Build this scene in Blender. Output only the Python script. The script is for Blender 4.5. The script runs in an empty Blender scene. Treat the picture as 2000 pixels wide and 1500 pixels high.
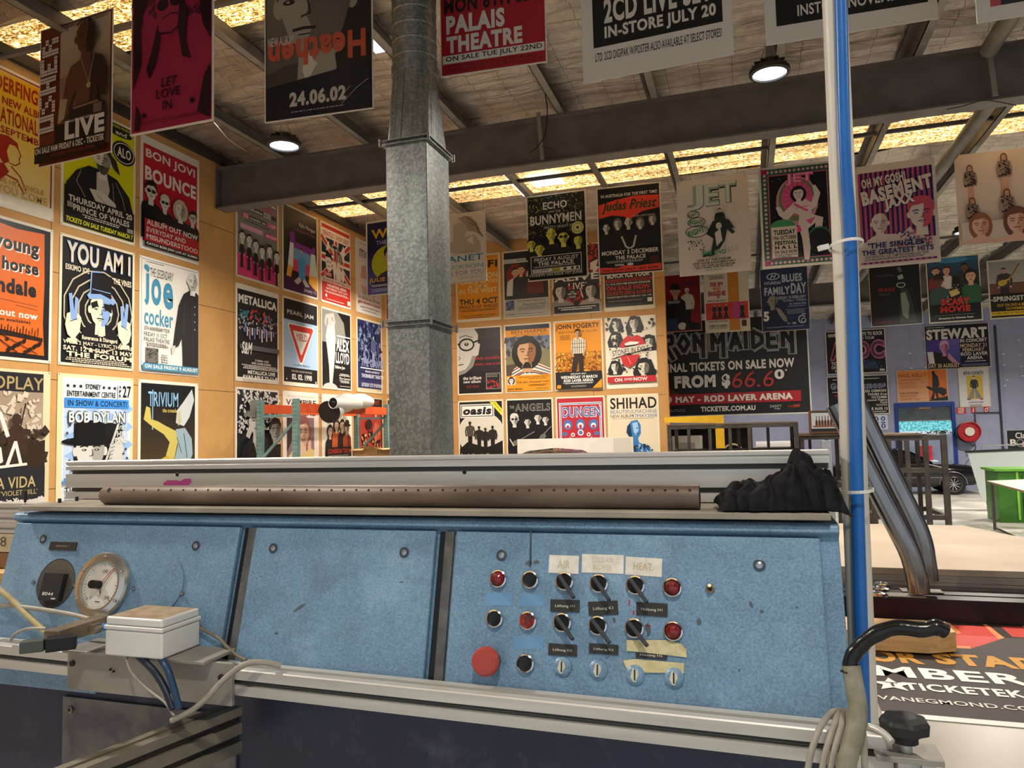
import bpy, bmesh, math, random
from mathutils import Vector, Matrix
from mathutils.geometry import tessellate_polygon
random.seed(7)
S = bpy.context.scene
C = S.collection
PI = math.pi

# ------------------------------------------------------------------ camera
FPX, PITCH, ROLL, YAW, EYE = 1435.03, 0.06655146, -0.02403658, -0.30928352, 2.0
cp, sp, cy_, sy_ = math.cos(PITCH), math.sin(PITCH), math.cos(YAW), math.sin(YAW)
FW = Vector((sy_*cp, cy_*cp, sp)); _r = Vector((cy_, -sy_, 0)); _u = _r.cross(FW)
RT = math.cos(ROLL)*_r + math.sin(ROLL)*_u
UP = -math.sin(ROLL)*_r + math.cos(ROLL)*_u
cam = bpy.data.cameras.new('camera'); cam.sensor_width = 36; cam.lens = FPX/2000*36
cam.clip_start = 0.02; cam.clip_end = 300
co = bpy.data.objects.new('camera', cam); C.objects.link(co)
co.matrix_world = Matrix(((RT.x, UP.x, -FW.x, 0), (RT.y, UP.y, -FW.y, 0), (RT.z, UP.z, -FW.z, EYE), (0, 0, 0, 1)))
S.camera = co

def ray(px, py): return RT*((px-1000)/FPX) + UP*(-(py-750)/FPX) + FW
def aty(px, py, y):
    r = ray(px, py); return r*(y/r.y) + Vector((0, 0, EYE))
def atx(px, py, x):
    r = ray(px, py); return r*(x/r.x) + Vector((0, 0, EYE))
def atz(px, py, z):
    r = ray(px, py); return r*((z-EYE)/r.z) + Vector((0, 0, EYE))

# ------------------------------------------------------------------ world, exposure
W = bpy.data.worlds.new('world'); S.world = W; W.use_nodes = True
bg = W.node_tree.nodes['Background']; bg.inputs[0].default_value = (0.80, 0.90, 1.0, 1); bg.inputs[1].default_value = WORLD_STRENGTH = 0.8
S.view_settings.view_transform = 'Standard'; S.view_settings.look = 'None'
S.view_settings.exposure = 0.0; S.view_settings.gamma = 1.0; S.view_settings.use_curve_mapping = False
try:
    S.cycles.use_denoising = True; S.cycles.max_bounces = 6; S.cycles.diffuse_bounces = 3; S.cycles.glossy_bounces = 3
    S.cycles.caustics_reflective = False; S.cycles.caustics_refractive = False
    S.cycles.sample_clamp_indirect = 3.0
except Exception: pass
LAMP_W = 160.0
sun = bpy.data.lights.new('sun', 'SUN'); sun.energy = 3.2; sun.angle = .01; sun.color = (1, .97, .92)
so_ = bpy.data.objects.new('sun', sun); C.objects.link(so_); so_.location = (0, -20, 40); so_.rotation_euler = (math.radians(32), 0, math.radians(12))   # high sun over the yard, shut out by the roof

# ------------------------------------------------------------------ materials
def lin(c):
    c /= 255.0
    return c/12.92 if c <= 0.04045 else ((c+0.055)/1.055)**2.4
def rgb(h):
    if len(h) == 3: h = ''.join(x+x for x in h)
    return tuple(lin(int(h[i:i+2], 16)) for i in (0, 2, 4)) + (1.0,)
_mats = {}
def base(name):
    m = bpy.data.materials.new(name); m.use_nodes = True
    nt = m.node_tree; return m, nt, nt.nodes['Principled BSDF']
def ink(h, rough=0.42, metal=0.0, spec=0.35):
    k = (h, rough, metal)
    if k not in _mats:
        m, nt, b = base('paint_'+h)
        b.inputs['Base Color'].default_value = rgb(h); b.inputs['Roughness'].default_value = rough
        b.inputs['Metallic'].default_value = metal; b.inputs['Specular IOR Level'].default_value = spec
        _mats[k] = m
    return _mats[k]
def tex(nt, kind, scale, detail=3, vec=None, **kw):
    n = nt.nodes.new(kind)
    if 'Scale' in n.inputs: n.inputs['Scale'].default_value = scale
    if 'Detail' in n.inputs: n.inputs['Detail'].default_value = detail
    for k, v in kw.items(): n.inputs[k].default_value = v
    if vec: nt.links.new(vec, n.inputs['Vector'])
    return n
def objco(nt, sc=(1, 1, 1), kind='Object'):
    t = nt.nodes.new('ShaderNodeTexCoord'); mp = nt.nodes.new('ShaderNodeMapping')
    mp.inputs['Scale'].default_value = sc; nt.links.new(t.outputs[kind], mp.inputs[0]); return mp.outputs[0]
def ramp(nt, src, stops):
    r = nt.nodes.new('ShaderNodeValToRGB'); nt.links.new(src, r.inputs[0]); e = r.color_ramp.elements
    while len(e) < len(stops): e.new(0.5)
    for x, (p, c) in zip(e, stops): x.position = p; x.color = rgb(c) if isinstance(c, str) else c
    return r.outputs[0]
def bump(nt, b, src, strength, dist):
    n = nt.nodes.new('ShaderNodeBump'); n.inputs['Strength'].default_value = strength; n.inputs['Distance'].default_value = dist
    nt.links.new(src, n.inputs['Height']); nt.links.new(n.outputs[0], b.inputs['Normal'])
def noisy(name, stops, scale=8, detail=5, rough=0.5, metal=0.0, sc=(1, 1, 1), bs=0, bd=0.002, bscale=None, kind='ShaderNodeTexNoise', spec=0.4, rvar=None):
    if name in _mats: return _mats[name]
    m, nt, b = base(name); v = objco(nt, sc)
    t = tex(nt, kind, scale, detail, v)
    nt.links.new(ramp(nt, t.outputs[0], stops), b.inputs['Base Color'])
    b.inputs['Roughness'].default_value = rough; b.inputs['Metallic'].default_value = metal; b.inputs['Specular IOR Level'].default_value = spec
    if rvar: nt.links.new(ramp(nt, t.outputs[0], [(0.3, (rvar[0],)*3+(1,)), (0.7, (rvar[1],)*3+(1,))]), b.inputs['Roughness'])
    if bs:
        t2 = tex(nt, 'ShaderNodeTexNoise', bscale or scale*4, 2, v); bump(nt, b, t2.outputs[0], bs, bd)
    _mats[name] = m; return m
def glow(name, h, strength):
    if name in _mats: return _mats[name]
    m, nt, b = base(name); b.inputs['Base Color'].default_value = rgb(h)
    b.inputs['Emission Color'].default_value = rgb(h); b.inputs['Emission Strength'].default_value = strength
    _mats[name] = m; return m

# ------------------------------------------------------------------ mesh builder
class MB:
    def __init__(s): s.v = []; s.f = []; s.m = []; s.sm = []; s.mats = []; s.X = None
    def mi(s, mat):
        if mat not in s.mats: s.mats.append(mat)
        return s.mats.index(mat)
    def add(s, vs, fs, mat, smooth=False):
        o = len(s.v); i = s.mi(mat)
        if s.X is not None: vs = [s.X @ Vector(p) for p in vs]
        s.v += [tuple(p) for p in vs]
        for f in fs: s.f.append([o+k for k in f]); s.m.append(i); s.sm.append(smooth)
        return s
    def box(s, x0, y0, z0, x1, y1, z1, mat):
        return s.add([(x0,y0,z0),(x1,y0,z0),(x1,y1,z0),(x0,y1,z0),(x0,y0,z1),(x1,y0,z1),(x1,y1,z1),(x0,y1,z1)],
              [(0,3,2,1),(4,5,6,7),(0,1,5,4),(1,2,6,5),(2,3,7,6),(3,0,4,7)], mat)
    def bar(s, a, b, w, d, mat, up=(0, 0, 1)):
        a = Vector(a); b = Vector(b); t = (b-a).normalized(); up = Vector(up)
        if abs(t.dot(up)) > 0.98: up = Vector((0, 1, 0))
        n = t.cross(up).normalized(); q = n.cross(t)
        vs = [p+n*i*w/2+q*j*d/2 for p in (a, b) for i, j in ((-1,-1),(1,-1),(1,1),(-1,1))]
        return s.add(vs, [(0,1,2,3),(7,6,5,4),(0,4,5,1),(1,5,6,2),(2,6,7,3),(3,7,4,0)], mat)
    def prism(s, pts, vec, mat, smooth=False):      # closed 3d outline extruded along vec
        n = len(pts); vec = Vector(vec); A = [Vector(p) for p in pts]; B = [p+vec for p in A]
        s.add(A+B, [(i, (i+1) % n, n+(i+1) % n, n+i) for i in range(n)], mat, smooth)
        tr = tessellate_polygon([A])
        s.add(A, [tuple(t) for t in tr], mat); s.add(B, [tuple(reversed(t)) for t in tr], mat); return s
    def tube(s, pts, r, mat, n=10, caps=True, smooth=True):
        P = [Vector(p) for p in pts]; R = r if isinstance(r, (list, tuple)) else [r]*len(P)
        prev = None; rings = []
        for i, p in enumerate(P):
            t = (P[min(i+1, len(P)-1)]-P[max(i-1, 0)]).normalized()
            if prev is None:
                a = Vector((0, 0, 1)) if abs(t.z) < 0.9 else Vector((1, 0, 0)); u = t.cross(a).normalized()
            else: u = (prev - t*prev.dot(t)).normalized()
            prev = u; w = t.cross(u)
            rings.append([p+(u*math.cos(2*PI*k/n)+w*math.sin(2*PI*k/n))*R[i] for k in range(n)])
        vs = [q for g in rings for q in g]
        s.add(vs, [(i*n+k, i*n+(k+1) % n, (i+1)*n+(k+1) % n, (i+1)*n+k) for i in range(len(P)-1) for k in range(n)], mat, smooth)
        if caps:
            s.add(rings[0], [tuple(range(n-1, -1, -1))], mat); s.add(rings[-1], [tuple(range(n))], mat)
        return s
    def lathe(s, prof, c, ax, mat, n=24, smooth=True):   # prof: list of (radius, along axis)
        ax = Vector(ax).normalized(); a = Vector((0, 0, 1)) if abs(ax.z) < 0.9 else Vector((1, 0, 0))
        u = ax.cross(a).normalized(); w = ax.cross(u); c = Vector(c)
        for (r0, h0), (r1, h1) in zip(prof, prof[1:]):
            ring = lambda r, h: [c+ax*h+(u*math.cos(2*PI*k/n)+w*math.sin(2*PI*k/n))*max(r, 1e-5) for k in range(n)]
            s.add(ring(r0, h0)+ring(r1, h1), [(k, (k+1) % n, n+(k+1) % n, n+k) for k in range(n)], mat, smooth)
        return s
    def disc(s, c, ax, r, mat, n=24, h=0.0):
        return s.lathe([(0, h), (r, h)], c, ax, mat, n, False)
    def cyl(s, a, b, r, mat, n=20): return s.tube([a, b], r, mat, n)
    def build(s, name, parent=None, loc=None, bevel=0, seg=2, fix=True):
        me = bpy.data.meshes.new(name)
        L = Vector(loc) if loc else Vector((0, 0, 0))
        par = Vector(parent.location) if parent and not loc else L
        if parent and parent.parent: par = Vector(parent.matrix_world.translation) if False else wloc(parent)
        elif parent: par = wloc(parent)
        me.from_pydata([tuple(Vector(p)-par) for p in s.v], [], s.f)
        for m in s.mats: me.materials.append(m)
        me.polygons.foreach_set('material_index', s.m); me.polygons.foreach_set('use_smooth', s.sm)
        if fix:
            bm = bmesh.new(); bm.from_mesh(me)
            if bevel: bmesh.ops.remove_doubles(bm, verts=bm.verts, dist=1e-5)
            bmesh.ops.recalc_face_normals(bm, faces=bm.faces); bm.to_mesh(me); bm.free()
        me.update()
        o = bpy.data.objects.new(name, me); C.objects.link(o)
        if parent: o.parent = parent
        else: o.location = L
        if bevel:
            b = o.modifiers.new('bevel', 'BEVEL'); b.width = bevel; b.segments = seg; b.limit_method = 'ANGLE'; b.angle_limit = 0.7
            for p in me.polygons: p.use_smooth = True
            b.harden_normals = True
        return o
def wloc(o):
    p = Vector(o.location)
    while o.parent: o = o.parent; p += Vector(o.location)
    return p
def tag(o, label, cat, group=None):
    o['label'] = label; o['category'] = cat
    if group: o['group'] = group
    return o
def thing(name, loc, label, cat, group=None):
    o = bpy.data.objects.new(name, None); C.objects.link(o); o.location = loc; o.empty_display_size = 0.1
    return tag(o, label, cat, group)
def struct(o): o['kind'] = 'structure'; return o
def obj1(mb, name, loc, label, cat, group=None, bevel=0, seg=2):     # a thing that is one mesh
    return tag(mb.build(name, None, loc, bevel, seg), label, cat, group)
def spline(pts, n=8):        # smooth path through points
    P = [Vector(p) for p in pts]; P = [P[0]*2-P[1]]+P+[P[-1]*2-P[-2]]; out = []
    for i in range(1, len(P)-2):
        for k in range(n):
            t = k/n; a, b, c, d = P[i-1], P[i], P[i+1], P[i+2]
            out.append(0.5*((2*b)+(c-a)*t+(2*a-5*b+4*c-d)*t*t+(3*b-a-3*c+d)*t**3))
    return out+[P[-2]]

# ------------------------------------------------------------------ lamps of the hall, seen ones and added ones (each with its own light)
black_m = ink('1b1b1c', 0.5)
chain_m = ink('8a8a86', 0.4, 0.8)
def highbay(x, y, z, label, w=LAMP_W):
    t = thing('high_bay_lamp', (x, y, z), label, 'lamp', 'high bay lamps under the roof')
    MB().lathe([(0, .09), (.07, .09), (.075, .05), (.135, .03), (.15, .015), (.15, -.012), (.125, -.02), (.125, 0)], (x, y, z), (0, 0, 1), black_m, 28).build('housing', t)
    MB().lathe([(0, -.006), (.06, -.009), (.124, -.004)], (x, y, z), (0, 0, 1), glow('led_face', 'f4f6ff', 7), 28).build('lens', t)
    f = MB()
    for k in range(12):
        a = 2*PI*k/12; f.bar((x+.06*math.cos(a), y+.06*math.sin(a), z+.06), (x+.12*math.cos(a), y+.12*math.sin(a), z+.045), .006, .05, black_m)
    f.build('heat_sink', t)
    c = MB()
    for sx in (-.09, .09): c.tube([(x+sx, y, z+.03), (x, y, z+.26)], .004, chain_m, 6)
    c.tube([(x, y, z+.26), (x, y, 5.33)], .004, chain_m, 6)
    c.build('chain', t)
    l = bpy.data.lights.new('lamp_light', 'AREA'); l.shape = 'DISK'; l.size = .24; l.energy = w; l.color = (1, .93, .83); l.spread = 2.7
    lo = bpy.data.objects.new('lamp_light', l); C.objects.link(lo); lo.parent = t; lo.location = (0, 0, -.04)
    return t
highbay(-3.84, 5.5, 4.62, 'glowing round high bay lamp hanging left of the metal duct')
highbay(0.27, 5.8, 4.70, 'black round high bay lamp hanging below the black poster right of the duct')
highbay(1.18, 19.5, 4.60, 'small distant bright lamp beside the blue sports day poster', 130)
for x, y, w in ((-3.84, 1.2, 150), (0.3, -.8, 60), (4.3, 1.2, 60), (4.3, 5.8, 62), (-4.37, 9.6, 120), (-2.35, 9.85, 130), (3.0, 11.6, 250), (6.9, 20.0, 330), (8.5, 12.5, 200), (7.7, 15.2, 260), (0.4, 22.6, 60)):  # added lamps to brighten the hall
    highbay(x, y, 4.66, 'high bay lamp hanging under the roof outside the photo', w)
# ------------------------------------------------------------------ the hall
LX, BY, FY = -5.8, 12.06, 25.0
def boards(name, ax, wid, hgt, c1, c2, seam, z0=0.0):
    m, nt, b = base(name); t = nt.nodes.new('ShaderNodeTexCoord'); s = nt.nodes.new('ShaderNodeSeparateXYZ'); nt.links.new(t.outputs['Object'], s.inputs[0])
    c = nt.nodes.new('ShaderNodeCombineXYZ'); nt.links.new(s.outputs[ax], c.inputs[0])
    a = nt.nodes.new('ShaderNodeMath'); a.operation = 'SUBTRACT'; a.inputs[1].default_value = z0
    nt.links.new(s.outputs[2], a.inputs[0]); nt.links.new(a.outputs[0], c.inputs[1])
    br = nt.nodes.new('ShaderNodeTexBrick'); br.offset = 0; nt.links.new(c.outputs[0], br.inputs['Vector'])
    br.inputs['Scale'].default_value = 1; br.inputs['Brick Width'].default_value = wid; br.inputs['Row Height'].default_value = hgt
    br.inputs['Mortar Size'].default_value = .004; br.inputs['Mortar Smooth'].default_value = 0
    n = tex(nt, 'ShaderNodeTexNoise', 2.2, 6, t.outputs['Object'], Roughness=.65)
    nt.links.new(ramp(nt, n.outputs[0], [(.3, c1), (.7, c2)]), br.inputs['Color1']); nt.links.new(ramp(nt, n.outputs[0], [(.3, c1), (.7, c2)]), br.inputs['Color2'])
    br.inputs['Mortar'].default_value = rgb(seam); nt.links.new(br.outputs[0], b.inputs['Base Color'])
    b.inputs['Roughness'].default_value = .6; b.inputs['Specular IOR Level'].default_value = .25
    n2 = tex(nt, 'ShaderNodeTexNoise', 260, 2, t.outputs['Object']); bump(nt, b, n2.outputs[0], .12, .001)
    return m
ply_y = boards('tan_wallboard_side', 1, 2.43, .955, 'bd8d54', 'cf9f63', '6e4d2c', z0=.655)
ply_x = boards('tan_wallboard_back', 0, 2.43, .955, 'b58550', 'c5955c', '6e4d2c', z0=.655)
lav = boards('lavender_wall', 0, 2.4, 9, '9a9ebc', 'a8acc8', '7a7f9a')
conc = noisy('concrete_floor', [(.25, '8f8d86'), (.5, 'b7b4aa'), (.75, 'cfccc2')], 1.6, 8, .38, spec=.4, bs=.05, rvar=(.3, .5))
struct(MB().box(-7, -6, -.12, 14, 45, 0, conc).build('floor'))
struct(MB().box(LX-.12, -6, 0, LX, BY, 5.42, ply_y).build('wall_left'))
struct(MB().box(LX, BY, 0, -1.24, BY+.10, 5.42, ply_x).build('wall_back'))
struct(MB().box(-1.24, BY-.012, 0, -1.205, BY+.112, 5.40, ink('c08a4e', .6)).build('trim_1', bevel=.003))
struct(MB().box(LX-.12, BY+.1, 0, LX, FY, 5.42, lav).build('wall_side'))
struct(MB().box(13, -6, 0, 13.12, FY, 5.42, lav).build('wall_right'))
DX0, DX1, DZ = 4.27, 5.90, 2.50
fw = MB(); fw.box(LX, FY, 0, DX0, FY+.15, 5.42, lav); fw.box(DX1, FY, 0, 13, FY+.15, 5.42, lav); fw.box(DX0, FY, DZ, DX1, FY+.15, 5.42, lav)
struct(fw.build('wall_far'))
nail = ink('e8eaf2', .5); nb = MB()
for px, py in ((1777,690),(1780,719),(1805,662),(1807,689),(1808,718),(1960,691),(1992,694),(1962,713),(1990,664),(1995,715),(1997,734),(1967,742),(1963,753)):
    p = aty(px, py, FY-.004); nb.box(p.x-.035, p.y-.002, p.z-.018, p.x+.035, p.y+.003, p.z+.018, nail)
o = nb.build('trim_2'); o.name = 'trim_2'; struct(o)

# roof lining: sagging foil with the ridges of the sheeting, real relief
def foil_mat():
    m, nt, b = base('foil_lining'); v = objco(nt)
    n = tex(nt, 'ShaderNodeTexNoise', 3, 6, v, Roughness=.7)
    br = nt.nodes.new('ShaderNodeTexBrick'); br.offset = 0; nt.links.new(v, br.inputs['Vector'])
    br.inputs['Scale'].default_value = 1; br.inputs['Brick Width'].default_value = .3; br.inputs['Row Height'].default_value = .3
    br.inputs['Mortar Size'].default_value = .0025
    col = ramp(nt, n.outputs[0], [(.3, 'a4988c'), (.5, 'ccc0b4'), (.72, 'e8dfd4')])
    nt.links.new(col, br.inputs['Color1']); nt.links.new(col, br.inputs['Color2']); br.inputs['Mortar'].default_value = rgb('6a6058')
    nt.links.new(br.outputs[0], b.inputs['Base Color']); b.inputs['Metallic'].default_value = .7; b.inputs['Roughness'].default_value = .3
    v2 = objco(nt, (4, 18, 4)); n2 = tex(nt, 'ShaderNodeTexNoise', 2.2, 5, v2, Roughness=.6); bump(nt, b, n2.outputs[0], 1.0, .03)
    return m
from mathutils import noise as mn
STRIPS = [(4.22, 4.86), (8.92, 9.82), (19.3, 20.1), (-.6, .1)]
foil = foil_mat()
def roof_z(x, y):
    w = mn.noise((x*.9, y*1.1, 1.7)); f = abs(math.sin(PI*(y+.10*w+.05*mn.noise((x*2.4, y*2, 4)))/.17))**.5; return 5.40 - .062*f*max(.15, .75+.8*mn.noise((x*1.6, y*4, 9))) + .02*w + .022*mn.noise((x*4, y*12, 5))
def lining(y0, y1):
    b = MB(); nx = 110; ny = max(2, int((y1-y0)/.018)); X0, X1 = LX-.1, 13.0
    vs = [(X0+(X1-X0)*i/nx, y0+(y1-y0)*j/ny, roof_z(X0+(X1-X0)*i/nx, y0+(y1-y0)*j/ny)) for j in range(ny+1) for i in range(nx+1)]
    w = nx+1; b.add(vs, [(j*w+i, (j+1)*w+i, (j+1)*w+i+1, j*w+i+1) for j in range(ny) for i in range(nx)], foil, True); return b
cuts = sorted(STRIPS); y = -6.0; cl = MB()
for a, c in cuts+[(FY+.2, 0)]:
    q = lining(y, a); cl.add(q.v, q.f, foil, True); y = c
cl.box(LX-.1, -6, 5.5, 13, FY+.2, 5.56, ink('6a6660', .6))
struct(cl.build('ceiling', fix=False))
def sky_mat():
    m, nt, b = base('fibreglass_rooflight'); v = objco(nt, (14, 30, 1)); n = tex(nt, 'ShaderNodeTexNoise', 1.7, 4, v, Roughness=.65, Distortion=1.2)
    v2 = objco(nt, (.5, 5, 1)); n2 = tex(nt, 'ShaderNodeTexNoise', 1.3, 2, v2)
    c = ramp(nt, n.outputs[0], [(.38, '120a02'), (.46, '6a4614'), (.53, 'e4ae56'), (.63, 'fff4d0')])
    nt.links.new(c, b.inputs['Emission Color']); b.inputs['Base Color'].default_value = rgb('b89a60')
    mth = nt.nodes.new('ShaderNodeMapRange'); nt.links.new(n2.outputs[0], mth.inputs[0]); mth.inputs[1].default_value = .35; mth.inputs[2].default_value = .65
    mth.inputs[3].default_value = 1.3; mth.inputs[4].default_value = 3.6; nt.links.new(mth.outputs[0], b.inputs['Emission Strength'])
    b.inputs['Roughness'].default_value = .5; return m
skm = sky_mat()
for i, (a, c) in enumerate(STRIPS):
    b = MB(); nx, ny = 60, 8
    vs = [(LX+(13-LX)*k/nx, a+(c-a)*j/ny, 5.37+.012*math.sin(j*2.4)) for j in range(ny+1) for k in range(nx+1)]
    b.add(vs, [(j*(nx+1)+k, (j+1)*(nx+1)+k, (j+1)*(nx+1)+k+1, j*(nx+1)+k+1) for j in range(ny) for k in range(nx)], skm, True)
    struct(b.build('window_%d' % (i+1), fix=False))
clear = glow('clear_rooflight', 'e6eefc', 1.6)
k = 5
for x0, y0, x1, y1 in ((-2.95, 5.22, -2.80, 5.56), (-2.88, 8.35, -2.80, 8.85), (-2.88, 9.0, -2.80, 9.75), (-2.62, 9.0, -2.2, 9.45)):
    struct(MB().box(x0, y0, 5.325, x1, y1, 5.335, clear).build('window_%d' % k)); k += 1

steel = noisy('grey_painted_steel', [(.3, '57524f'), (.7, '6b6663')], 5, 5, .55, 0, bs=.05)
steel_l = noisy('light_grey_steel', [(.3, '7a7570'), (.7, '8f8a84')], 6, 5, .5, .2)
def ibeam(y, x0, x1, zt, zb, name):
    b = MB(); w = .19
    b.box(x0, y-w/2, zt-.016, x1, y+w/2, zt, steel); b.box(x0, y-w/2, zb, x1, y+w/2, zb+.016, steel); b.box(x0, y-.006, zb+.016, x1, y+.006, zt-.016, steel)
    b.box(x0, y-w/2, zb, x0+.012, y+w/2, zt, steel)
    return struct(b.build(name))
ibeam(7.05, LX+.01, 13, 5.17, 4.69, 'trim_3'); ibeam(17.05, LX+.01, 13, 5.06, 4.58, 'trim_4'); ibeam(-2.6, LX+.01, 13, 5.17, 4.69, 'trim_5')
n = 6
for x in (-4.93, -3.85, -2.72, -1.68, -.76, .36, 1.5, 2.62, 3.74, 4.86, 6.0, 7.1, 8.2, 9.3, 10.4, 11.5, 12.5):
    b = MB(); z0, z1 = 5.17, 5.33         # zed purlin
    b.box(x-.004, -6, z0, x+.004, FY, z1, steel); b.box(x-.004, -6, z0, x+.07, FY, z0+.006, steel_l); b.box(x-.07, -6, z1-.006, x+.004, FY, z1, steel)
    struct(b.build('trim_%d' % n)); n += 1
for y in (4.36, 8.86, 14.4):      # bridging bars between the purlins
    struct(MB().box(LX, y-.02, 5.21, 13, y+.02, 5.25, steel).build('trim_%d' % n)); n += 1
struct(MB().box(LX, -6, 5.235, LX+.06, BY, 5.33, ink('2c2723', .6)).build('trim_%d' % n)); n += 1
for px, y, up, dn in ((1052, 6.93, 177, 296), (1938, 6.93, 48, 205)):      # fly braces down to the bottom flange
    a = aty(px-5, up, y); c = aty(px+5, dn, y); c.z = 4.71
    struct(MB().bar((c.x-.02, y, 5.2), (c.x+.01, y, 4.71), .04, .012, steel_l).build('trim_%d' % n)); n += 1
# downpipe running along the roof
p = aty(1880, 60, 5.6)
dp = noisy('grey_pvc', [(.3, '6b6762'), (.7, '7d7973')], 6, 3, .45)
obj1(MB().tube([(2.05, 1.0, 5.1), (2.05, 6.9, 5.1)], .07, dp, 18), 'drain_pipe', (2.05, 4, 5.1), 'grey round drain pipe under the roof ending at the big steel beam', 'pipe')
obj1(MB().tube([(2.35, 7.2, 5.06), (2.35, 16.9, 5.06)], .07, dp, 18), 'drain_pipe', (2.35, 12, 5.06), 'grey round drain pipe continuing behind the big steel beam', 'pipe')

# ------------------------------------------------------------------ roller door and the yard outside
bluef = ink('1e3f8f', .4)
d = thing('door_1', (DX0, FY, 0), 'blue framed roller door half rolled up in the far wall', 'roller door'); d['kind'] = 'structure'
fr = MB(); fr.box(DX0, FY-.05, 0, DX0+.10, FY+.02, DZ+.12, bluef); fr.box(DX1-.10, FY-.05, 0, DX1, FY+.02, DZ+.12, bluef); fr.box(DX0+.10, FY-.05, DZ-.02, DX1-.10, FY+.02, DZ+.12, bluef)
fr.build('door_frame', d, bevel=.005)
sh = MB(); slat = noisy('roller_slats', [(.3, '8e97a0'), (.7, 'a9b2ba')], 4, 3, .4, .4); pts = []
for i in range(13):
    z = DZ-.02-i*.0325; sh.add([(DX0+.1, FY+.03, z), (DX1-.1, FY+.03, z), (DX1-.1, FY-.005, z-.012), (DX0+.1, FY-.005, z-.012), (DX0+.1, FY+.03, z-.0325), (DX1-.1, FY+.03, z-.0325)], [(0,1,2,3),(3,2,5,4)], slat)
sh.box(DX0+.1, FY+.01, 2.06, DX1-.1, FY+.05, 2.09, slat)
sh.build('curtain', d)
MB().box(4.93, FY-.03, 2.42, 5.26, FY+.01, 2.5, noisy('chipboard', [(.3, '8d6d4c'), (.7, 'a98a66')], 40, 3, .7)).build('roller_block', d, bevel=.004)
yard = noisy('yard_ground', [(.3, '9aa4b8'), (.7, 'b4bccc')], 1, 5, .8)
struct(MB().box(-30, FY+.3, -.1, 40, 70, .004, yard).build('ground'))
shade = glow('shade_cloth', '49c8c4', .0)
sc = noisy('turquoise_shade_cloth', [(.42, '4fb4b8'), (.5, '7fe0dc'), (.58, 'a4f4ee')], 14, 2, .7)
so = obj1(MB().box(3.6, 29.6, 1.72, 8.2, 29.7, 2.32, sc), 'shade_cloth', (5.9, 29.6, 1.72), 'turquoise mesh shade cloth seen through the roller door', 'shade cloth')
for x in (3.65, 8.15): MB().cyl((x, 29.65, .004), (x, 29.65, 2.4), .03, ink('8a8d92', .4, .6), 10).build('post', so)
w2 = noisy('yard_wall', [(.3, '6a6a74'), (.7, '8b8b94')], 2, 4, .8)
obj1(MB().box(3.2, 33.0, 0, 13, 33.2, 1.55, w2), 'boundary_wall', (8, 33, 0), 'low grey wall across the yard behind the roller door', 'wall')
bark = ink('5a4a3a', .8); leafm = noisy('grey_green_leaves', [(.3, '3c4434'), (.7, '6d7660')], 20, 3, .7)
tr = thing('tree', (8.0, 36, 0), 'grey green tree beyond the yard wall through the roller door', 'tree')
MB().tube([(8, 36, 0), (8.05, 36, 1.2), (7.95, 36, 2.3)], [.12, .1, .05], bark, 10).build('trunk', tr)
lf = MB()
for i in range(900):
    a, r, h = random.uniform(0, 2*PI), random.gauss(0, .42), random.uniform(1.2, 3.1); q = Vector((8+r*math.cos(a), 36+r*math.sin(a), h)); e = Vector((random.uniform(-1, 1), random.uniform(-1, 1), random.uniform(-1, 1)))*.1; g = Vector((random.uniform(-1, 1), random.uniform(-1, 1), random.uniform(-1, 1)))*.07
    lf.add([q, q+e, q+e+g, q+g], [(0, 1, 2, 3)], leafm)
lf.build('foliage', tr, fix=False)
rp = aty(1809, 886, 28.6)
ct = thing('red_drum', (rp.x, 28.6, 0), 'red drum standing in the yard outside the roller door', 'drum')
MB().lathe([(0, 0), (.2, 0), (.2, .3), (.21, .32), (.2, .34), (.2, .5), (.0, .5)], (rp.x, 28.6, .72), (0, 0, 1), ink('c22f36', .4), 24).build('shell', ct)
MB().box(rp.x-.3, 28.3, .004, rp.x+.3, 28.9, .72, ink('cfd2d6', .6)).build('plinth', ct, bevel=.01)
# ------------------------------------------------------------------ lettering and printed artwork
_tx = {}
def glyphs(s, bold=0.0, shear=0.0):
    k = (s, bold, shear)
    if k not in _tx:
        cu = bpy.data.curves.new('lettering', 'FONT'); cu.body = s; cu.resolution_u = 3; cu.offset = bold; cu.space_character = 1+2.4*bold; cu.shear = shear; cu.fill_mode = 'FRONT'
        ob = bpy.data.objects.new('lettering', cu); me = ob.to_mesh()
        vs = [(v.co.x, v.co.y) for v in me.vertices]; fs = [tuple(p.vertices) for p in me.polygons]
        ob.to_mesh_clear(); bpy.data.objects.remove(ob); bpy.data.curves.remove(cu)
        if vs:
            xa, xb = min(v[0] for v in vs), max(v[0] for v in vs); ya, yb = min(v[1] for v in vs), max(v[1] for v in vs)
            vs = [((x-xa)/max(xb-xa, 1e-6), (y-ya)/max(yb-ya, 1e-6)) for x, y in vs]
        _tx[k] = (vs, fs)
    return _tx[k]
def put_text(b, s, c, E1, E2, x0, x1, y0, y1, mat, bold=.015, shear=0.0):
    vs, fs = glyphs(s, bold, shear)
    b.add([c+E1*(x0+(x1-x0)*x)+E2*(y0+(y1-y0)*y) for x, y in vs], fs, mat)

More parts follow.
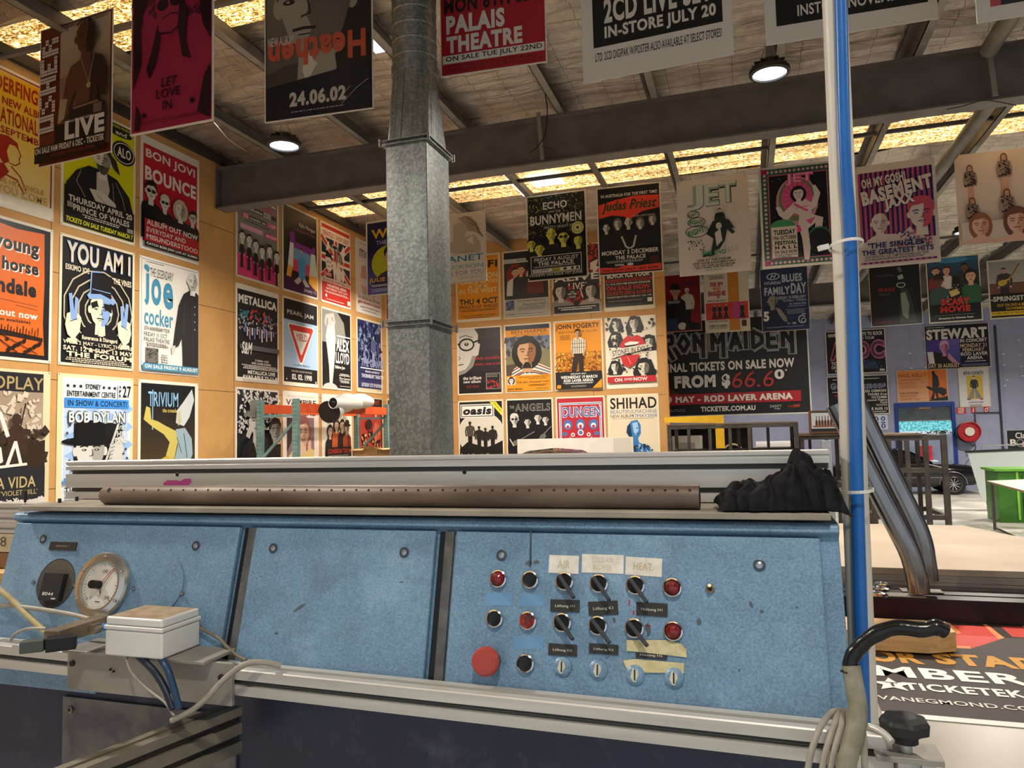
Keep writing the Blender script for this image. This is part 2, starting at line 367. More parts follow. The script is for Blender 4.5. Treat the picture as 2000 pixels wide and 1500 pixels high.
def R(u0, v0, u1, v1, c): return [('p', [(u0, v0), (u1, v0), (u1, v1), (u0, v1)], c)]
def T(s, u0, v0, u1, v1, c, b=.02, sh=0.0, rot=0): return [('t', s, u0, v0, u1, v1, c, b, sh, rot)]
def PL(c, *a): return [('p', list(zip(a[0::2], a[1::2])), c)]
def E(u, v, ru, rv, c, rot=0, n=22):
    cs, sn = math.cos(rot), math.sin(rot)
    return [('p', [(u+ru*math.cos(2*PI*k/n)*cs-rv*math.sin(2*PI*k/n)*sn, v+ru*math.cos(2*PI*k/n)*sn+rv*math.sin(2*PI*k/n)*cs) for k in range(n)], c)]
def LN(c, w, *a):
    P = list(zip(a[0::2], a[1::2])); o = []
    for (x0, y0), (x1, y1) in zip(P, P[1:]):
        L = math.hypot(x1-x0, y1-y0) or 1; nx, ny = -(y1-y0)/L*w/2, (x1-x0)/L*w/2; ex, ey = (x1-x0)/L*w*.2, (y1-y0)/L*w*.2
        o.append(('p', [(x0+nx-ex, y0+ny-ey), (x1+nx+ex, y1+ny+ey), (x1-nx+ex, y1-ny+ey), (x0-nx-ex, y0-ny-ey)], c))
    return o
def RING(u, v, ru, rv, w, c, n=28): return LN(c, w, *[q for k in range(n+1) for q in (u+ru*math.cos(2*PI*k/n), v+rv*math.sin(2*PI*k/n))])
def STAR(u, v, r, c): return [('p', [(u+(r if k % 2 == 0 else r*.42)*math.sin(PI*k/5), v-(r if k % 2 == 0 else r*.42)*math.cos(PI*k/5)) for k in range(10)], c)]
def BL(u0, v0, u1, v1, c, n=3, seed=1):      # lines of small print, as worn short bars
    rd = random.Random(seed); o = []; h = (v1-v0)/n
    for i in range(n):
        x = u0+rd.uniform(0, (u1-u0)*.12); e = u1-rd.uniform(0, (u1-u0)*.12)
        while x < e:
            w = rd.uniform(1.2, 4.5); o += R(x, v0+i*h, min(x+w, e), v0+i*h+h*.5, c); x += w+.9
    return o
def DOTS(u0, v0, u1, v1, c, n, r, seed=1):
    rd = random.Random(seed); o = []
    for i in range(n):
        u, v = rd.uniform(u0, u1), rd.uniform(v0, v1); q = rd.uniform(.4, 1)*r
        o += PL(c, u-q, v+rd.uniform(-q, q), u+rd.uniform(-q, q), v-q, u+q, v+rd.uniform(-q, q), u+rd.uniform(-q, q), v+q)
    return o
def GR(u0, v0, u1, v1, ca, cb, n=10):        # printed colour blend
    A, B = [int(ca[i:i+2], 16) for i in (0, 2, 4)], [int(cb[i:i+2], 16) for i in (0, 2, 4)]; o = []
    for i in range(n):
        c = ''.join('%02x' % int(a+(b-a)*i/(n-1)) for a, b in zip(A, B)); o += R(u0, v0+(v1-v0)*i/n, u1, v0+(v1-v0)*(i+1)/n, c)
    return o
def HEAD(u, v, h, skin, hair, dark, style='short', shade=None, spec=False, beard=None, turn=0.0):
    w = h*.37; o = []; t = turn*w
    if style in ('long', 'curly'): o += E(u, v+h*.05, w*(1.55 if style == 'curly' else 1.35), h*(.62 if style == 'curly' else .68), hair)
    o += PL(skin, u-w*.42, v+h*.25, u+w*.42, v+h*.25, u+w*.5, v+h*.75, u-w*.5, v+h*.75)
    if style not in ('long', 'curly'): o += E(u-w*1.0, v+h*.03, w*.16, h*.11, skin)+E(u+w*1.0, v+h*.03, w*.16, h*.11, skin)
    o += PL(skin, u-w*.93, v-h*.22, u-w*.55, v-h*.43, u, v-h*.5, u+w*.55, v-h*.43, u+w*.93, v-h*.22, u+w*.95, v+h*.08, u+w*.72, v+h*.33, u+w*.3, v+h*.49, u-w*.3, v+h*.49, u-w*.72, v+h*.33, u-w*.95, v+h*.08)
    if shade: o += PL(shade, u+w*.25+t, v-h*.5, u+w*.55, v-h*.43, u+w*.93, v-h*.22, u+w*.95, v+h*.08, u+w*.72, v+h*.33, u+w*.3, v+h*.49, u+w*.05+t, v+h*.47, u+w*.2+t, v+h*.25, u+w*.05+t, v+h*.13, u+w*.2+t, v-h*.05)
    if beard: o += PL(beard, u-w*.8, v+h*.18, u-w*.4, v+h*.22, u, v+h*.2, u+w*.4, v+h*.22, u+w*.8, v+h*.18, u+w*.6, v+h*.42, u+w*.2, v+h*.55, u-w*.2, v+h*.55, u-w*.6, v+h*.42)
    for s in (-1, 1):
        e = u+t+s*w*.42
        o += LN(dark, h*.035, e-w*.26, v-h*.085, e, v-h*.115, e+w*.24, v-h*.09)
        o += E(e, v-h*.01, w*.17, h*.027, dark, n=10)
        if h > 14: o += E(e-w*.02, v-h*.012, w*.06, h*.012, skin, n=8)
    o += LN(dark, h*.018, u+t+w*.1, v-h*.02, u+t+w*.17, v+h*.12, u+t-w*.08, v+h*.145)
    o += LN(dark, h*.03, u+t-w*.3, v+h*.265, u+t, v+h*.255, u+t+w*.3, v+h*.265)
    o += LN(dark, h*.012, u+t-w*.15, v+h*.315, u+t+w*.15, v+h*.315)
    if spec:
        for s in (-1, 1): o += RING(u+t+s*w*.45, v, w*.36, h*.095, h*.035, dark, 16)
        o += LN(dark, h*.03, u+t-w*.1, v-h*.02, u+t+w*.1, v-h*.02)
    if style == 'shades':
        for s in (-1, 1): o += E(u+t+s*w*.45, v, w*.38, h*.085, '0c0c0c', n=14)
        o += LN('0c0c0c', h*.03, u-w*.9, v-h*.03, u+w*.9, v-h*.03)
    if style in ('short', 'shades', 'long', 'curly'):
        o += PL(hair, u-w*1.04, v-h*.02, u-w*1.1, v-h*.3, u-w*.75, v-h*.52, u-w*.1, v-h*.6, u+w*.7, v-h*.54, u+w*1.1, v-h*.3, u+w*1.04, v-h*.02, u+w*.86, v-h*.2, u+w*.45, v-h*.33, u-w*.2, v-h*.29, u-w*.7, v-h*.27, u-w*.88, v-h*.16)
    if style == 'hat':
        o += E(u, v-h*.22, w*1.9, h*.11, hair)+PL(hair, u-w*1.05, v-h*.24, u-w*.95, v-h*.66, u-w*.4, v-h*.74, u+w*.45, v-h*.73, u+w*.95, v-h*.64, u+w*1.05, v-h*.24)
    if style == 'cap':
        o += PL(hair, u-w*1.05, v-h*.12, u-w*1.02, v-h*.42, u-w*.4, v-h*.6, u+w*.5, v-h*.58, u+w*1.02, v-h*.4, u+w*1.05, v-h*.1)+PL(hair, u-w*.6+t, v-h*.2, u+w*1.3, v-h*.16, u+w*1.2, v-h*.05, u-w*.4+t, v-h*.09)
    return o
def BUST(u, v, h, skin, hair, cloth, dark, style='short', collar=None, wide=1.0, drop=1.6, **k):
    q = h*.95*wide; y = v+h*.55
    o = PL(cloth, u-h*.2, y, u-q*.6, y+h*.14, u-q*.95, y+h*.4, u-q*1.05, y+h*drop*.62, u-q*1.05, v+h*drop, u+q*1.05, v+h*drop, u+q*1.05, y+h*drop*.62, u+q*.95, y+h*.4, u+q*.6, y+h*.14, u+h*.2, y)
    hd = HEAD(u, v, h, skin, hair, dark, style, **k)
    n = 1 if style in ('long', 'curly') else 0
    o = hd[:n]+o+hd[n:]
    if collar: o += PL(collar, u-h*.2, y, u+h*.2, y, u+h*.05, y+h*.6, u-h*.05, y+h*.6)+LN(dark, h*.02, u-h*.24, y, u, y+h*.7, u+h*.24, y)
    return o
def MAN(u, v, h, skin, hair, top, leg, dark='111111', arms=0, stride=0.0, style='short', k=1.0):
    a = h/7.2; o = []; s = stride*a*1.6; w = a*.72*k
    o += PL(leg, u-w*.75, v+a*3.6, u+w*.05, v+a*3.6, u-s*.2, v+h*.98, u-s-a*.05, v+h*.98, u-s*1.0-a*.55, v+h)
    o += PL(leg, u-w*.05, v+a*3.6, u+w*.75, v+a*3.6, u+s+a*.55, v+h, u+s+a*.05, v+h*.985, u+s*.2, v+h*.97)
    o += E(u-s-a*.45, v+h, a*.34, a*.14, dark, n=10)+E(u+s+a*.45, v+h, a*.34, a*.14, dark, n=10)
    o += PL(top, u-a*.25, v+a*1.0, u+a*.25, v+a*1.0, u+w*1.25, v+a*1.3, u+w*.95, v+a*3.9, u-w*.95, v+a*3.9, u-w*1.25, v+a*1.3)
    if arms == 0: o += LN(top, a*.42, u-w*1.15, v+a*1.45, u-w*1.5, v+a*2.6, u-w*1.3, v+a*3.6)+LN(top, a*.42, u+w*1.15, v+a*1.45, u+w*1.5, v+a*2.6, u+w*1.3, v+a*3.6)+E(u-w*1.3, v+a*3.75, a*.2, a*.24, skin, n=8)+E(u+w*1.3, v+a*3.75, a*.2, a*.24, skin, n=8)
    if arms == 1: o += LN(dark, a*.4, u-w*1.15, v+a*1.5, u-w*1.2, v+a*2.3, u+w*.6, v+a*2.5)+LN(top, a*.4, u+w*1.15, v+a*1.5, u+w*1.25, v+a*2.4, u-w*.4, v+a*2.3)
    if arms == 2: o += LN(top, a*.42, u-w*1.1, v+a*1.45, u-w*2.0, v+a*2.2, u-w*2.5, v+a*1.2)+LN(top, a*.42, u+w*1.1, v+a*1.45, u+w*2.0, v+a*2.2, u+w*2.5, v+a*1.2)
    o += PL(skin, u-a*.17, v+a*.7, u+a*.17, v+a*.7, u+a*.2, v+a*1.12, u-a*.2, v+a*1.12)+E(u, v+a*.5, a*.36, a*.48, skin, n=16)
    o += PL(hair, u-a*.38, v+a*.5, u-a*.4, v+a*.1, u-a*.1, v-a*.08, u+a*.25, v-a*.03, u+a*.42, v+a*.2, u+a*.38, v+a*.5, u+a*.28, v+a*.25, u-a*.2, v+a*.22)
    if style == 'long': o += LN(hair, a*.2, u-a*.38, v+a*.3, u-a*.42, v+a*1.2)+LN(hair, a*.2, u+a*.38, v+a*.3, u+a*.42, v+a*1.2)
    o += E(u-a*.14, v+a*.46, a*.06, a*.04, dark, n=6)+E(u+a*.14, v+a*.46, a*.06, a*.04, dark, n=6)+LN(dark, a*.05, u-a*.12, v+a*.74, u+a*.12, v+a*.74)
    return o
GW, GHT = .0003, .006
pinm = ink('6d6a66', .4, .6)
def poster(TL, E1, w, h, bg, art, label, cat='poster', name='poster', group=None, edge='ece4d2', th=.006, border=None, hang=None, rough=.4, tilt=0.0, flat=False):
    """a printed sheet on board; art is given in hundredths of its width, v downwards"""
    TL = Vector(TL); E1 = Vector(E1).normalized(); N = E1.cross(Vector((0, 0, 1))).normalized(); E2 = Vector((0, 0, 1))
    if flat: N, E2 = Vector((0, 0, 1)), Vector((0, 1, 0))
    if tilt: E1, E2 = (E1*math.cos(tilt)+E2*math.sin(tilt)).normalized(), (E2*math.cos(tilt)-E1*math.sin(tilt)).normalized()
    k = w/100.0; b = MB(); H = h/k
    def at(u, v, off): return TL+E1*(u*k)-E2*(v*k)+N*off
    em = ink(edge, .6)
    A = [at(0, 0, 0), at(100, 0, 0), at(100, H, 0), at(0, H, 0)]
    b.prism(A, N*th, em)
    lay = th+GW
    def addp(pts, c, lay):
        pts = [(min(100, max(0, u)), min(H, max(0, v))) for u, v in pts]
        if c.__class__ is str: c = ink(c, rough)
        P = [Vector((u, v, 0)) for u, v in pts]
        if len(P) <= 4: fs = [tuple(range(len(P)))]
        else: fs = [tuple(t) for t in tessellate_polygon([P])]
        b.add([at(u, v, lay) for u, v in pts], fs, c)
    m = border if border is not None else 3
    if not isinstance(m, (tuple, list)): m = (m, m, m, m)
    addp([(m[0], m[1]), (100-m[2], m[1]), (100-m[2], H-m[3]), (m[0], H-m[3])], bg, lay); lay += GW
    for e in art:
        if e[0] == 'p': addp(e[1], e[2], lay)
        else:
            _, s, u0, v0, u1, v1, c, bo, sh, rot = e; vs, fs = glyphs(s, bo, sh); um, vm = (u0+u1)/2, (v0+v1)/2; cs, sn = math.cos(rot), math.sin(rot)
            P = []
            for x, y in vs:
                du, dv = (x-.5)*(u1-u0), (.5-y)*(v1-v0); P.append(at(min(100, max(0, um+du*cs-dv*sn)), min(H, max(0, vm+du*sn+dv*cs)), lay))
            b.add(P, fs, ink(c, rough))
        lay += GW*.6
    c0 = TL+E1*(w/2)-E2*h
    o = obj1(b, name, c0, label, cat, group)
    if flat: pass
    elif hang:
        for u in (4, 96):
            c = MB(); p = at(u, 2, th/2); c.tube([p, Vector((p.x, p.y, 5.372 if hang is True else hang))], .0018, chain_m, 6)
            c.lathe([(.008, 0), (.006, .002), (.004, .002)], at(u, 2.2, th), N, pinm, 12)
            c.build('hanging_cord', o)
    else:
        for u, v in ((1.6, 1.6), (98.4, 1.6), (1.6, H-1.6), (98.4, H-1.6)): MB().lathe([(.006, 0), (.004, .002), (0, .0025)], at(u, v, th), N, pinm, 8).build('pin', o)

    return o
# ------------------------------------------------------------------ the blue control console
TH = math.radians(15); PC = Vector((0, 1.204, 1.711)); PN = Vector((0, -math.cos(TH), math.sin(TH))); PU = Vector((0, math.sin(TH), math.cos(TH)))
def PP(x, u, off=0): return Vector((x, 0, 0)) + PC + PU*u + PN*off
def onp(px, py, off=0):
    r = ray(px, py); o = Vector((0, 0, EYE)); t = ((PC+PN*off-o).dot(PN))/r.dot(PN); w = o+r*t
    return w.x, (w-PC).dot(PU)
def hammer(name, c1, c2, c3):
    m, nt, b = base(name); v = objco(nt)
    n = tex(nt, 'ShaderNodeTexNoise', 5, 6, v, Roughness=.7); n2 = tex(nt, 'ShaderNodeTexNoise', 300, 1.5, v)
    mx = nt.nodes.new('ShaderNodeMix'); mx.data_type = 'RGBA'; mx.inputs[0].default_value = .35
    nt.links.new(ramp(nt, n.outputs[0], [(.28, c1), (.55, c2), (.75, c3)]), mx.inputs[6]); nt.links.new(ramp(nt, n2.outputs[0], [(.35, c1), (.65, c3)]), mx.inputs[7])
    n3 = tex(nt, 'ShaderNodeTexNoise', 9, 8, v, Roughness=.75); gm = nt.nodes.new('ShaderNodeMix'); gm.data_type = 'RGBA'; gm.inputs[7].default_value = rgb('5f6468')
    nt.links.new(ramp(nt, n3.outputs[0], [(.54, (0, 0, 0, 1)), (.78, (.6, .6, .6, 1))]), gm.inputs[0]); nt.links.new(mx.outputs[2], gm.inputs[6])
    nt.links.new(gm.outputs[2], b.inputs['Base Color']); b.inputs['Roughness'].default_value = .42; b.inputs['Metallic'].default_value = .15
    bump(nt, b, n2.outputs[0], .5, .0009); return m
blue = hammer('blue_hammer_paint', '5a7993', '7599b6', '98b9d2')
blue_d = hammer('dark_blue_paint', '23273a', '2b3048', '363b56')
dust = noisy('dusty_grey_metal', [(.3, '77726a'), (.7, '9a948a')], 12, 6, .6, .2)
lidm = noisy('dusty_lid', [(.3, '8d8577'), (.7, 'aaa292')], 9, 6, .65)
alu = noisy('aluminium', [(.3, 'bdbbb5'), (.7, 'd6d3cc')], 7, 4, .4, .35, sc=(.3, 6, 6))
alu_shade = ink('5d5a55', .5, .4)  # darker aluminium, paints the shade inside the profile grooves
chrome = ink('d8d8da', .12, 1.0)
blk = ink('17171a', .38); blk2 = ink('2a2a2c', .5)
X0, X1 = -1.57, .126
con = thing('control_console', (-.72, 1.25, .0), 'long blue hammertone control console with dials, knobs and switches in front', 'control console')
h = MB()
prof = [PP(0, -.138, -.012), PP(0, .122, -.012), PP(0, .128, .004), PP(0, .138, .004), PP(0, .144, -.003), PP(0, .146, -.012), Vector((0, 1.62, 1.853)), Vector((0, 1.62, 1.548)), Vector((0, 1.20, 1.548)), Vector((0, 1.195, 1.56))]
h.prism([p+Vector((X0, 0, 0)) for p in prof], (X1-X0, 0, 0), blue); h.build('housing', con, bevel=.003)
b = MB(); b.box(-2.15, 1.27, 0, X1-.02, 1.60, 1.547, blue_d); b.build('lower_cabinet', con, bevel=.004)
MB().box(-2.1, 1.172, 1.50, -1.262, 1.20, 1.556, blue).build('skirt', con, bevel=.003)
# three panels with dark gaps and grey strips between
def panel(xa, xb, nm):
    b = MB(); A = [PP(xa, -.138, -.011), PP(xb, -.138, -.011), PP(xb, .120, -.011), PP(xa, .120, -.011)]
    b.prism(A, PN*.013, blue); return b.build(nm, con, bevel=.004, seg=3)
xs = [onp(470, 1100)[0], onp(486, 1060)[0], onp(858, 1080)[0], onp(893, 1080)[0]]
panel(-1.560, -.966, 'front_panel'); panel(-.930, -.545, 'front_panel'); panel(-.506, .098, 'front_panel')
for xa in (-.962, -.541):
    MB().prism([PP(xa+.012, -.138, -.011), PP(xa+.030, -.138, -.011), PP(xa+.030, .12, -.011), PP(xa+.012, .12, -.011)], PN*.007, noisy('dark_dusty_strip', [(.3, '46484a'), (.7, '6b6a66')], 30, 5, .6)).build('divider_strip', con, bevel=.002)
    MB().prism([PP(xa, -.138, -.0115), PP(xa+.011, -.138, -.0115), PP(xa+.011, .12, -.0115), PP(xa, .12, -.0115)], PN*.001, blk).build('panel_gap', con)
lid = MB(); lid.box(X0+.03, 1.222, 1.855, X1-.012, 1.60, 1.866, lidm); lid.build('lid', con, bevel=.002)
SF = .0022   # panel surface
# scuffs, worn patches and the drip mark on the paint
def patch(px, py, w, hh, mat, rot=0, jag=.3):
    x, u = onp(px, py, SF); pts = []
    for k in range(10):
        a = 2*PI*k/10; r = 1+random.uniform(-jag, jag); dx, du = w/2*math.cos(a)*r, hh/2*math.sin(a)*r
        pts.append(PP(x+dx*math.cos(rot)-du*math.sin(rot), u+dx*math.sin(rot)+du*math.cos(rot), SF+.0001))
    MB().add(pts, [tuple(range(10))], mat).build('paint_scuff', con, fix=False)
grime = ink('56616a', .6); pale = ink('6f9cc4', .45); redp = ink('b23a48', .5)
for px, py, w, hh, r in ((585,1187,.028,.006,.6),(540,1237,.008,.005,0),(783,1137,.010,.002,.1),(510,1126,.006,.002,0),(1467,1180,.006,.010,.3),(1487,1195,.006,.006,0),(1556,1186,.004,.003,0),(1444,1309,.003,.005,0),(1365,1215,.008,.012,.2),(1250,1218,.003,.02,0),(1033,1100,.012,.010,.4),(1047,1098,.01,.006,0),(930,1270,.004,.003,0),(320,1142,.008,.002,0),(1265,1228,.008,.02,.1),(1200,1212,.005,.01,.4)):
    patch(px, py, w, hh, grime, r)
for px, py, w, hh in ((1229,1178,.003,.010),(1237,1197,.003,.008),(1265,1222,.01,.004)): patch(px, py, w, hh, redp)
for (a, b_, c, d) in ((949,1158,1000,1183),(1016,1160,1061,1184),(1003,1242,1060,1268)):
    q = [PP(*onp(x, y, SF), SF+.0001) for x, y in ((a, b_), (c, b_), (c, d), (a, d))]; MB().add(q, [(0, 1, 2, 3)], pale).build('label_ghost', con, fix=False)
MB().add([PP(*onp(x, y, SF), SF+.0001) for x, y in ((1035.5,1032),(1038,1032),(1038.5,1100),(1036,1112),(1034,1100))], [(0,1,2,3,4)], ink('3d4a55', .6)).build('drip_stain', con, fix=False)

def at_panel(px, py, off=SF): return PP(*onp(px, py, off), off)
EX = Vector((1, 0, 0))
def ringcap(name, px, py, r, capmat, dome=False, label=None):
    c = at_panel(px, py); o = MB()
    o.lathe([(r*1.0, 0), (r*1.02, .004), (r*.98, .008), (r*.84, .009), (r*.78, .006)], c, PN, chrome, 28)
    o = o.build(name, con)
    k = MB()
    if dome: k.lathe([(r*.8, .005), (r*.74, .010), (r*.52, .0145), (r*.25, .0165), (0, .017)], c, PN, capmat, 28)
    else: k.lathe([(r*.8, .006), (r*.7, .0055), (r*.3, .0045), (0, .004)], c, PN, capmat, 28)
    k.build('lens' if dome else 'button_cap', o)
    if label: o['label'] = label
    return o
redlens = noisy('red_lens', [(.3, '5e0c12'), (.7, '8c161d')], 40, 2, .15, spec=.7)
for p in ((975,1131),(1313.7,1148),(1315.5,1233)): ringcap('indicator_lamp', *p, .0150, redlens, True, 'red indicator lamp in chrome ring')
for p in ((1037,1133),(968,1208.6),(1028,1295.7)): ringcap('push_button', *p, .0147, blk, False, 'black push button in chrome ring')
o = ringcap('push_button', 1032.6, 1212.5, .0150, noisy('worn_red', [(.45, 'b0241f'), (.55, '5a2a22')], 90, 3, .4), False, 'worn red push button in chrome ring')
silver = ink('c9c9c6', .3, .6); hand = ink('3a3d42', .45)
for i, p in enumerate(((1104,1136),(1171,1140),(1242,1143.6),(1099.7,1216),(1169,1222),(1240,1227))):
    o = ringcap('selector_switch', *p, .0152, ink('232427', .5), False, 'black rotary selector switch with bar handle')
    c = at_panel(*p); a = math.radians(-52 if i < 3 else -48); dx = EX*math.cos(a)+PU*math.sin(a)
    MB().bar(c-dx*.012+PN*.013, c+dx*.034+PN*.024, .0062, .009, hand, PN).build('handle', o, bevel=.0015)
c = at_panel(948, 1292, .03); c2 = c-PN*.028
es = MB(); es.lathe([(.017, 0), (.017, .013), (.015, .014)], c2, PN, blk2, 28); es = es.build('emergency_stop', con); es['label'] = 'red mushroom emergency stop button'
MB().lathe([(.0145, .012), (.0215, .018), (.0235, .024), (.0232, .030), (.020, .0335), (.012, .0345), (0, .035)], c2, PN, ink('a8443a', .38), 32).build('button_cap', es)
for p in ((1099,1302),(1168.6,1308),(1241,1318),(1317,1324)):
    c = at_panel(*p); o = MB().lathe([(.0155, 0), (.0150, .003), (.011, .006), (.005, .0075), (0, .0078)], c, PN, blue, 28).build('blanking_plug', con)
    q = MB(); pts = [c+EX*.006*(math.cos(k*.7)*(1+.3*math.sin(k*3)))+PU*(.010*math.sin(k*.7)*(1+.2*math.cos(k*2)))+PN*.0082 for k in range(9)]
    q.add(pts, [tuple(range(9))], ink('d2cdb8', .6)); q.bar(c-PU*.008+PN*.0082, c+PU*.008+PN*.0082, .0022, .0012, blk, PN); q.build('scraped_slot', o, fix=False)
c = at_panel(1387, 1150); o = MB().lathe([(.0075, 0), (.0075, .004), (.004, .0045), (.004, .008)], c, PN, ink('8a7350', .35, .8), 6, False).build('toggle_switch', con)
MB().tube([c+PN*.006, c+PN*.018+PU*.004], [.0018, .0026], ink('a08f70', .3, .9), 8).build('lever', o)
for p in ((980,1084.6),(1483,1104),(383,1066),(790,1079),(534,1071),(85,1053)):
    c = at_panel(*p); q = MB().lathe([(.0095, 0), (.0095, .0012), (.008, .0016), (.0078, .0008), (.0055, .0008), (.0052, .002), (.002, .0028), (0, .0028)], c, PN, ink('4f5a64', .4, .5), 20); q.lathe([(.0052, .0021), (.002, .0029), (0, .003)], c, PN, ink('a9adb0', .3, .8), 16); q.build('panel_lock', con)
def plate(px0, py0, px1, py1, mat, th, name, rot=0, text=None, tc='c8c4b8', skew=None):
    (xa, ua), (xb, ub) = onp(px0, py0, SF), onp(px1, py1, SF); xm, um = (xa+xb)/2, (ua+ub)/2; w, hh = abs(xb-xa)/2, abs(ua-ub)/2
    E1 = EX*math.cos(rot)+PU*math.sin(rot); E2 = PU*math.cos(rot)-EX*math.sin(rot); c = PP(xm, um, SF)
    b = MB(); b.prism([c-E1*w-E2*hh, c+E1*w-E2*hh, c+E1*w+E2*hh, c-E1*w+E2*hh], PN*th, mat)
    if text:
        for s, v0, v1, hw in text: put_text(b, s, c+PN*(th+.0003), E1, E2, -w*hw, w*hw, hh*v0, hh*v1, ink(tc, .6))
    return b.build(name, con, fix=False)
npm = ink('35322f', .45)
plate(1076,1170,1132,1197, npm, .002, 'name_plate', .02, [('Lüftung H1', -.35, .2, .68)])
plate(1150,1173,1207,1203, npm, .002, 'name_plate', .09, [('Lüftung K1', -.35, .2, .68)])
plate(1243,1176,1304,1205, npm, .002, 'name_plate', -.01, [('Heizung H1', -.35, .2, .68)])
plate(1072,1256,1127,1283, npm, .002, 'name_plate', 0, [('Lüftung H2', -.35, .2, .68)])
plate(1151,1256,1208,1280, npm, .002, 'name_plate', 0, [('Lüftung K2', -.35, .2, .68)])
plate(1242,1271,1303,1289, npm, .002, 'name_plate', 0, [('Heizung H2', -.5, .4, .72)])
plate(101,1058,148,1076, npm, .003, 'name_plate', 0, [('HEIZUNG 1', -.2, .2, .5)], '8e887c')
card = noisy('paper_label', [(.35, 'd9d4c6'), (.65, 'efebe0')], 60, 4, .7)
plate(1073,1084,1130,1121, card, .0006, 'paper_label', -.005, [('AIR', -.45, .45, .42)], 'cbbd9f')['label'] = 'faded handwritten white paper label'
plate(1137,1082,1218,1121, card, .0006, 'paper_label', .0, [('COLD AIR', .1, .7, .5), ('BLOWER', -.65, -.05, .45)], 'd2c6a9')['label'] = 'faded handwritten white paper label'
plate(1222,1088,1293,1126, card, .0006, 'paper_label', -.03, [('HEAT.', -.4, .4, .55)], 'c2b290')['label'] = 'faded handwritten white paper label'
tapem = noisy('masking_tape', [(.4, 'c9bd8c'), (.6, 'ddd3a6')], 60, 3, .6)
def tape(pts):
    P = [at_panel(x, y, .0045) for x, y in pts]; n = len(P); b = MB(); b.prism(P, PN*.0006, tapem); b.build('masking_tape', con, fix=False)
tape(((1224,1250),(1300,1250),(1330,1257),(1341,1269),(1341,1284),(1300,1279),(1224,1271)))
tape(((1217,1290),(1240,1287),(1336,1295),(1336,1315),(1232,1313),(1222,1303)))
# dial, counter and blank disc
x, u = onp(205, 1143, SF); c = PP(x, u, SF)
g = MB(); g.lathe([(.065, 0), (.066, .010), (.063, .014), (.052, .017), (.048, .017), (.047, .010)], c, PN, ink('c3bfb6', .25, .9), 48); g = g.build('dial_gauge', con); g['label'] = 'round chrome rimmed temperature dial'
face = noisy('dusty_dial', [(.35, 'cfc9ba'), (.65, 'e2ddd0')], 30, 4, .5)
f = MB(); f.disc(c+PN*.0101, PN, .0475, face, 40)
for k in range(31):
    a = math.radians(225-k*9); dv = EX*math.cos(a)+PU*math.sin(a); L = .006 if k % 5 == 0 else .0035
    f.bar(c+dv*(.043-L)+PN*.0104, c+dv*.043+PN*.0104, .0006 if k % 5 else .001, .0003, blk, PN)
for s, dx, du in (('0', -.020, -.026), ('100', .004, .027), ('200', .022, -.024)): put_text(f, s, c+PN*.0106+EX*dx+PU*du, EX, PU, -.0022*len(s), .0022*len(s), -.003, .003, ink('777068', .6))
put_text(f, '°C', c+PN*.0106+EX*0-PU*.022, EX, PU, -.005, .005, -.003, .003, ink('777068', .6)); f.bar(c+PN*.0106-PU*.033-EX*.006, c+PN*.0106-PU*.033+EX*.006, .0015, .0003, blk2, PN)
f.build('dial_face', g, fix=False)
nd = MB(); a = math.radians(52); dv = EX*math.cos(a)+PU*math.sin(a); dw = PU*math.cos(a)-EX*math.sin(a); red = ink('b4554a', .5)
for s in (-1, 1): nd.bar(c+dv*.006+dw*.0025*s+PN*.0115, c+dv*.036+dw*.0022*s+PN*.0115, .0009, .0006, red, PN)
nd.bar(c+dv*.036-dw*.0022+PN*.0115, c+dv*.043+PN*.0115, .0009, .0006, red, PN); nd.bar(c+dv*.036+dw*.0022+PN*.0115, c+dv*.043+PN*.0115, .0009, .0006, red, PN)
nd.bar(c+PN*.0115, c-PU*.018+EX*.004+PN*.0115, .003, .0006, ink('6c665c', .5), PN); nd.build('needle', g, fix=False)
MB().lathe([(.0085, .011), (.0085, .030), (.0075, .032), (0, .032)], c-EX*.004, PN, blk, 24).build('adjusting_knob', g)
for k in range(6):
    a = math.radians(30+60*k); MB().lathe([(.0035, 0), (.003, .003), (0, .0035)], c+(EX*math.cos(a)+PU*math.sin(a))*.058+PN*.0155, PN, chrome, 12).build('screw', g)
c = at_panel(109, 1139); RM = .049
q = MB(); q.disc(c+PN*.0004, PN, RM, noisy('dark_dusty_plate', [(.3, '3d3833'), (.7, '5d564c')], 20, 4, .6), 40)
for k in range(40):
    a0, a1 = 2*PI*k/40, 2*PI*(k+1)/40; e = lambda a, r: c+(EX*math.cos(a)+PU*math.sin(a))*r
    q.add([e(a0, RM)+PN*.0006, e(a1, RM)+PN*.0006, e(a1, RM+.0015)+PN*.0008, e(a0, RM+.0015)+PN*.0008], [(0, 1, 2, 3)], blk2)
q = q.build('counter_mount', con, fix=False)
cb = at_panel(109, 1147, .0025); bx = MB(); bx.prism([cb+EX*i*.0265+PU*j*.0275 for i, j in ((-1,-1),(1,-1),(1,1),(-1,1))], PN*.012, blk2)
put_text(bx, '8044', cb+PN*.0124-PU*.014-EX*.004, EX, PU, -.015, .015, -.0035, .0035, ink('d8d6cc', .5)); bx.bar(cb+PN*.0124-PU*.023+EX*.008, cb+PN*.0124-PU*.023+EX*.02, .003, .0004, ink('bdbab0', .5), PN)
bx.build('digital_counter', q, fix=False)
c = at_panel(312, 1141); dsc = MB().lathe([(.0585, 0), (.058, .0026), (0, .0027)], c, PN, blue, 48).build('blank_disc', con)
for px, py in ((262,1149),(356,1159),(66,1137),(147,1143)):
    MB().lathe([(.0042, 0), (.0038, .003), (0, .004)], at_panel(px, py, .0035), PN, ink('8d8f90', .3, .8), 14).build('screw', con)
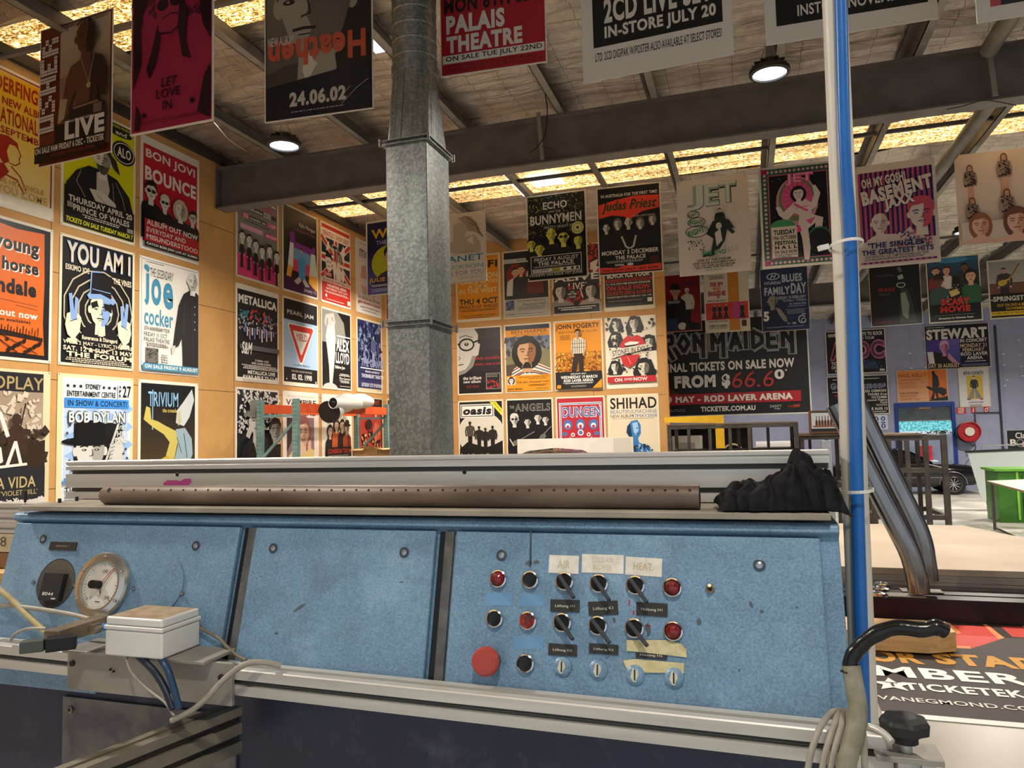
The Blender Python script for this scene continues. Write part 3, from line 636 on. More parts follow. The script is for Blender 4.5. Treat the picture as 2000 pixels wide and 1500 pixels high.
# clear cover sheet with its bolt low on the cabinet
cv = MB(); pc = noisy('dusty_clear_sheet', [(.4, '57565c'), (.6, '77746f')], 14, 5, .3); cv.box(-1.45, 1.263, 1.1, -1.0, 1.2685, 1.45, pc); cv = cv.build('cover_sheet', con)
bp = Vector((-1.425, 1.263, 1.425)); MB().lathe([(.008, 0), (.008, .005), (.004, .006), (.004, .012), (0, .012)], bp, (0, -1, 0), ink('8a8172', .35, .8), 6, False).build('bolt', cv)

# ------------------------------------------------------------------ aluminium profiles
def front_rail(xa, xb, za, zb, yf, name, label):
    # 45 x 45 slotted profile, front groove and top groove
    P = [(0, 0), (0, .017), (.009, .017), (.009, .027), (0, .027), (0, .043), (.002, .045), (.016, .045), (.016, .040), (.028, .040), (.028, .045), (.043, .045), (.045, .043), (.045, 0)]
    P[2:4] = [(.016, .017), (.016, .027)]
    b = MB(); A = [(xa, yf+y, za+z) for y, z in P]; b.prism(A, (xb-xa, 0, zb-za), alu)
    b.add([(xa, yf+.0155, za+.0175), (xb, yf+.0155, zb+.0175), (xb, yf+.0155, zb+.0265), (xa, yf+.0155, za+.0265)], [(0, 1, 2, 3)], alu_shade)  # groove back coloured dark as painted shade
    return obj1(b, name, (xa, yf, za), label, 'aluminium rail')
front_rail(-1.95, .165, 1.561, 1.5365, 1.117, 'aluminium_rail', 'slotted aluminium rail along the front edge under the blue panels')
g = MB(); g.prism([(-1.575, 1.37+y, 1.868+z) for y, z in ((0,0),(0,.016),(.018,.016),(.018,.026),(0,.026),(0,.058),(.018,.058),(.018,.068),(0,.068),(0,.077),(.002,.079),(.002,.081),(.0,.083),(.0,.088),(.002,.09),(.045,.09),(.045,0))], (1.705, 0, 0), alu)
for z in (.0165, .0585): g.add([(-1.574, 1.3875, 1.868+z), (.129, 1.3875, 1.868+z), (.129, 1.3875, 1.868+z+.009), (-1.574, 1.3875, 1.868+z+.009)], [(0, 1, 2, 3)], alu_shade)  # painted shade strips at the back of both grooves
rr = obj1(g, 'aluminium_rail', (-1.575, 1.37, 1.868), 'tall dusty aluminium profile along the back of the console top with a pink mark', 'aluminium rail')
pk = MB(); pts = [(318,945),(326,938),(345,938),(352,940),(360,935),(373,935),(374,942),(366,949),(352,949),(340,953),(325,952)]
pk.add([aty(x, y, 1.3695) for x, y in pts], [tuple(range(len(pts)))], ink('b8498c', .5)); pk.build('paint_mark', rr, fix=False)
for px, py in ((346,927),(346,958),(907,922),(907,956)):
    p = aty(px, py, 1.3695); MB().lathe([(.0045, 0), (.0035, .001), (0, .001)], p, (0, -1, 0), blk, 14).build('bolt_hole', rr)
# perforated pipe
pa, pb = Vector((-1.335, 1.265, 1.8865)), Vector((-.082, 1.265, 1.8865))
pm = noisy('brown_dusty_pipe', [(.3, '5a4b40'), (.6, '75665a'), (.8, '8d7f72')], 18, 5, .5, .3, sc=(.3, 1, 1)); RP = .0205
b = MB(); b.tube([pa+EX*(-.012), pa+EX*(-.009), pa, pb], [.008, .015, RP, RP], pm, 28)
dh = ink('120f0d', .8); i = 0
while True:
    px = 210+i*24.2
    if px > 1352: break
    p = aty(px, 970, 1.245); c = Vector((p.x, 1.265-RP*.80, 1.8865+RP*.60)); b.lathe([(.0023 if i else .005, .0004), (0, .0006)], c, (0, -.8, .6), dh, 10); i += 1
b.lathe([(RP*.86, 0), (0, .0)], pb+EX*.0005, (1, 0, 0), dh, 24)
obj1(b, 'perforated_pipe', pa, 'brown metal pipe with a row of small holes lying on the console top', 'pipe')

# crumpled black cloth
def crumple():
    nx, ny = 110, 60; vs = []; A = aty(1402, 1000, 1.27).x; Z = aty(1652, 1000, 1.27).x
    prof = [(0, .010), (.05, .026), (.14, .046), (.27, .050), (.38, .046), (.47, .062), (.58, .076), (.66, .096), (.73, .098), (.78, .082), (.82, .066), (.88, .068), (.94, .040), (.98, .014), (1, .004)]
    def env(s):
        for (a, h0), (b_, h1) in zip(prof, prof[1:]):
            if s <= b_: return h0+(h1-h0)*(s-a)/(b_-a)
        return .004
    for j in range(ny+1):
        for i in range(nx+1):
            s, t = i/nx, j/ny; hgt = env(s+.03*mn.noise((s*3, t*3, 5)))
            bulge = math.sin(PI*min(1, max(0, t)))**.42
            w1, w2 = mn.noise((s*3.2, t*2.2, 1.3)), mn.noise((s*6.5, t*4, 8.1))
            fold = abs(math.sin(s*17+6*w1+t*3.5))*.5+abs(math.sin(s*29-5*w2-t*6))*.25      # draped ridges
            z = hgt*bulge*(.72+.36*fold) + .006*w2*bulge
            x = A+(Z-A)*s+.010*w1+.004*math.sin(t*9+s*20); y = 1.232+.135*t-.018*fold*(1-t)+.01*w2
            z = max(z, .0012+.0006*fold)
            if s > .93: z -= (s-.93)*.10*(1-t)
            vs.append((x, y, 1.8665+max(z, .0012 if s <= .93 else -.008)))
    w = nx+1; b = MB(); b.add(vs, [(j*w+i, j*w+i+1, (j+1)*w+i+1, (j+1)*w+i) for j in range(ny) for i in range(nx)], noisy('black_cotton', [(.3, '161618'), (.7, '252528')], 60, 3, .95, spec=.15, bs=.25, bd=.0006, bscale=900), True); return b
o = obj1(crumple(), 'cloth', (0.04, 1.3, 1.866), 'crumpled black cloth lying on the right end of the console top', 'cloth')
m = o.modifiers.new('thick', 'SOLIDIFY'); m.thickness = .0015; m = o.modifiers.new('sub', 'SUBSURF'); m.levels = 1; m.render_levels = 1

# bracket, junction box, clamp head and cables on the front rail
plm = noisy('grey_plate', [(.3, '8c8880'), (.7, 'a5a097')], 10, 5, .5, .35)
br = thing('bracket', (-1.06, 1.1, 1.6), 'grey metal bracket plate bolted on the front rail under the white box', 'bracket')
MB().box(-1.262, 1.108, 1.532, -.885, 1.116, 1.606, plm).build('front_plate', br, bevel=.001)
MB().box(-1.25, 1.085, 1.607, -.925, 1.168, 1.613, plm).build('top_plate', br, bevel=.001)
for px, py, r in ((142,1295,.006),(433,1323,.006),(217,1307,.002),(223,1311,.002)):
    p = aty(px, py, 1.108); MB().lathe([(r, 0), (r, .003), (r*.8, .004), (0, .004)], p, (0, -1, 0), ink('2c2724', .5), 16).build('bolt', br)
jb = thing('junction_box', (-1.07, 1.15, 1.613), 'white plastic junction box with a dusty lid on the metal bracket', 'junction box')
wp = noisy('white_plastic', [(.3, 'd8d6d0'), (.7, 'e6e4de')], 6, 3, .4)
bx0, bx1, by0, by1 = -1.136, -1.006, 1.074, 1.170
MB().box(bx0, by0, 1.6135, bx1, by1, 1.660, wp).build('body', jb, bevel=.004, seg=3)
l = MB(); l.box(bx0-.0015, by0-.0015, 1.6605, bx1+.0015, by1+.0015, 1.668, wp); l.build('rim', jb, bevel=.002)
l = MB(); l.box(bx0+.001, by0+.001, 1.668, bx1-.001, by1-.001, 1.683, wp); l.build('lid', jb, bevel=.004, seg=3)
l = MB(); l.add([(bx0+.005, by0+.005, 1.6832), (bx1-.005, by0+.005, 1.6832), (bx1-.005, by1-.005, 1.6832), (bx0+.005, by1-.005, 1.6832)], [(0, 1, 2, 3)], noisy('brown_dust', [(.3, '8f7a60'), (.7, 'b09c82')], 30, 5, .8)); l.build('dust_layer', jb, fix=False)
# clamp head: dusty brown arm, black block, green grey end block
ch = thing('cable_clamp', (-1.25, 1.14, 1.62), 'dusty black and brown sensor head on the left of the white box', 'sensor')
zt = 1.668
def onz(px, py, z=zt): return atz(px, py, z)
a, b_ = onz(100, 1232), onz(205, 1200)
MB().bar(a-Vector((0,0,.012)), b_-Vector((0,0,.012)), .034, .024, noisy('brown_dusty_arm', [(.3, '5d5143'), (.7, '85765f')], 25, 5, .7)).build('arm', ch, bevel=.002)
a, b_ = onz(90, 1243), onz(150, 1236); MB().bar(a-Vector((0,0,.014)), b_-Vector((0,0,.014)), .022, .024, blk).build('black_block', ch, bevel=.002)
a, b_ = onz(40, 1248), onz(88, 1243); MB().bar(a-Vector((0,0,.014)), b_-Vector((0,0,.014)), .018, .02, ink('4b524c', .5)).build('end_block', ch, bevel=.002)
a, b_ = onz(178, 1224), onz(194, 1219); MB().cyl(a-Vector((0,0,.006)), b_-Vector((0,0,.006)), .009, ink('a39a86', .3, .9)).build('hose_fitting', ch)
c_ = onz(214, 1217); MB().cyl(b_-Vector((0,0,.006)), c_-Vector((0,0,.006)), .0065, ink('2f7fc4', .4)).build('blue_hose_end', ch)
def cable(name, pts, r, mat, label, cat='cable', group=None):
    P = spline([aty(*p) if len(p) == 3 else Vector(p[:3]) for p in pts]); b = MB().tube(P, r, mat, 10); return obj1(b, name, P[0], label, cat, group)
beige = noisy('beige_hose', [(.3, 'a8986e'), (.7, 'c4b68c')], 30, 4, .5)
greyc = noisy('grey_cable', [(.3, '8e887c'), (.7, 'aaa598')], 30, 4, .5)
cable('hose', ((-40,1130,1.15),(0,1153,1.15),(32,1180,1.15),(62,1210,1.145),(90,1236,1.14)), .0062, beige, 'beige air hose running down to the sensor head from the left edge')
cable('cable', ((-30,1180,1.15),(20,1183,1.15),(80,1190,1.15),(140,1200,1.145),(185,1212,1.14)), .0045, greyc, 'grey cable running behind the sensor head from the left edge')
cable('cable', ((20,1252,1.12),(30,1238,1.12),(55,1228,1.12),(90,1228,1.125)), .003, greyc, 'small grey looped cable over the rail at the far left')
cable('cable', ((548,1300,1.13),(515,1294,1.11),(480,1297,1.09),(440,1325,1.08),(405,1362,1.075),(375,1387,1.07),(335,1408,1.06)), .0052, greyc, 'thick grey cable looping off the rail to the right of the white box')
cable('cable', ((380,1222,1.172),(425,1245,1.163),(442,1262,1.16),(462,1280,1.158),(480,1290,1.155)), .0032, ink('7b715d', .5), 'thin brown cable from behind the white box down to the rail')
navy = ink('1d2a38', .4); teal = ink('2c4a58', .35)
cable('cable', ((268,1279,1.085),(300,1310,1.07),(322,1345,1.065),(338,1385,1.06)), .0062, navy, 'dark blue cable hanging below the left of the white box')
cable('cable', ((312,1281,1.09),(326,1305,1.07),(338,1340,1.065),(350,1385,1.06)), .0062, ink('22405f', .4), 'blue cable hanging below the right of the white box')
cable('cable', ((244,1277,1.085),(255,1310,1.075),(280,1338,1.07),(300,1355,1.065),(322,1372,1.06),(340,1398,1.06)), .0022, ink('a39d90', .5), 'thin grey wire sagging below the white box')
cable('cable', ((255,1277,1.085),(285,1300,1.075),(318,1335,1.07),(345,1375,1.06)), .0025, ink('7a705f', .5), 'thin brown wire below the white box')
# arm running from below the rail towards the viewer
ba, bb = atz(458, 1376, 1.492), atz(135, 1500, 1.492); dv = (bb-ba).normalized(); bb = ba+dv*1.1; sd = Vector((-dv.y, dv.x, 0)); sd = sd if sd.x > 0 else -sd
sec = [(.0225,0),(.0225,-.016),(.006,-.016),(.006,-.029),(.0225,-.029),(.0225,-.050),(.006,-.050),(.006,-.063),(.0225,-.063),(.0225,-.085),(-.0225,-.085),(-.0225,0),(-.006,0),(-.006,-.008),(.004,-.008),(.004,0)]
dp_ = noisy('dusty_profile', [(.3, '7d766a'), (.7, '9c9486')], 9, 5, .5, .3)
b = MB(); b.prism([ba+sd*x+Vector((0, 0, z)) for x, z in sec], bb-ba, dp_)
for z in (-.0165, -.0505): b.add([ba+sd*.0065+Vector((0, 0, z)), bb+sd*.0065+Vector((0, 0, z)), bb+sd*.0065+Vector((0, 0, z-.012)), ba+sd*.0065+Vector((0, 0, z-.012))], [(0, 1, 2, 3)], alu_shade)  # dark strips paint the shade in the side grooves
obj1(b, 'slotted_profile', ba, 'dusty slotted aluminium profile running from below the rail to the lower left', 'aluminium profile')
# right end: coil of grey cable, thick cable wrapped in black tape, knob on the end post
cab = noisy('dirty_grey_hose', [(.3, '6f6c58'), (.6, '8d8a78'), (.8, 'a09d8e')], 40, 5, .5)
P = spline([aty(*p) for p in ((1640,1620,1.0),(1652,1500,1.02),(1668,1440,1.03),(1676,1390,1.04),(1668,1335,1.05),(1662,1300,1.055))])
tc = thing('thick_cable', P[0], 'thick grey cable with its end wrapped in black tape curving to the right', 'cable')
MB().tube(P, .0115, cab, 14).build('sheath', tc)
P2 = spline([aty(*p) for p in ((1661,1315,1.055),(1662,1290,1.058),(1675,1268,1.06),(1705,1242,1.055),(1750,1226,1.05),(1800,1230,1.045),(1830,1226,1.045),(1852,1236,1.045))])
rad = [.0125, .0122]+[.0098+.0014*mn.noise((i*.23, 3, 1)) for i in range(len(P2)-4)]+[.0085, .005]
MB().tube(P2, rad, noisy('black_tape', [(.3, '101012'), (.7, '1e1e20')], 30, 2, .22, bs=.4, bd=.001, bscale=160), 14).build('black_tape', tc)
for i, (dx, lab) in enumerate(((0, 'outermost'), (28, 'second'), (44, 'third'), (60, 'innermost'))):
    cable('cable', ((1570+dx*.95,1560,1.03),(1582+dx,1480,1.04),(1600+dx*.95,1425,1.06),(1622+dx*.6,1394,1.09),(1640+dx*.5,1389,1.12),(1662+dx*.2,1396,1.14)), .0042, greyc, '%s grey cable loop of four hanging over the right rail end' % lab, group=None)
cable('cable', ((1678,1390,1.06),(1684,1420,1.05),(1688,1460,1.045),(1690,1560,1.04)), .0042, greyc, 'grey cable hanging just right of the thick taped cable')
cable('cable', ((1684,1418,1.10),(1705,1422,1.09),(1725,1432,1.08),(1742,1450,1.07)), .005, alu, 'short bright cable bent over the end of the rail below the knob')
ps = thing('rail_post', (.19, 1.12, 1.2), 'aluminium end post with a black star knob at the right end of the rail', 'post')
MB().prism([(.168+x, 1.10+y, 0) for x, y in ((0,0),(.016,0),(.016,.009),(.028,.009),(.028,0),(.045,0),(.045,.045),(0,.045))], (0, 0, 1.556), alu).build('upright', ps)
kp = aty(1732, 1435, 1.11)
MB().box(.142, 1.095, 1.557, .222, 1.15, 1.565, plm).build('clamp_plate', ps, bevel=.001)
k0 = Vector((.181, 1.118, 1.565)); kb = MB(); kb.lathe([(.008, 0), (.008, .012)], k0, (0, 0, 1), alu, 14); kb.lathe([(.016, .012), (.016, .022), (.019, .025)], k0, (0, 0, 1), blk2, 20)
n = 56; rr_ = [.031*(1-.10*(.5+.5*math.cos(7*2*PI*i/n))) for i in range(n)]
ring = lambda z, s: [k0+Vector((math.cos(2*PI*i/n)*rr_[i]*s, math.sin(2*PI*i/n)*rr_[i]*s, z)) for i in range(n)]
for (z0, s0), (z1, s1) in (((.024, .6), (.026, .96)), ((.026, .96), (.038, 1)), ((.038, 1), (.043, .9)), ((.043, .9), (.046, .5)), ((.046, .5), (.0465, .01))):
    kb.add(ring(z0, s0)+ring(z1, s1), [(i, (i+1) % n, n+(i+1) % n, n+i) for i in range(n)], blk2, True)
kb.build('star_knob', ps)
# conduits strapped together at the right end of the console
def vpt(px, py, y): return aty(px, py, y)
white_pipe = noisy('white_conduit', [(.3, 'c6c2b6'), (.7, 'd6d2c8')], 5, 3, .4)
a, b_ = aty(1630, 0, 1.39), aty(1684, 1290, 1.39)
dv = (b_-a); P = [a-dv*1.2, a, a+dv*.5, b_, b_+dv*.7]
obj1(MB().tube(P, .0210, white_pipe, 20), 'conduit', b_, 'wide white plastic conduit standing behind the blue pipe at the right of the console', 'conduit')
P = [aty(1642, 0, 1.352), aty(1650, 300, 1.352), aty(1661, 480, 1.352), aty(1674, 950, 1.352), aty(1685, 1330, 1.348)]
P = [P[0]+(P[0]-P[1])*3.2]+spline(P, 5)+[P[-1]+(P[-1]-P[-2])*.4]
obj1(MB().tube(P, .0104, noisy('blue_pipe', [(.3, '1f5ea8'), (.7, '2a6dba')], 8, 3, .3), 18), 'air_pipe', P[-1], 'bright blue pipe running from floor to roof at the right of the console', 'pipe')
for py, hx, lab in ((480, 1656, 'upper white cable tie around the blue pipe and the conduit'), (957, 1675, 'lower white cable tie around the blue pipe and the conduit')):
    c = aty(hx-4, py, 1.37); b = MB(); n = 28; loop = [c+Vector((.027*math.cos(2*PI*k/n), .045*math.sin(2*PI*k/n)-.002, .0015*math.cos(2*PI*k/n))) for k in range(n)]
    for k in range(n): b.bar(loop[k], loop[(k+1) % n], .0015, .005, wp)
    b.bar(c+Vector((-.030, -.012, -.001)), c+Vector((-.045, -.02, -.005)), .008, .009, wp); obj1(b, 'cable_tie', c, lab, 'cable tie')
# rod aerial and rubber stops at the left end of the console top
p0, p1 = Vector((-1.545, 1.24, 1.846)), Vector((-1.540, 1.24, 1.898)); b = MB(); b.cyl(p0, p0+(p1-p0)*.55, .0016, chrome, 8)
ro = thing('rod', p0, 'thin upright metal rod with a black tip at the left corner of the console', 'rod'); b.build('stem', ro); MB().cyl(p0+(p1-p0)*.5, p1, .0028, blk, 10).build('tip', ro)
for px, py, lab in ((106,978,'left of two small black rubber stops behind the console top'), (137,971,'right of two small black rubber stops behind the console top')):
    p = Vector((-1.5, 1.29 if px < 120 else 1.335, 1.866)); obj1(MB().lathe([(.0035, 0), (.0038, .009), (.003, .010), (0, .010)], p, (0, 0, 1), blk2, 12), 'rubber_stop', p, lab, 'rubber stop')
# ------------------------------------------------------------------ posters on the left wall (columns run away from the camera)
AW, AH = .841, 1.189
COLS = dict(A=4.031, B=4.942, C=5.846, D=7.318, E=8.246, F=9.166, G=10.17, H=11.17)
ROWS = {1: 5.155, 2: 3.891, 3: 2.629}
def left(col, row, bg, art, label, **k):
    return poster((LX+.002, COLS[col], ROWS[row]), (0, 1, 0), AW, AH, bg, art, label, group='posters on the left wall', **k)
W_, K_, CR = 'f2ede2', '19181a', 'e9dcc0'
SK = 'd8d3c9'; SKN = 'd6a27c'
art = GR(5, 5, 95, 128, 'e2ab17', 'eed79a', 12)+R(3, 3, 97, 4.5, '8a2a1e')+R(3, 3, 4.5, 128, '8a2a1e')+R(95.5, 3, 97, 128, '8a2a1e')
art += T('POWDERFINGER', 7, 9, 93, 25, '9c2a1a', .03)+T('THE NEW ALBUM', 22, 30, 92, 38, '9c2a1a', .02)+T('INTERNATIONALIST', 7, 41, 93, 57, '9c2a1a', .02)+T('LATE SEPTEMBER', 14, 60, 93, 67, '9c2a1a', .02)
art += PL('9c2a1a', 38, 70, 48, 68, 58, 72, 60, 80, 56, 76, 50, 76, 47, 84, 50, 94, 44, 98, 38, 90, 35, 80)+LN('9c2a1a', 1, 58, 76, 62, 84, 60, 88, 61, 92, 56, 96, 50, 95)+PL('9c2a1a', 30, 102, 44, 97, 50, 104, 44, 112, 36, 124, 28, 124)+LN('9c2a1a', 1.2, 52, 98, 62, 106, 68, 118)+LN('9c2a1a', 1.6, 46, 108, 58, 110, 66, 122)
art += T('THE HIT SINGLE', 34, 112, 88, 117, 'b8954c')+T('DAY YOU COME', 14, 119, 92, 127, 'bfa468')
left('A', 1, 'f3ead6', art, 'glossy yellow poster with dark red lettering and a red printed man, topmost at far left', rough=.25)
art = R(3, 3, 97, 9, K_)+T('THE HARNESS PRESENT', 50, 4.5, 94, 7.5, 'd8d820')+R(3, 9, 97, 138, 'd4d319')
art += E(76, 12.5, 18, 4.5, K_)+T('and', 70, 10, 86, 15, W_)
art += E(82, 35, 17, 14, K_, .15)+RING(82, 35, 14.5, 11.5, 1, W_)+T('ALO', 72, 29, 92, 41, W_, .03)
art += PL(K_, 10, 112, 5, 94, 18, 76, 34, 66, 52, 66, 72, 70, 90, 86, 96, 104, 97, 118, 60, 116)+PL('b9b5aa', 44, 70, 58, 68, 62, 86, 58, 100, 44, 98)+LN('8d897e', 1, 24, 74, 18, 88, 30, 104)+LN('8d897e', 1, 70, 74, 80, 90, 86, 108)+LN('8d897e', .8, 66, 76, 68, 98)
art += HEAD(52, 54, 30, 'd3cfc4', '26241f', '211f1c', 'short', shade='8f8a7f', beard='4a463f', turn=-.15)+PL('26241f', 60, 42, 70, 48, 76, 64, 68, 60, 63, 54)
art += PL('cfcabf', 34, 92, 52, 90, 70, 100, 72, 112, 60, 114, 44, 106)+LN('6d695f', .8, 44, 96, 64, 108)+R(3, 104, 97, 138, K_)+PL(K_, 3, 96, 36, 106, 3, 106)
art += T('THURSDAY APRIL 20', 8, 106, 94, 113, W_, .03)+T('PRINCE OF WALES', 14, 115, 90, 122, W_, .03)+BL(24, 123.5, 80, 128, W_, 2, 3)+T('TICKETS ON SALE TUESDAY MARCH 7', 5, 130.5, 95, 136, 'e6e529', .03, .2)+R(6, 114, 13, 120, '9b978c')+R(86, 124, 95, 129, '9b978c')
left('B', 1, 'd4d319', art, 'lime yellow and black poster of a seated man in a leather jacket', edge='f0eada')
def trio(u, v, h, cols, dark=K_, style=('short',)*6, cl=K_, drop=2.6):
    o = []
    for i, (du, dv, s) in enumerate(cols): o += BUST(u+du, v+dv, h*s, SK, '201d1c', cl, '1a1818', style[i], shade='9a958b', drop=drop)
    return o
art = R(4, 10, 96, 131, 'b01d2c')+T('BON JOVI', 8, 15, 92, 29, W_, .03)+T('BOUNCE', 7, 37, 94, 55, W_, .04)+STAR(50, 36, 2.5, K_)
art += BUST(88, 82, 17, SK, '1c1a1a', '141315', '1a1818', 'short', spec=True, drop=2.6)+BUST(38, 76, 19, SK, 'c9c2ae', '141315', '1a1818', 'shades', drop=2.6)+BUST(15, 68, 23, SK, '161414', '141315', '1a1818', 'shades', drop=2.6)+BUST(64, 78, 23, SK, 'b8ac90', '1b1a1c', '1a1818', 'curly', shade='8d877c', drop=2.4)
art += DOTS(30, 96, 44, 104, W_, 14, 1.5, 4)+DOTS(52, 98, 60, 114, W_, 18, 1.4, 5)+R(4, 104, 96, 131, 'b01d2c')+PL('141315', 4, 98, 96, 112, 96, 104, 60, 96, 4, 92)
art += T('ALBUM OUT NOW', 7, 104, 94, 111, W_, .03)+T('EVERYDAY AND', 7, 114, 72, 120, W_, .02)+T('MISUNDERSTOOD', 7, 122.5, 94, 128.5, W_, .02)+R(4, 131, 96, 138, '141315')+T('CATCH BON JOVI LIVE AT RUMBA', 7, 132.5, 94, 136.5, W_, .03)
left('C', 1, W_, art, 'red poster with four men in black and spaced white lettering', edge='f2eee6')
art = PL('de6a22', 3, 8, 30, 6, 60, 9, 90, 7, 91, 60, 90, 100, 92, 134, 60, 133, 30, 135, 3, 133)
art += T('neil young', 4, 18, 85, 37, W_, .05)+T('neil young', 3, 17, 84, 36, K_, .04)+T('crazy horse', 4, 40, 85, 57, W_, .05)+T('crazy horse', 3, 39, 84, 56, K_, .04)+T('greendale', 4, 60, 82, 80, K_, .05)+LN(K_, .4, 40, 82, 84, 84)+LN(K_, .4, 60, 86, 84, 88)
art += T('album   out now', 4, 91, 84, 98, W_, .03)+T('(DVD version available)', 10, 100, 76, 104, K_)
art += PL('2b1a12', 3, 108, 20, 110, 50, 112, 90, 116, 90, 120, 60, 118, 3, 116)
for i in range(26): art += LN('2b1a12', .7, 4+i*3.2, 116-(i % 3), 4.5+i*3.2, 106+(i*7 % 5))
art += LN('2b1a12', 1, 20, 116, 4, 133)+LN('2b1a12', 1, 34, 116, 62, 133)+LN('2b1a12', .8, 44, 116, 84, 133)
for i in range(22): art += R(50+(i*11 % 38), 119+(i*5 % 12), 53+(i*11 % 38), 122.5+(i*5 % 12), '2b1a12')
for i in range(5): art += LN('2b1a12', .8, 24-i*1.4, 117+i*3.4, 23.6-i*1.4, 119+i*3.4)
left('A', 2, K_, art, 'orange poster with ragged black frame and large black serif lettering at far left', edge='eee6d4')
blu = '86a6d8'
art = []
for i, r in enumerate((18, 27, 36, 46)): art += RING(50, 78, r, r*1.0, 1.6, 'c9bda2', 13)
art += T('YOU AM I', 7, 6, 93, 30, blu, .05)+T('YOU AM I', 8, 7, 92, 29, CR, .02)+T('ESKIMO JOE', 6, 32, 36, 40, CR, .03)+T('THE VINES', 68, 36, 94, 43, CR, .03)
art += PL(K_, 24, 118, 28, 100, 40, 92, 62, 92, 74, 100, 78, 118)+HEAD(51, 76, 38, CR, K_, K_, 'none', shade=blu)+PL(K_, 38, 70, 46, 66, 48, 72, 40, 76)+PL(K_, 55, 68, 66, 68, 66, 78, 56, 74)
art += PL(blu, 33, 62, 36, 66, 51, 63, 68, 68, 72, 64, 66, 60, 51, 57, 36, 58)+PL(K_, 37, 60, 39, 36, 66, 36, 65, 62, 51, 58)+LN(blu, 1.6, 37, 60, 38.5, 35, 52, 33)+LN(blu, 1, 40, 54, 64, 55)+R(48, 98, 55, 106, CR)
for s, u in ((1, 16), (-1, 84)):
    q = lambda *a: PL(CR, *[x if i % 2 else u+s*(x-16) for i, x in enumerate(a)])
    w = lambda *a: PL(blu, *[x if i % 2 else u+s*(x-16) for i, x in enumerate(a)])
    art += q(6, 98, 8, 86, 12, 84, 10, 64, 14, 63, 17, 82, 18, 66, 22, 68, 21, 84, 26, 88, 24, 104, 16, 114, 9, 108)+w(10, 64, 14, 63, 17, 82, 18, 66, 22, 68, 20, 92, 13, 92)+q(9, 112, 20, 112, 22, 118, 8, 116)+LN(K_, .8, u-s*4, 94, u+s*5, 90)
art += T('Reverence & Disregard', 27, 107, 74, 113, CR, .04)+T('WED. 2 MAY - LYRIC THEATRE', 4, 114, 96, 118, CR, .02)+T('SAT. 12 & SUN. 13 MAY', 4, 120, 96, 125, CR, .03)+T('THE FORUM', 8, 126, 95, 131.5, CR, .04)+BL(6, 132.5, 94, 138.5, CR, 3, 8)
left('B', 2, K_, art, 'black poster of a pale blue top hatted preacher raising both hands', edge='f0e4c8')
bl2 = '4a8fb0'
art = RING(50, 70.5, 0, 0, .1, K_, 3)+LN('3a3a3a', .5, 3, 3, 97, 3)+LN('3a3a3a', .5, 3, 3, 3, 138)+BL(6, 5, 42, 7, '555555', 1, 2)+T('THE LEGENDARY', 16, 12, 54, 23, K_, 0)
art += E(10, 13, 3.6, 3.6, bl2)+T('j', 7, 10, 15, 60, bl2, .03)+T('o', 18, 24, 34, 58, bl2, .03)+T('e', 37, 26, 54, 60, bl2, .03)+T('cocker', 7, 62, 54, 83, bl2, .02)+T('30TH ANNIVERSARY TOUR', 7, 85, 48, 90, K_, 0)+T('FRIDAY 11 OCT', 7, 92, 44, 97, '333333', 0)+T('PALAIS THEATRE', 7, 98.5, 48, 103.5, '333333', 0)+BL(7, 105, 46, 110, '555555', 3, 5)
art += R(9, 111, 29, 129, '77746d')+DOTS(10, 112, 28, 128, '3c3a36', 40, 1.6, 9)+BL(32, 118, 44, 130, '777777', 4, 6)
art += PL('2a2a2b', 80, 30, 90, 29, 97, 34, 97, 131, 70, 131, 68, 92, 62, 104, 52, 108, 56, 84, 62, 52, 70, 36)+PL('d6d2ca', 50, 106, 56, 104, 55, 112, 50, 116)+LN('454547', .8, 72, 48, 70, 90)+LN('3d3d3f', .8, 86, 40, 88, 130)
for i in range(4): art += E(90, 50+i*10, .9, .9, W_, n=8)
art += HEAD(86, 18, 24, 'd9d5cd', 'c9c5bb', '3a3836', 'none', shade='aaa69c', beard='b5b1a6')+PL(W_, 84, 30, 92, 29, 88, 36)+R(3, 130, 97, 138, bl2)+T('ON SALE FRIDAY 9 AUGUST', 6, 131.5, 95, 136, W_, .03)
left('C', 2, W_, art, 'white poster with blue lettering and a bearded man in a long dark coat', edge='f2eee6', tilt=0.004)
art = T('COLDPLAY', 4, 7, 92, 20, 'b59d6a', .01)+GR(3, 22, 92, 92, 'a3907c', 'c7b49a', 10)+DOTS(4, 24, 92, 60, 'd9cbb6', 60, 5, 3)+DOTS(4, 60, 92, 96, '3a2c22', 90, 6, 6)
art += PL('33251d', 3, 96, 14, 80, 30, 84, 40, 70, 50, 76, 60, 66, 72, 76, 92, 70, 92, 98)+PL('5f4030', 10, 70, 16, 44, 26, 36, 32, 46, 30, 66, 38, 84, 12, 88)+PL('3d2a20', 52, 62, 60, 52, 68, 58, 74, 84, 52, 88)+E(22, 36, 5, 6, '3d2a20')+E(61, 50, 5, 6, '3d2a20')+LN('33251d', 2, 22, 40, 14, 24)+LN('33251d', 1.6, 64, 62, 70, 34)
art += LN(W_, 4, 6, 50, 14, 66, 24, 40)+LN(W_, 4, 30, 46, 28, 66)+LN(W_, 4, 36, 66, 44, 44, 52, 66)+LN(W_, 3, 8, 72, 14, 94, 22, 72)+LN(W_, 3.4, 28, 76, 26, 94)+LN(W_, 3.4, 34, 74, 34, 94, 46, 90, 44, 78, 34, 74)+LN(W_, 3.4, 52, 94, 60, 72, 66, 94)+LN(W_, 2.6, 40, 96, 72, 94)
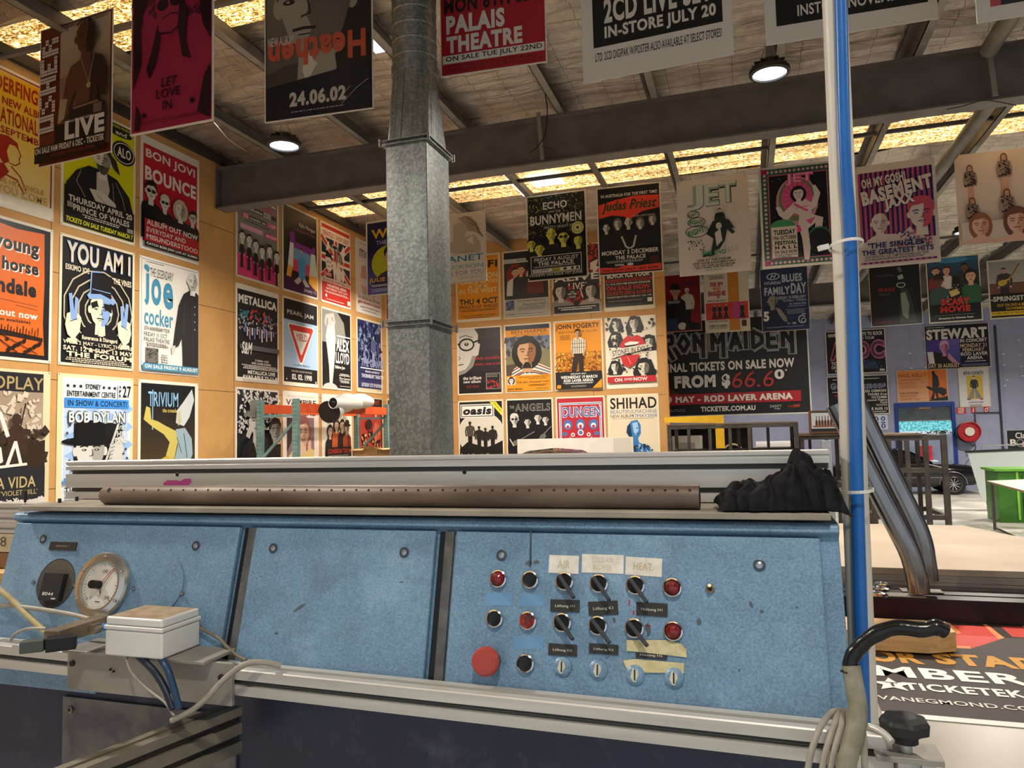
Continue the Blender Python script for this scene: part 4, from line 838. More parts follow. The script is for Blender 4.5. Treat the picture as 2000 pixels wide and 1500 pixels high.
art += R(3, 97, 92, 134, '25262a')+T('NEW ALBUM', 8, 100, 44, 104, 'c4ad78', .01)+T('VIVA LA VIDA', 4, 106, 82, 117, 'c4ad78', .01)+T("NEW SINGLE 'VIOLET HILL'", 6, 119, 84, 124, 'c4ad78', 0)+T('OUT NOW', 6, 126, 36, 130, 'c4ad78', 0)+PL('e3dbd2', 3, 134, 40, 134, 60, 131, 92, 128, 92, 138.5, 3, 138.5)+DOTS(40, 128, 92, 133, 'e3dbd2', 40, 2, 2)+T('COLDPLAY.COM', 10, 134.5, 44, 137, '8b8378', 0)
left('A', 3, '25262a', art, 'dark brown poster with white brush strokes over a battle picture, lowest at far left', border=(3, 3, 8, 3), edge='e6d7ae')
b3 = '3f8fe0'; lb = '9cc0ec'
art = R(8, 36, 92, 128, 'c6daf2')
for i in range(4):
    for j in range(7): art += PL(lb, 8+i*24, 42+j*12, 20+i*24, 36+j*12, 32+i*24, 42+j*12, 20+i*24, 48+j*12) if (i+j) % 2 else []
for i in range(3): art += STAR(12+i*8, 15, 2.8, K_)+STAR(58+i*7.5, 15, 2.8, K_)
art += T('SYDNEY', 34, 11.5, 54, 18, K_, .02)+T('ENTERTAINMENT CENTRE', 11, 21, 74, 28, K_, .01)+LN(K_, .5, 77, 11, 77, 29)+T('27', 84, 11, 96, 27, K_, .02)+T('A', 79, 11, 82, 15, K_)+T('P', 79, 17, 82, 21, K_)+T('R', 79, 23, 82, 27, K_)
art += R(8, 30, 93, 42, b3)+T('IN SHOW & CONCERT!', 12, 32.5, 90, 40, '10131c', .02)+R(20, 62, 84, 128, '1a1a1c')
art += PL('d8d5cd', 66, 84, 84, 78, 86, 112, 70, 122)+HEAD(41, 96, 52, 'dcd9d1', '101012', '2c2a28', 'hat', shade='a9a59c', beard=None)+PL('1a1a1c', 20, 128, 26, 116, 40, 122, 56, 124, 60, 128)+LN('cfccc4', 3, 78, 62, 56, 126)+LN('cfccc4', 3, 72, 88, 62, 126)
for i in range(8): art += LN('55524c', .7, 58+i*1.5, 124-i*5, 66+i*1.2, 122-i*5)
art += T('BOB DYLAN', 12, 46, 88, 62, '111318', .05)+T('BOB DYLAN', 13, 47, 87, 61, W_, .03)+T('and', 74, 62, 90, 70, W_, .01, .3)+T('HIS', 76, 72, 87, 79, W_, .02)+T('BAND', 73, 81, 90, 88, W_, .02)
for u, v in ((14, 64), (11, 74), (12, 82), (14, 108), (19, 114), (17, 120), (88, 96), (85, 102), (90, 108)): art += STAR(u, v, 2.6, '20293c')
art += E(79, 122, 13, 5, K_)+RING(79, 122, 11.5, 3.9, .5, W_, 20)+T('Pleez', 71, 119.5, 87, 124.5, W_, .02, .3)
art += R(7, 129, 93, 136, b3)+T("DON'T YOU DARE MISS IT!", 10, 130.5, 90, 135, '10131c', .02)
art += T('TICKETS', 8, 137.2, 44, 139.5, K_, .02)
def stretch(a, f): return [('p', [(u, v*f) for u, v in e[1]], e[2]) if e[0] == 'p' else ('t', e[1], e[2], e[3]*f, e[4], e[5]*f)+e[6:] for e in a]
art = stretch(art[:-1], .86)+T('TICKETS', 8, 121, 44, 127, K_, .02)+T('ticketmaster.com.au', 8, 129, 50, 135, '333333', 0)
left('B', 3, 'e2eaee', art, 'pale blue diamond pattern poster of a man in a black hat with a guitar', edge='eadcb0', border=(6, 4, 4, 3))
art = GR(4, 4, 94, 110, '14161a', '4a3b24', 10)+R(4, 110, 94, 138, '1a2430')+T('TRIVIUM', 15, 14, 64, 32, '8fc0e4', .01)+LN('8fc0e4', 1.4, 22, 12, 22, 60)+T('the crusade', 38, 34, 62, 39, 'd8c26a')
art += PL('cdbb62', 8, 48, 12, 32, 18, 34, 20, 48, 30, 50, 44, 56, 60, 62, 64, 74, 58, 96, 46, 104, 44, 92, 50, 76, 40, 66, 24, 58)+PL('9bb1bd', 60, 60, 76, 58, 88, 72, 90, 92, 78, 112, 64, 110, 58, 98, 64, 80)+PL('cfd6d6', 60, 52, 62, 36, 72, 26, 88, 8, 92, 22, 84, 44, 74, 56)+PL('c8c3a0', 62, 40, 68, 36, 70, 50, 64, 56)
art += PL('c9a936', 14, 122, 28, 100, 46, 92, 58, 104, 40, 116, 24, 126)+PL('6f5b1e', 18, 118, 40, 98, 44, 102, 22, 122)+PL('c9a936', 60, 118, 80, 112, 84, 124, 64, 128)+LN('a9c3d6', 3, 4, 130, 40, 118, 60, 108)+LN('e4f0f6', 1, 4, 129, 40, 117)+LN('2f3f4a', 1, 62, 70, 70, 90)+LN('2f3f4a', 1, 74, 66, 80, 96)+PL('b9b58a', 4, 138, 10, 126, 18, 126, 16, 138)+PL('2a3a1c', 36, 128, 52, 124, 54, 136, 38, 138)+DOTS(60, 126, 92, 137, '8fa6b4', 20, 2, 5)
left('C', 3, '14161a', art, 'dark fantasy poster of a yellow skinned swordsman with flowing white hair', border=(4, 4, 6, 3), edge='eee6d4')
# second group, beyond the steel beam
pk = 'e0407c'
art = PL(pk, 3, 108, 10, 100, 50, 108, 97, 96, 97, 138, 3, 138)+T('BRANZ', 40, 6, 94, 18, W_, .03)+T('XTRAVAGENZA', 34, 20, 90, 29, pk, .02)+R(12, 31, 62, 38, '2a2a2c')+T('the definitive', 13, 32.5, 60, 37, W_)+R(63, 31, 80, 38, 'cfcac2')+R(82, 31, 94, 38, '2a2a2c')+T('BEST OF', 64, 32.5, 92, 37, '2a2a2c')
art += R(14, 44, 28, 51, pk)+T('22', 16, 45, 26, 50, W_)+R(30, 45, 70, 51, '2a2a2c')+T('tracks on', 31, 46, 68, 50, W_)+R(72, 44, 94, 51, pk)+T('2 CDS', 74, 45, 92, 50, W_)+BL(10, 54, 84, 57, '2a2a2c', 1, 2)+R(8, 61, 60, 68, 'e4a7bf')+R(66, 62, 96, 69, pk)+T('OUT NOW!', 68, 63.5, 94, 68, W_)
for i, (u, v) in enumerate(((12, 80), (27, 82), (41, 87), (55, 93), (72, 88), (89, 94))):
    art += E(u, v+9, 8, 14, '9a9690')+MAN(u, v+6, 40, 'e6e0d6', '1a1818', '18171a', '18171a', k=.8)+HEAD(u, v, 15, 'e9e4da', '1a1818', '1a1818', 'short')
left('D', 1, '7d7873', art, 'grey and pink poster of six cartoon men in black suits', edge='ece4d4')
art = GR(3, 3, 97, 34, '4c3f2e', '0d0c0e', 8)+T('Kylie Minogue', 46, 22, 92, 30, 'e8e2d8', 0)+T('Impossible Princess', 34, 32, 93, 39, 'a64a80', 0)
art += PL('7d2f86', 20, 42, 32, 42, 34, 56, 84, 58, 84, 54, 92, 54, 92, 70, 20, 66)+PL('6d9fc9', 26, 66, 90, 70, 92, 88, 22, 84)+PL('c2455f', 22, 84, 92, 88, 94, 108, 20, 104)+PL('e9e7e0', 20, 60, 30, 60, 28, 100, 14, 98)+PL('e0a63c', 14, 98, 27, 100, 22, 118, 10, 116)+PL('dfe8e0', 80, 66, 92, 66, 98, 104, 74, 104)+PL('f0a83a', 74, 104, 97, 104, 97, 128, 72, 120)+PL('3c1640', 3, 116, 74, 118, 97, 130, 97, 138, 3, 138)
art += PL('4a93c4', 46, 78, 58, 78, 64, 88, 62, 116, 44, 116, 42, 88)+MAN(52, 64, 60, 'caa690', '1f1a1c', '4a93c4', 'b6b6c4', k=.7)[12:]+PL('c9b8c0', 44, 112, 30, 122, 40, 126, 52, 118)+PL('c9b8c0', 60, 112, 74, 124, 62, 126, 54, 118)+T('January 12', 58, 128, 93, 135, 'e8e2d8', 0)
left('E', 1, '0d0c0e', art, 'black poster of a crouching woman in blue inside a rainbow coloured light frame', edge='ece4d4')
rd = 'c8352b'; nv = '1c2033'
art = R(3, 3, 97, 10, rd)+T('DEFINITELY 1 SHOW ONLY!', 6, 14, 94, 23, rd, .02)+R(3, 26, 97, 96, nv)
for q in ((3, 26, 97, 96), (97, 26, 3, 96)): art += LN(W_, 14, *q)+LN(rd, 7, *q)
art += R(42, 26, 58, 96, W_)+R(3, 54, 97, 70, W_)+R(46, 26, 54, 96, rd)+R(3, 58, 97, 65, rd)
art += T('The', 36, 34, 78, 64, W_, .09)+T('The', 38, 35, 76, 63, nv, .03)+T('Who', 36, 64, 78, 96, W_, .09)+T('Who', 38, 66, 76, 95, W_, .03)+PL(W_, 66, 44, 74, 28, 82, 44, 77, 44, 77, 60, 71, 60)+PL(W_, 16, 56, 30, 54, 36, 64, 34, 78, 26, 86, 18, 80, 14, 68)+PL(nv, 14, 60, 18, 50, 34, 52, 36, 66, 30, 60, 20, 60)+E(22, 68, 2, 1.2, nv)+E(30, 68, 2, 1.2, nv)+LN(nv, 1, 22, 76, 30, 75)+PL(W_, 20, 36, 26, 30, 28, 44, 16, 50)
art += R(8, 86, 34, 94, rd)+T('TOURING', 9, 87, 33, 93, W_)+R(3, 97, 97, 104, W_)+T('SELLING FAST-DON\'T MISS OUT!', 6, 98, 95, 103, rd, .03)+R(3, 104.5, 97, 138, rd)+T('VODAFONE ARENA', 18, 107, 84, 112, W_, .03)+T('SATURDAY 31ST JULY', 16, 113.5, 88, 118.5, W_, .03)+BL(8, 120, 92, 124, W_, 2, 3)+BL(8, 134, 80, 137, 'f0d8cc', 1, 6)+E(14, 129, 3, 3, W_)+R(84, 128, 94, 136, W_)
left('F', 1, W_, art, 'red, white and navy poster with a flag pattern behind tall white letters', edge='f0e8dc')
mm = 'a8282e'
art = BL(10, 6, 70, 9, '6a5a56', 1, 3)+T('mocca', 14, 18, 86, 34, '5c3038', 0)
for i in range(9): art += LN(mm, 2.2, 24+i*6, 50-i*.5, 18+i*6, 74)
for i in range(8): art += LN(mm, 2, 22+i*7, 88, 28+i*6, 104)
art += T('fri 28 & sat 29 dec', 8, 108, 92, 114, '6d2a30', 0)+T('gershwin room', 6, 116, 94, 124, mm, .01)+T('esplanade hotel, st kilda', 14, 127, 86, 131, '5c3038', 0)+BL(20, 134, 80, 136, '8a6a66', 1, 4)
left('G', 1, 'e6dcd2', art, 'pale poster with red striped shapes, partly hidden by the purple hanging poster', edge='e8dccb')
art = R(4, 90, 96, 136, rd)+T('THE CORNER', 6, 94, 90, 104, W_, .03)+T('SATURDAY', 6, 108, 90, 116, W_, .03)+BL(6, 120, 90, 132, W_, 3, 4)+DOTS(6, 60, 90, 88, W_, 30, 5, 5)
left('H', 1, K_, art, 'black poster with a red lower third just left of the metal duct', edge='e6d8bc')
art = T('METALLICA', 5, 15, 95, 28, W_, .05)+DOTS(4, 40, 96, 62, '5a78a8', 26, 3, 5)+DOTS(4, 46, 96, 66, 'b8b0a4', 60, 2.4, 6)+DOTS(28, 36, 50, 52, 'b03a34', 16, 3.4, 7)+DOTS(58, 36, 74, 54, 'c0463a', 14, 3, 8)+DOTS(4, 38, 24, 52, '3a7a8c', 20, 2.5, 9)
for i in range(13): art += R(14+i*5.6, 62, 17+i*5.6, 70+(i*5 % 12), ('6f78b8', 'c8b4b8', '8a70a0', 'd8d0c0')[i % 4])
art += R(4, 88, 97, 95, '57565a')+T('S&M', 8, 84, 32, 102, W_, .02, .3)+T('21 SONGS - 2 CDS', 38, 108, 70, 111, W_)+T('OVER 2 HOURS OF MUSIC', 30, 112.5, 76, 115.5, W_)+BL(6, 117, 94, 124, W_, 3, 3)+T('METALLICA LIVE', 20, 125, 84, 130.5, W_, .03)+T('AVAILABLE 22-11-99', 8, 132, 94, 137.5, W_, .03)
left('D', 2, K_, art, 'black poster with white block heading above a colourful stage photograph', edge='eee6d6', border=(3, 8, 3, 6))
art = R(3, 36, 97, 112, 'a9c3dc')+T('PEARL JAM', 12, 20, 86, 29, 'e6e2d8', .01)
def tri(r, c): return PL(c, *[q for a in (-90, -30+0, 90) for q in ()]) if False else []
art += PL(W_, 13, 44, 16, 41, 84, 41, 88, 45, 54, 104, 49, 106, 45, 103)+PL('c23a30', 16, 45, 18, 43, 82, 43, 85, 46, 52, 102, 49, 103, 46, 101)+PL(W_, 27, 53, 29, 52, 73, 52, 75, 54, 51, 90, 49, 90)+T('YIELD', 35, 56, 67, 67, 'c23a30', .01)+T('TOURING MARCH', 28, 106, 74, 109, '2a2a30', .01)+T('THE NEW ALBUM INSTORE', 22, 116, 80, 119, 'c9c5bc', 0)+T('02. 02. 1998', 24, 122, 80, 131, 'ece8de', .02)+STAR(10, 131, 2, W_)+R(90, 131, 94, 136, 'c9c5bc')
left('E', 2, K_, art, 'light blue and black poster with a red triangular give way sign', edge='ece2cc', border=(3, 3, 3, 6))
art = PL('8c8880', 3, 3, 52, 3, 74, 20, 80, 44, 70, 60, 3, 60)+PL('d4d0c6', 20, 30, 30, 18, 42, 24, 46, 50, 44, 78, 40, 104, 34, 134, 26, 134, 24, 100, 18, 70, 14, 50)+E(28, 22, 7, 9, 'bdb9ae')+PL('bdb9ae', 10, 26, 14, 12, 40, 6, 46, 22, 42, 30, 36, 14, 18, 18, 16, 34)+E(28, 140, 24, 10, 'c9c5ba')+R(50, 44, 96, 46, W_)
art += T('ALEX', 48, 50, 92, 72, W_, .03)+T('LLOYD', 46, 74, 92, 94, W_, .03)+T('Eskimo Joe', 44, 98, 76, 105, W_, .03)+BL(56, 112, 94, 117, W_, 3, 2)+T('The Corner', 56, 118.5, 94, 122.5, W_, .02)+BL(56, 124, 92, 129, W_, 3, 3)+BL(54, 134, 96, 136, W_, 1, 6)
left('F', 2, K_, art, 'black poster with a tall pale statue figure on its left half', edge='ece2cc')
art = DOTS(6, 8, 94, 84, '7d87a8', 90, 6, 2)+DOTS(6, 8, 94, 84, '1c2446', 70, 5, 3)+MAN(58, 30, 62, 'a9aec4', '20264a', '4a5480', '8d94b0')+MAN(76, 18, 50, 'a9aec4', '20264a', '1c2446', '3c4670')+RING(28, 72, 10, 12, 2, '9aa2c0')+RING(84, 76, 9, 10, 1.6, '9aa2c0')
art += T('THE GIANTS', 6, 78, 95, 93, '8d96b8', .03)+R(4, 95, 96, 97, W_)+T('SHAUN LAWRENCE', 22, 100, 78, 104, 'd8d6dc')+T('THORNBURY THEATRE', 8, 107, 94, 114, 'e4e2e6', .02)+T('SATURDAY 21ST OF NOVEMBER', 8, 124, 92, 131, 'd8d6dc', .02)
left('G', 2, '2c3566', art, 'navy blue poster with a washed out photograph and white serif lettering', edge='e8d8b4', border=(4, 4, 4, 8))
left('H', 2, 'e6d6b2', BL(20, 90, 80, 100, 'b0a080', 3, 3)+T('NEW', 30, 100, 60, 106, '8a7a60'), 'blank cream poster beside the metal duct on the left wall', edge='e0cfa8')
art = DOTS(3, 3, 97, 66, 'e6e2da', 260, 3.4, 3)+HEAD(84, 62, 34, '8d8981', '1c1b1c', '222020', 'short', shade='55524d')+PL('19181b', 66, 84, 97, 82, 97, 138, 66, 138)+BUST(38, 48, 42, 'c9c5bc', '87837b', '1b1a1d', '1c1a1a', 'hat', shade='7d7972', drop=2.2, wide=.8)+PL('cfcac0', 14, 70, 22, 52, 32, 48, 30, 58, 22, 74)+PL('cfcac0', 30, 74, 44, 72, 38, 96)
art += R(3, 104, 97, 138, '17161a')+T('TNT', 6, 101, 28, 110, 'b4302c', .01)+T('MY BETTER HALF', 5, 113, 80, 121, W_, .02)+T('TIM ROGERS & THE TEMPERANCE', 5, 123, 95, 129, 'b4302c', 0)+BL(5, 130.5, 94, 136, W_, 2, 3)
left('D', 3, '2b2a2c', art, 'black and white poster of a man in a felt hat behind the rack', edge='f0e8dc', tilt=-.008)
art = T('THE MELBOURNE FESTIVAL PRESENTS', 12, 7, 90, 9, '8a8078', 0)+T('VAMPIRE', 8, 13, 92, 22, '2a1c1c', .02)+T('WEEKEND', 8, 30, 92, 39, '2a1c1c', .02)+R(10, 42, 86, 108, '8a6f74')+PL('d8bfa0', 10, 108, 22, 96, 38, 90, 62, 88, 84, 104, 86, 108)+PL('dcc27e', 14, 108, 36, 92, 50, 98, 66, 88, 86, 96, 86, 108)+HEAD(54, 66, 46, 'e3bfa4', '8a5a54', '4a2f2c', 'long', shade='d2a68c')+PL('3c2c34', 10, 42, 24, 42, 22, 80, 10, 96)+PL('dcb89c', 68, 80, 76, 78, 76, 92, 66, 92)
art += T('TUESDAY 4 MAY', 8, 112, 86, 118, '2a2422', .01)+T('PALACE THEATRE', 8, 121, 86, 128, '2a2422', .01)+BL(8, 131, 80, 135, '9a9086', 2, 3)
left('E', 3, 'eadfd0', art, 'cream poster of a fair haired woman in a yellow shirt, behind the rack', edge='ece2d2')
art = E(50, 52, 34, 36, 'd8cfb8')+DOTS(20, 20, 80, 50, '4a4438', 60, 2, 2)
for i, (u, v, c, st) in enumerate(((24, 64, '1c1a1a', 'long'), (44, 54, 'b4502a', 'long'), (62, 54, '1c1a1a', 'short'), (78, 58, '8c3a20', 'hat'))): art += BUST(u, v, 19, 'd8b89c', '1c1714', c, '1a1512', st, drop=2.8, wide=.8)
art += R(10, 92, 92, 138, '1a1718')+T('OUTSIDE', 26, 18, 90, 30, '5a2018', .03)+T('COHESION TOUR', 14, 95, 88, 103, 'b4302a', .02)+BL(14, 106, 88, 112, '8d8878', 2, 3)+T('FRIDAY JUNE 11', 14, 115, 90, 124, W_, .02)+T('THE FORUM', 22, 127, 84, 136, W_, .03)
left('F', 3, 'e9dfcc', art, 'cream and black poster of four musicians in orange tops, behind the rack', edge='e6dac2')
art = R(8, 18, 92, 138, 'a8332c')+T('QUINTET', 20, 6, 86, 15, 'a8332c', .02)+DOTS(14, 70, 88, 130, '1c1516', 70, 6, 4)+DOTS(14, 70, 88, 130, 'd8a878', 40, 4, 5)+E(40, 52, 12, 10, '1c1516')+E(68, 66, 14, 18, 'c8604a')+LN('1c1516', 1.4, 60, 52, 60, 84)+LN('1c1516', 1.4, 72, 50, 72, 86)+E(66, 34, 4, 6, 'd8a878')
left('G', 3, '191516', art, 'dark red and black illustrated poster behind the cardboard box', edge='c9b48c')
left('H', 3, '1b1818', RING(50, 60, 34, 40, 9, 'c2542c')+T('LIVE', 20, 110, 80, 124, W_), 'black poster with an orange ring just left of the metal duct', edge='d8c8a4')
# ------------------------------------------------------------------ posters on the back wall
BC = (-4.860, -3.974, -3.087, -2.207); BR_ = (5.166, 3.875, 2.585)
def back(col, row, bg, art, label, **k):
    kw = dict(edge='e9dcc0'); kw.update(k)
    return poster((BC[col], BY-.002, BR_[row]), (1, 0, 0), AW, AH, bg, art, label, group='posters on the back wall', **kw)
og = 'e0901f'
art = T('LO-FI', 20, 14, 94, 30, K_, .03)+T('SENSATION', 12, 40, 94, 52, 'ecd9a8', .02)+T('ONCE UPON', 12, 54, 94, 62, 'ecd9a8', .02)+T('A TIME', 28, 64, 72, 71, 'ecd9a8', .02)+T('IN THE WEST', 8, 72, 92, 82, 'ecd9a8', .02)+T('THU 4 OCT', 8, 93, 93, 105, K_, .03)+T('PRINCE OF WALES', 8, 107, 93, 114, K_, .01)+BL(6, 116, 94, 121, K_, 2, 3)+T('TICKETS ON SALE FRIDAY 7 SEPTEMBER', 14, 128, 88, 131, K_, 0)+BL(20, 133, 80, 135, K_, 1, 3)
back(0, 0, og, art, 'plain orange poster with black and cream lettering right of the duct', border=(4, 4, 4, 6))
art = R(3, 3, 97, 16, K_)+R(3, 17, 97, 26, 'bcbcb0')+T('FOO FIGHTERS', 32, 18.5, 90, 24, '3a3a3a', 0)+E(30, 52, 22, 24, '7a1e18')+MAN(66, 30, 78, SKN, '221a16', 'b9b4a8', '202838', k=1.2)+BUST(28, 46, 20, SKN, '1f1714', 'dcd8cc', '2a1a14', 'short', drop=2.4)+BUST(40, 42, 19, SKN, '33251c', '1b1a1c', '2a1a14', 'short', drop=3)+BUST(70, 46, 18, SKN, '1b1a1c', '5a2020', '2a1a14', 'cap', drop=2.6)
art += R(3, 102, 97, 138, 'c3c3b6')+R(6, 104, 24, 124, '2a3558')+DOTS(7, 105, 23, 123, '8d98b8', 20, 2, 3)+T('Wed 4th February', 30, 104, 92, 110, '3a3a3a', 0)+T('Festival Hall', 44, 111, 92, 117, '3a3a3a', 0)+BL(30, 119, 94, 127, '777777', 3, 3)+T('JUICE MAXX', 5, 132, 26, 135.5, K_, .01)+BL(30, 133, 92, 135, '666666', 1, 4)
back(1, 0, K_, art, 'black and grey poster of young men, half hidden by the hanging yellow faced poster')
art = R(3, 3, 97, 138, '2a2526')+DOTS(60, 3, 97, 60, 'b8342a', 60, 5, 3)+PL(W_, 80, 40, 96, 34, 92, 48, 98, 50, 82, 68, 86, 54, 79, 54)+T('ALIVE', 4, 60, 96, 74, W_, .03)+T('LIVE!', 34, 78, 72, 92, W_, .02)+DOTS(30, 86, 96, 130, 'b8342a', 70, 5, 6)
art += BUST(18, 94, 30, 'd8d4ca', '161415', '8d8a82', '1a1718', 'curly', shade='6d6962', drop=1.5)+BUST(80, 96, 30, 'd8d4ca', '161415', 'a9a59c', '1a1718', 'curly', shade='6d6962', drop=1.4)+E(42, 102, 11, 11, K_)+T('THE', 38, 95, 46, 98, W_)+T('FIRST TIME', 33, 99, 51, 103, W_)+T('ON DVD', 35, 105, 49, 109, W_)+R(4, 124, 96, 138, '141213')+BL(10, 127, 90, 135, W_, 2, 4)+LN(W_, 2, 58, 90, 64, 110)
back(2, 0, '2a2526', art, 'red, black and white poster of long haired performers, above the orange cornfield poster')
art = GR(4, 4, 96, 60, '7d1a16', '141214', 8)+T('BLACK ICE TOUR', 8, 64, 92, 76, W_, .03)+R(4, 78, 96, 84, '9c2420')+T('SPECIAL GUESTS WOLFMOTHER', 6, 79, 94, 83, '141214', .02)+T('11, 13 & 15TH FEB ETIHAD STADIUM', 6, 86, 92, 90, W_, .02)+T('ON SALE NOW', 6, 91.5, 92, 101, 'c0332c', .03)+T('TICKETS $99 & $149.90', 6, 103, 94, 111, 'c0332c', .02)+T('TICKETMASTER.COM.AU 136 100', 6, 112.5, 94, 115.5, W_, .01)+BL(6, 121, 80, 125, '8d8880', 1, 3)+R(86, 119, 95, 127, W_)
back(3, 0, '141214', art, 'black poster with white and red slanted tour lettering, top right on the back wall', border=(3, 3, 3, 8))
art = GR(3, 3, 97, 138, '3a3134', '161416', 6)+PL('cfc8bc', 3, 3, 40, 3, 48, 16, 47, 34, 52, 36, 48, 58, 42, 62, 36, 82, 20, 94, 3, 98)+PL('8f887d', 34, 60, 42, 60, 36, 82, 18, 96, 3, 100, 3, 92, 18, 88, 28, 76)+RING(22, 36, 16, 12, 3.4, '141214')+LN('141214', 3.4, 38, 32, 50, 28)+LN('141214', 3.4, 3, 34, 6, 35)+E(22, 35, 5, 3.4, '2a2624')+E(22, 34, 1.4, 1.2, W_)+LN('5a524a', 1.6, 6, 20, 20, 16, 36, 22)+LN('6d655c', 1.4, 3, 60, 8, 64, 3, 68)+LN('4a3f3a', 1.8, 3, 78, 14, 77)
art += T('elvis costello', 40, 62, 96, 69, 'b03a3c', .01)+T('when i was cruel', 40, 75, 96, 81, 'b03a3c', .01)+T('the brilliant', 13, 103, 54, 110, W_, .01)+T('new album', 14, 111, 52, 117, W_, .01)+T('out now', 20, 121, 48, 127, '8c2c2c', .01)+R(64, 98, 95, 131, 'a9a59c')+R(65, 99, 94, 130, '1c1a1b')+DOTS(66, 112, 93, 128, 'a8302c', 24, 3, 4)+BL(66, 101, 92, 108, '8d8880', 2, 3)
back(0, 1, '161416', art, 'black poster with half a bald face wearing heavy glasses')
art = R(3, 3, 97, 12, '1c2030')+R(3, 12, 97, 26, og)+T('BEN HARPER:', 16, 13, 94, 20, '2a1c14', 0)+T('AND THE INNOCENT CRIMINALS', 24, 21.5, 94, 24.5, '4a2c14', 0)+GR(3, 26, 97, 70, '5c6a84', '8d8878', 5)+DOTS(3, 30, 97, 70, '3c3a40', 30, 8, 3)+PL('7a7252', 3, 66, 50, 62, 97, 54, 97, 106, 3, 106)+PL('4a4030', 3, 84, 40, 80, 40, 106, 3, 106)
art += PL('e8dcc6', 14, 106, 20, 92, 36, 82, 66, 80, 84, 88, 97, 94, 97, 106)
for i, c in enumerate(('7a2c34', 'e8dcc6', '3c5870', 'e8dcc6', '8c3438', '35404c')): art += LN(c, 2.2, 16-i*.2, 104-(5-i)*3+8, 40, 84+i*3.4, 64, 83+i*3.6, 97, 97+i*2.6)
art += BUST(48, 58, 56, 'c99a70', '18130f', 'e8dcc6', '1f150f', 'curly', shade='8a5c3a', beard=None, drop=.5, wide=.1)+PL('1c1510', 40, 84, 56, 84, 58, 92, 38, 92)+E(48, 83, 6, 4, '1c1510')
art += R(3, 106, 97, 138, og)+R(6, 109, 22, 124, W_)+HEAD(14, 116, 13, SK, K_, K_, 'curly')+T('with special guests: BRAD', 30, 108, 94, 112, '3a2410', 0)+BL(50, 113, 92, 115, '5a3a18', 1, 3)+T('7th Jan: Festival Hall', 26, 118, 94, 123, '3a2410', 0)+BL(50, 125, 92, 129, '6a4418', 2, 4)+T('JUICE MAXX', 6, 132, 38, 136, '2a1c10', .02)+BL(66, 133, 94, 135, '5a3a18', 1, 3)
back(1, 1, og, art, 'orange poster of a man with bushy hair and striped jumper')
art = R(3, 3, 97, 104, og)+T('JOHN FOGERTY', 5, 7, 94, 20, '2a1a12', .03)+T('REVIVAL TOUR', 11, 21.5, 90, 26, '7a4412', 0)+BL(12, 30, 36, 40, '5a3412', 4, 3)+R(3, 64, 97, 104, 'c47a1e')+DOTS(3, 66, 97, 104, '7a4412', 120, 3, 4)+DOTS(3, 66, 97, 104, 'f0b850', 90, 2.4, 5)+PL('2a2018', 42, 66, 62, 66, 60, 104, 52, 104, 51, 80, 46, 104, 36, 104)
art += PL('e2d6bc', 46, 36, 56, 36, 66, 42, 66, 62, 62, 68, 40, 68, 36, 62, 38, 42)
for i in range(6): art += LN('3a3028', 1.2, 40+i*4.6, 40, 40+i*4.4, 67)
art += LN('3a3028', .8, 37, 48, 66, 48)+LN('3a3028', .8, 37, 56, 66, 56)+LN('c99a70', 3, 37, 60, 41, 74)+LN('c99a70', 3, 64, 60, 61, 72)+HEAD(51, 28, 16, 'c99a70', '20150f', '20150f', 'short', shade='8a5c3a')+R(3, 104, 97, 138, K_)+T('ONE SHOW ONLY', 34, 107, 66, 110, W_, .01)+T('WEDNESDAY 19 MARCH', 14, 112, 88, 118, W_, .03)+T('ROD LAVER ARENA', 20, 119, 80, 124.5, W_, .03)+BL(16, 126, 84, 129, W_, 2, 3)+R(6, 130, 14, 137, og)+BL(34, 132, 66, 136, '9d998f', 2, 4)+PL(og, 78, 138, 97, 120, 97, 138)
back(2, 1, og, art, 'orange poster of a man in checked shirt standing in a cornfield')
art = R(3, 3, 97, 138, 'e9dfc9')
for i, (u, v, h) in enumerate(((22, 14, 20), (58, 14, 24), (20, 42, 22), (86, 52, 22), (18, 98, 20), (74, 102, 30))): art += PL('1c1a1a', u-h*.7, v+h*.3, u-h*.3, v-h*.6, u+h*.5, v-h*.5, u+h*.8, v+h*.4, u+h*.6, v+h*.8, u-h*.6, v+h*.8)+HEAD(u, v, h, 'ded6c4', '1c1a1a', '1c1a1a', 'long', shade='6d675c')
art += DOTS(3, 3, 97, 115, '1c1a1a', 70, 4, 9)+PL('c02a2c', 28, 58, 38, 44, 46, 38, 54, 42, 64, 38, 74, 44, 80, 58, 66, 62, 40, 64)+PL(W_, 38, 54, 50, 50, 68, 52, 62, 57, 42, 59)+PL('1c1214', 38, 58, 66, 56, 58, 62, 42, 63)+PL('c02a2c', 30, 78, 68, 76, 60, 92, 46, 102, 34, 94)+LN('e4a09c', 1.2, 44, 80, 50, 94)+PL('d8cfbb', 6, 66, 86, 56, 94, 62, 12, 82)+T('STONES IN EXILE', 14, 63, 86, 74, '2a2624', .01, .1, -.11)
art += R(3, 118, 97, 130, 'b8262c')+T('ON', 17, 121, 32, 128, W_, .03)+T('DVD', 36, 121.5, 52, 126, W_, .02, .2)+T('NOW', 54, 120.5, 81, 127.5, W_, .03)
back(3, 1, 'e9dfc9', art, 'white poster with red lips over black and white faces and a red strip', border=(3, 3, 3, 3))
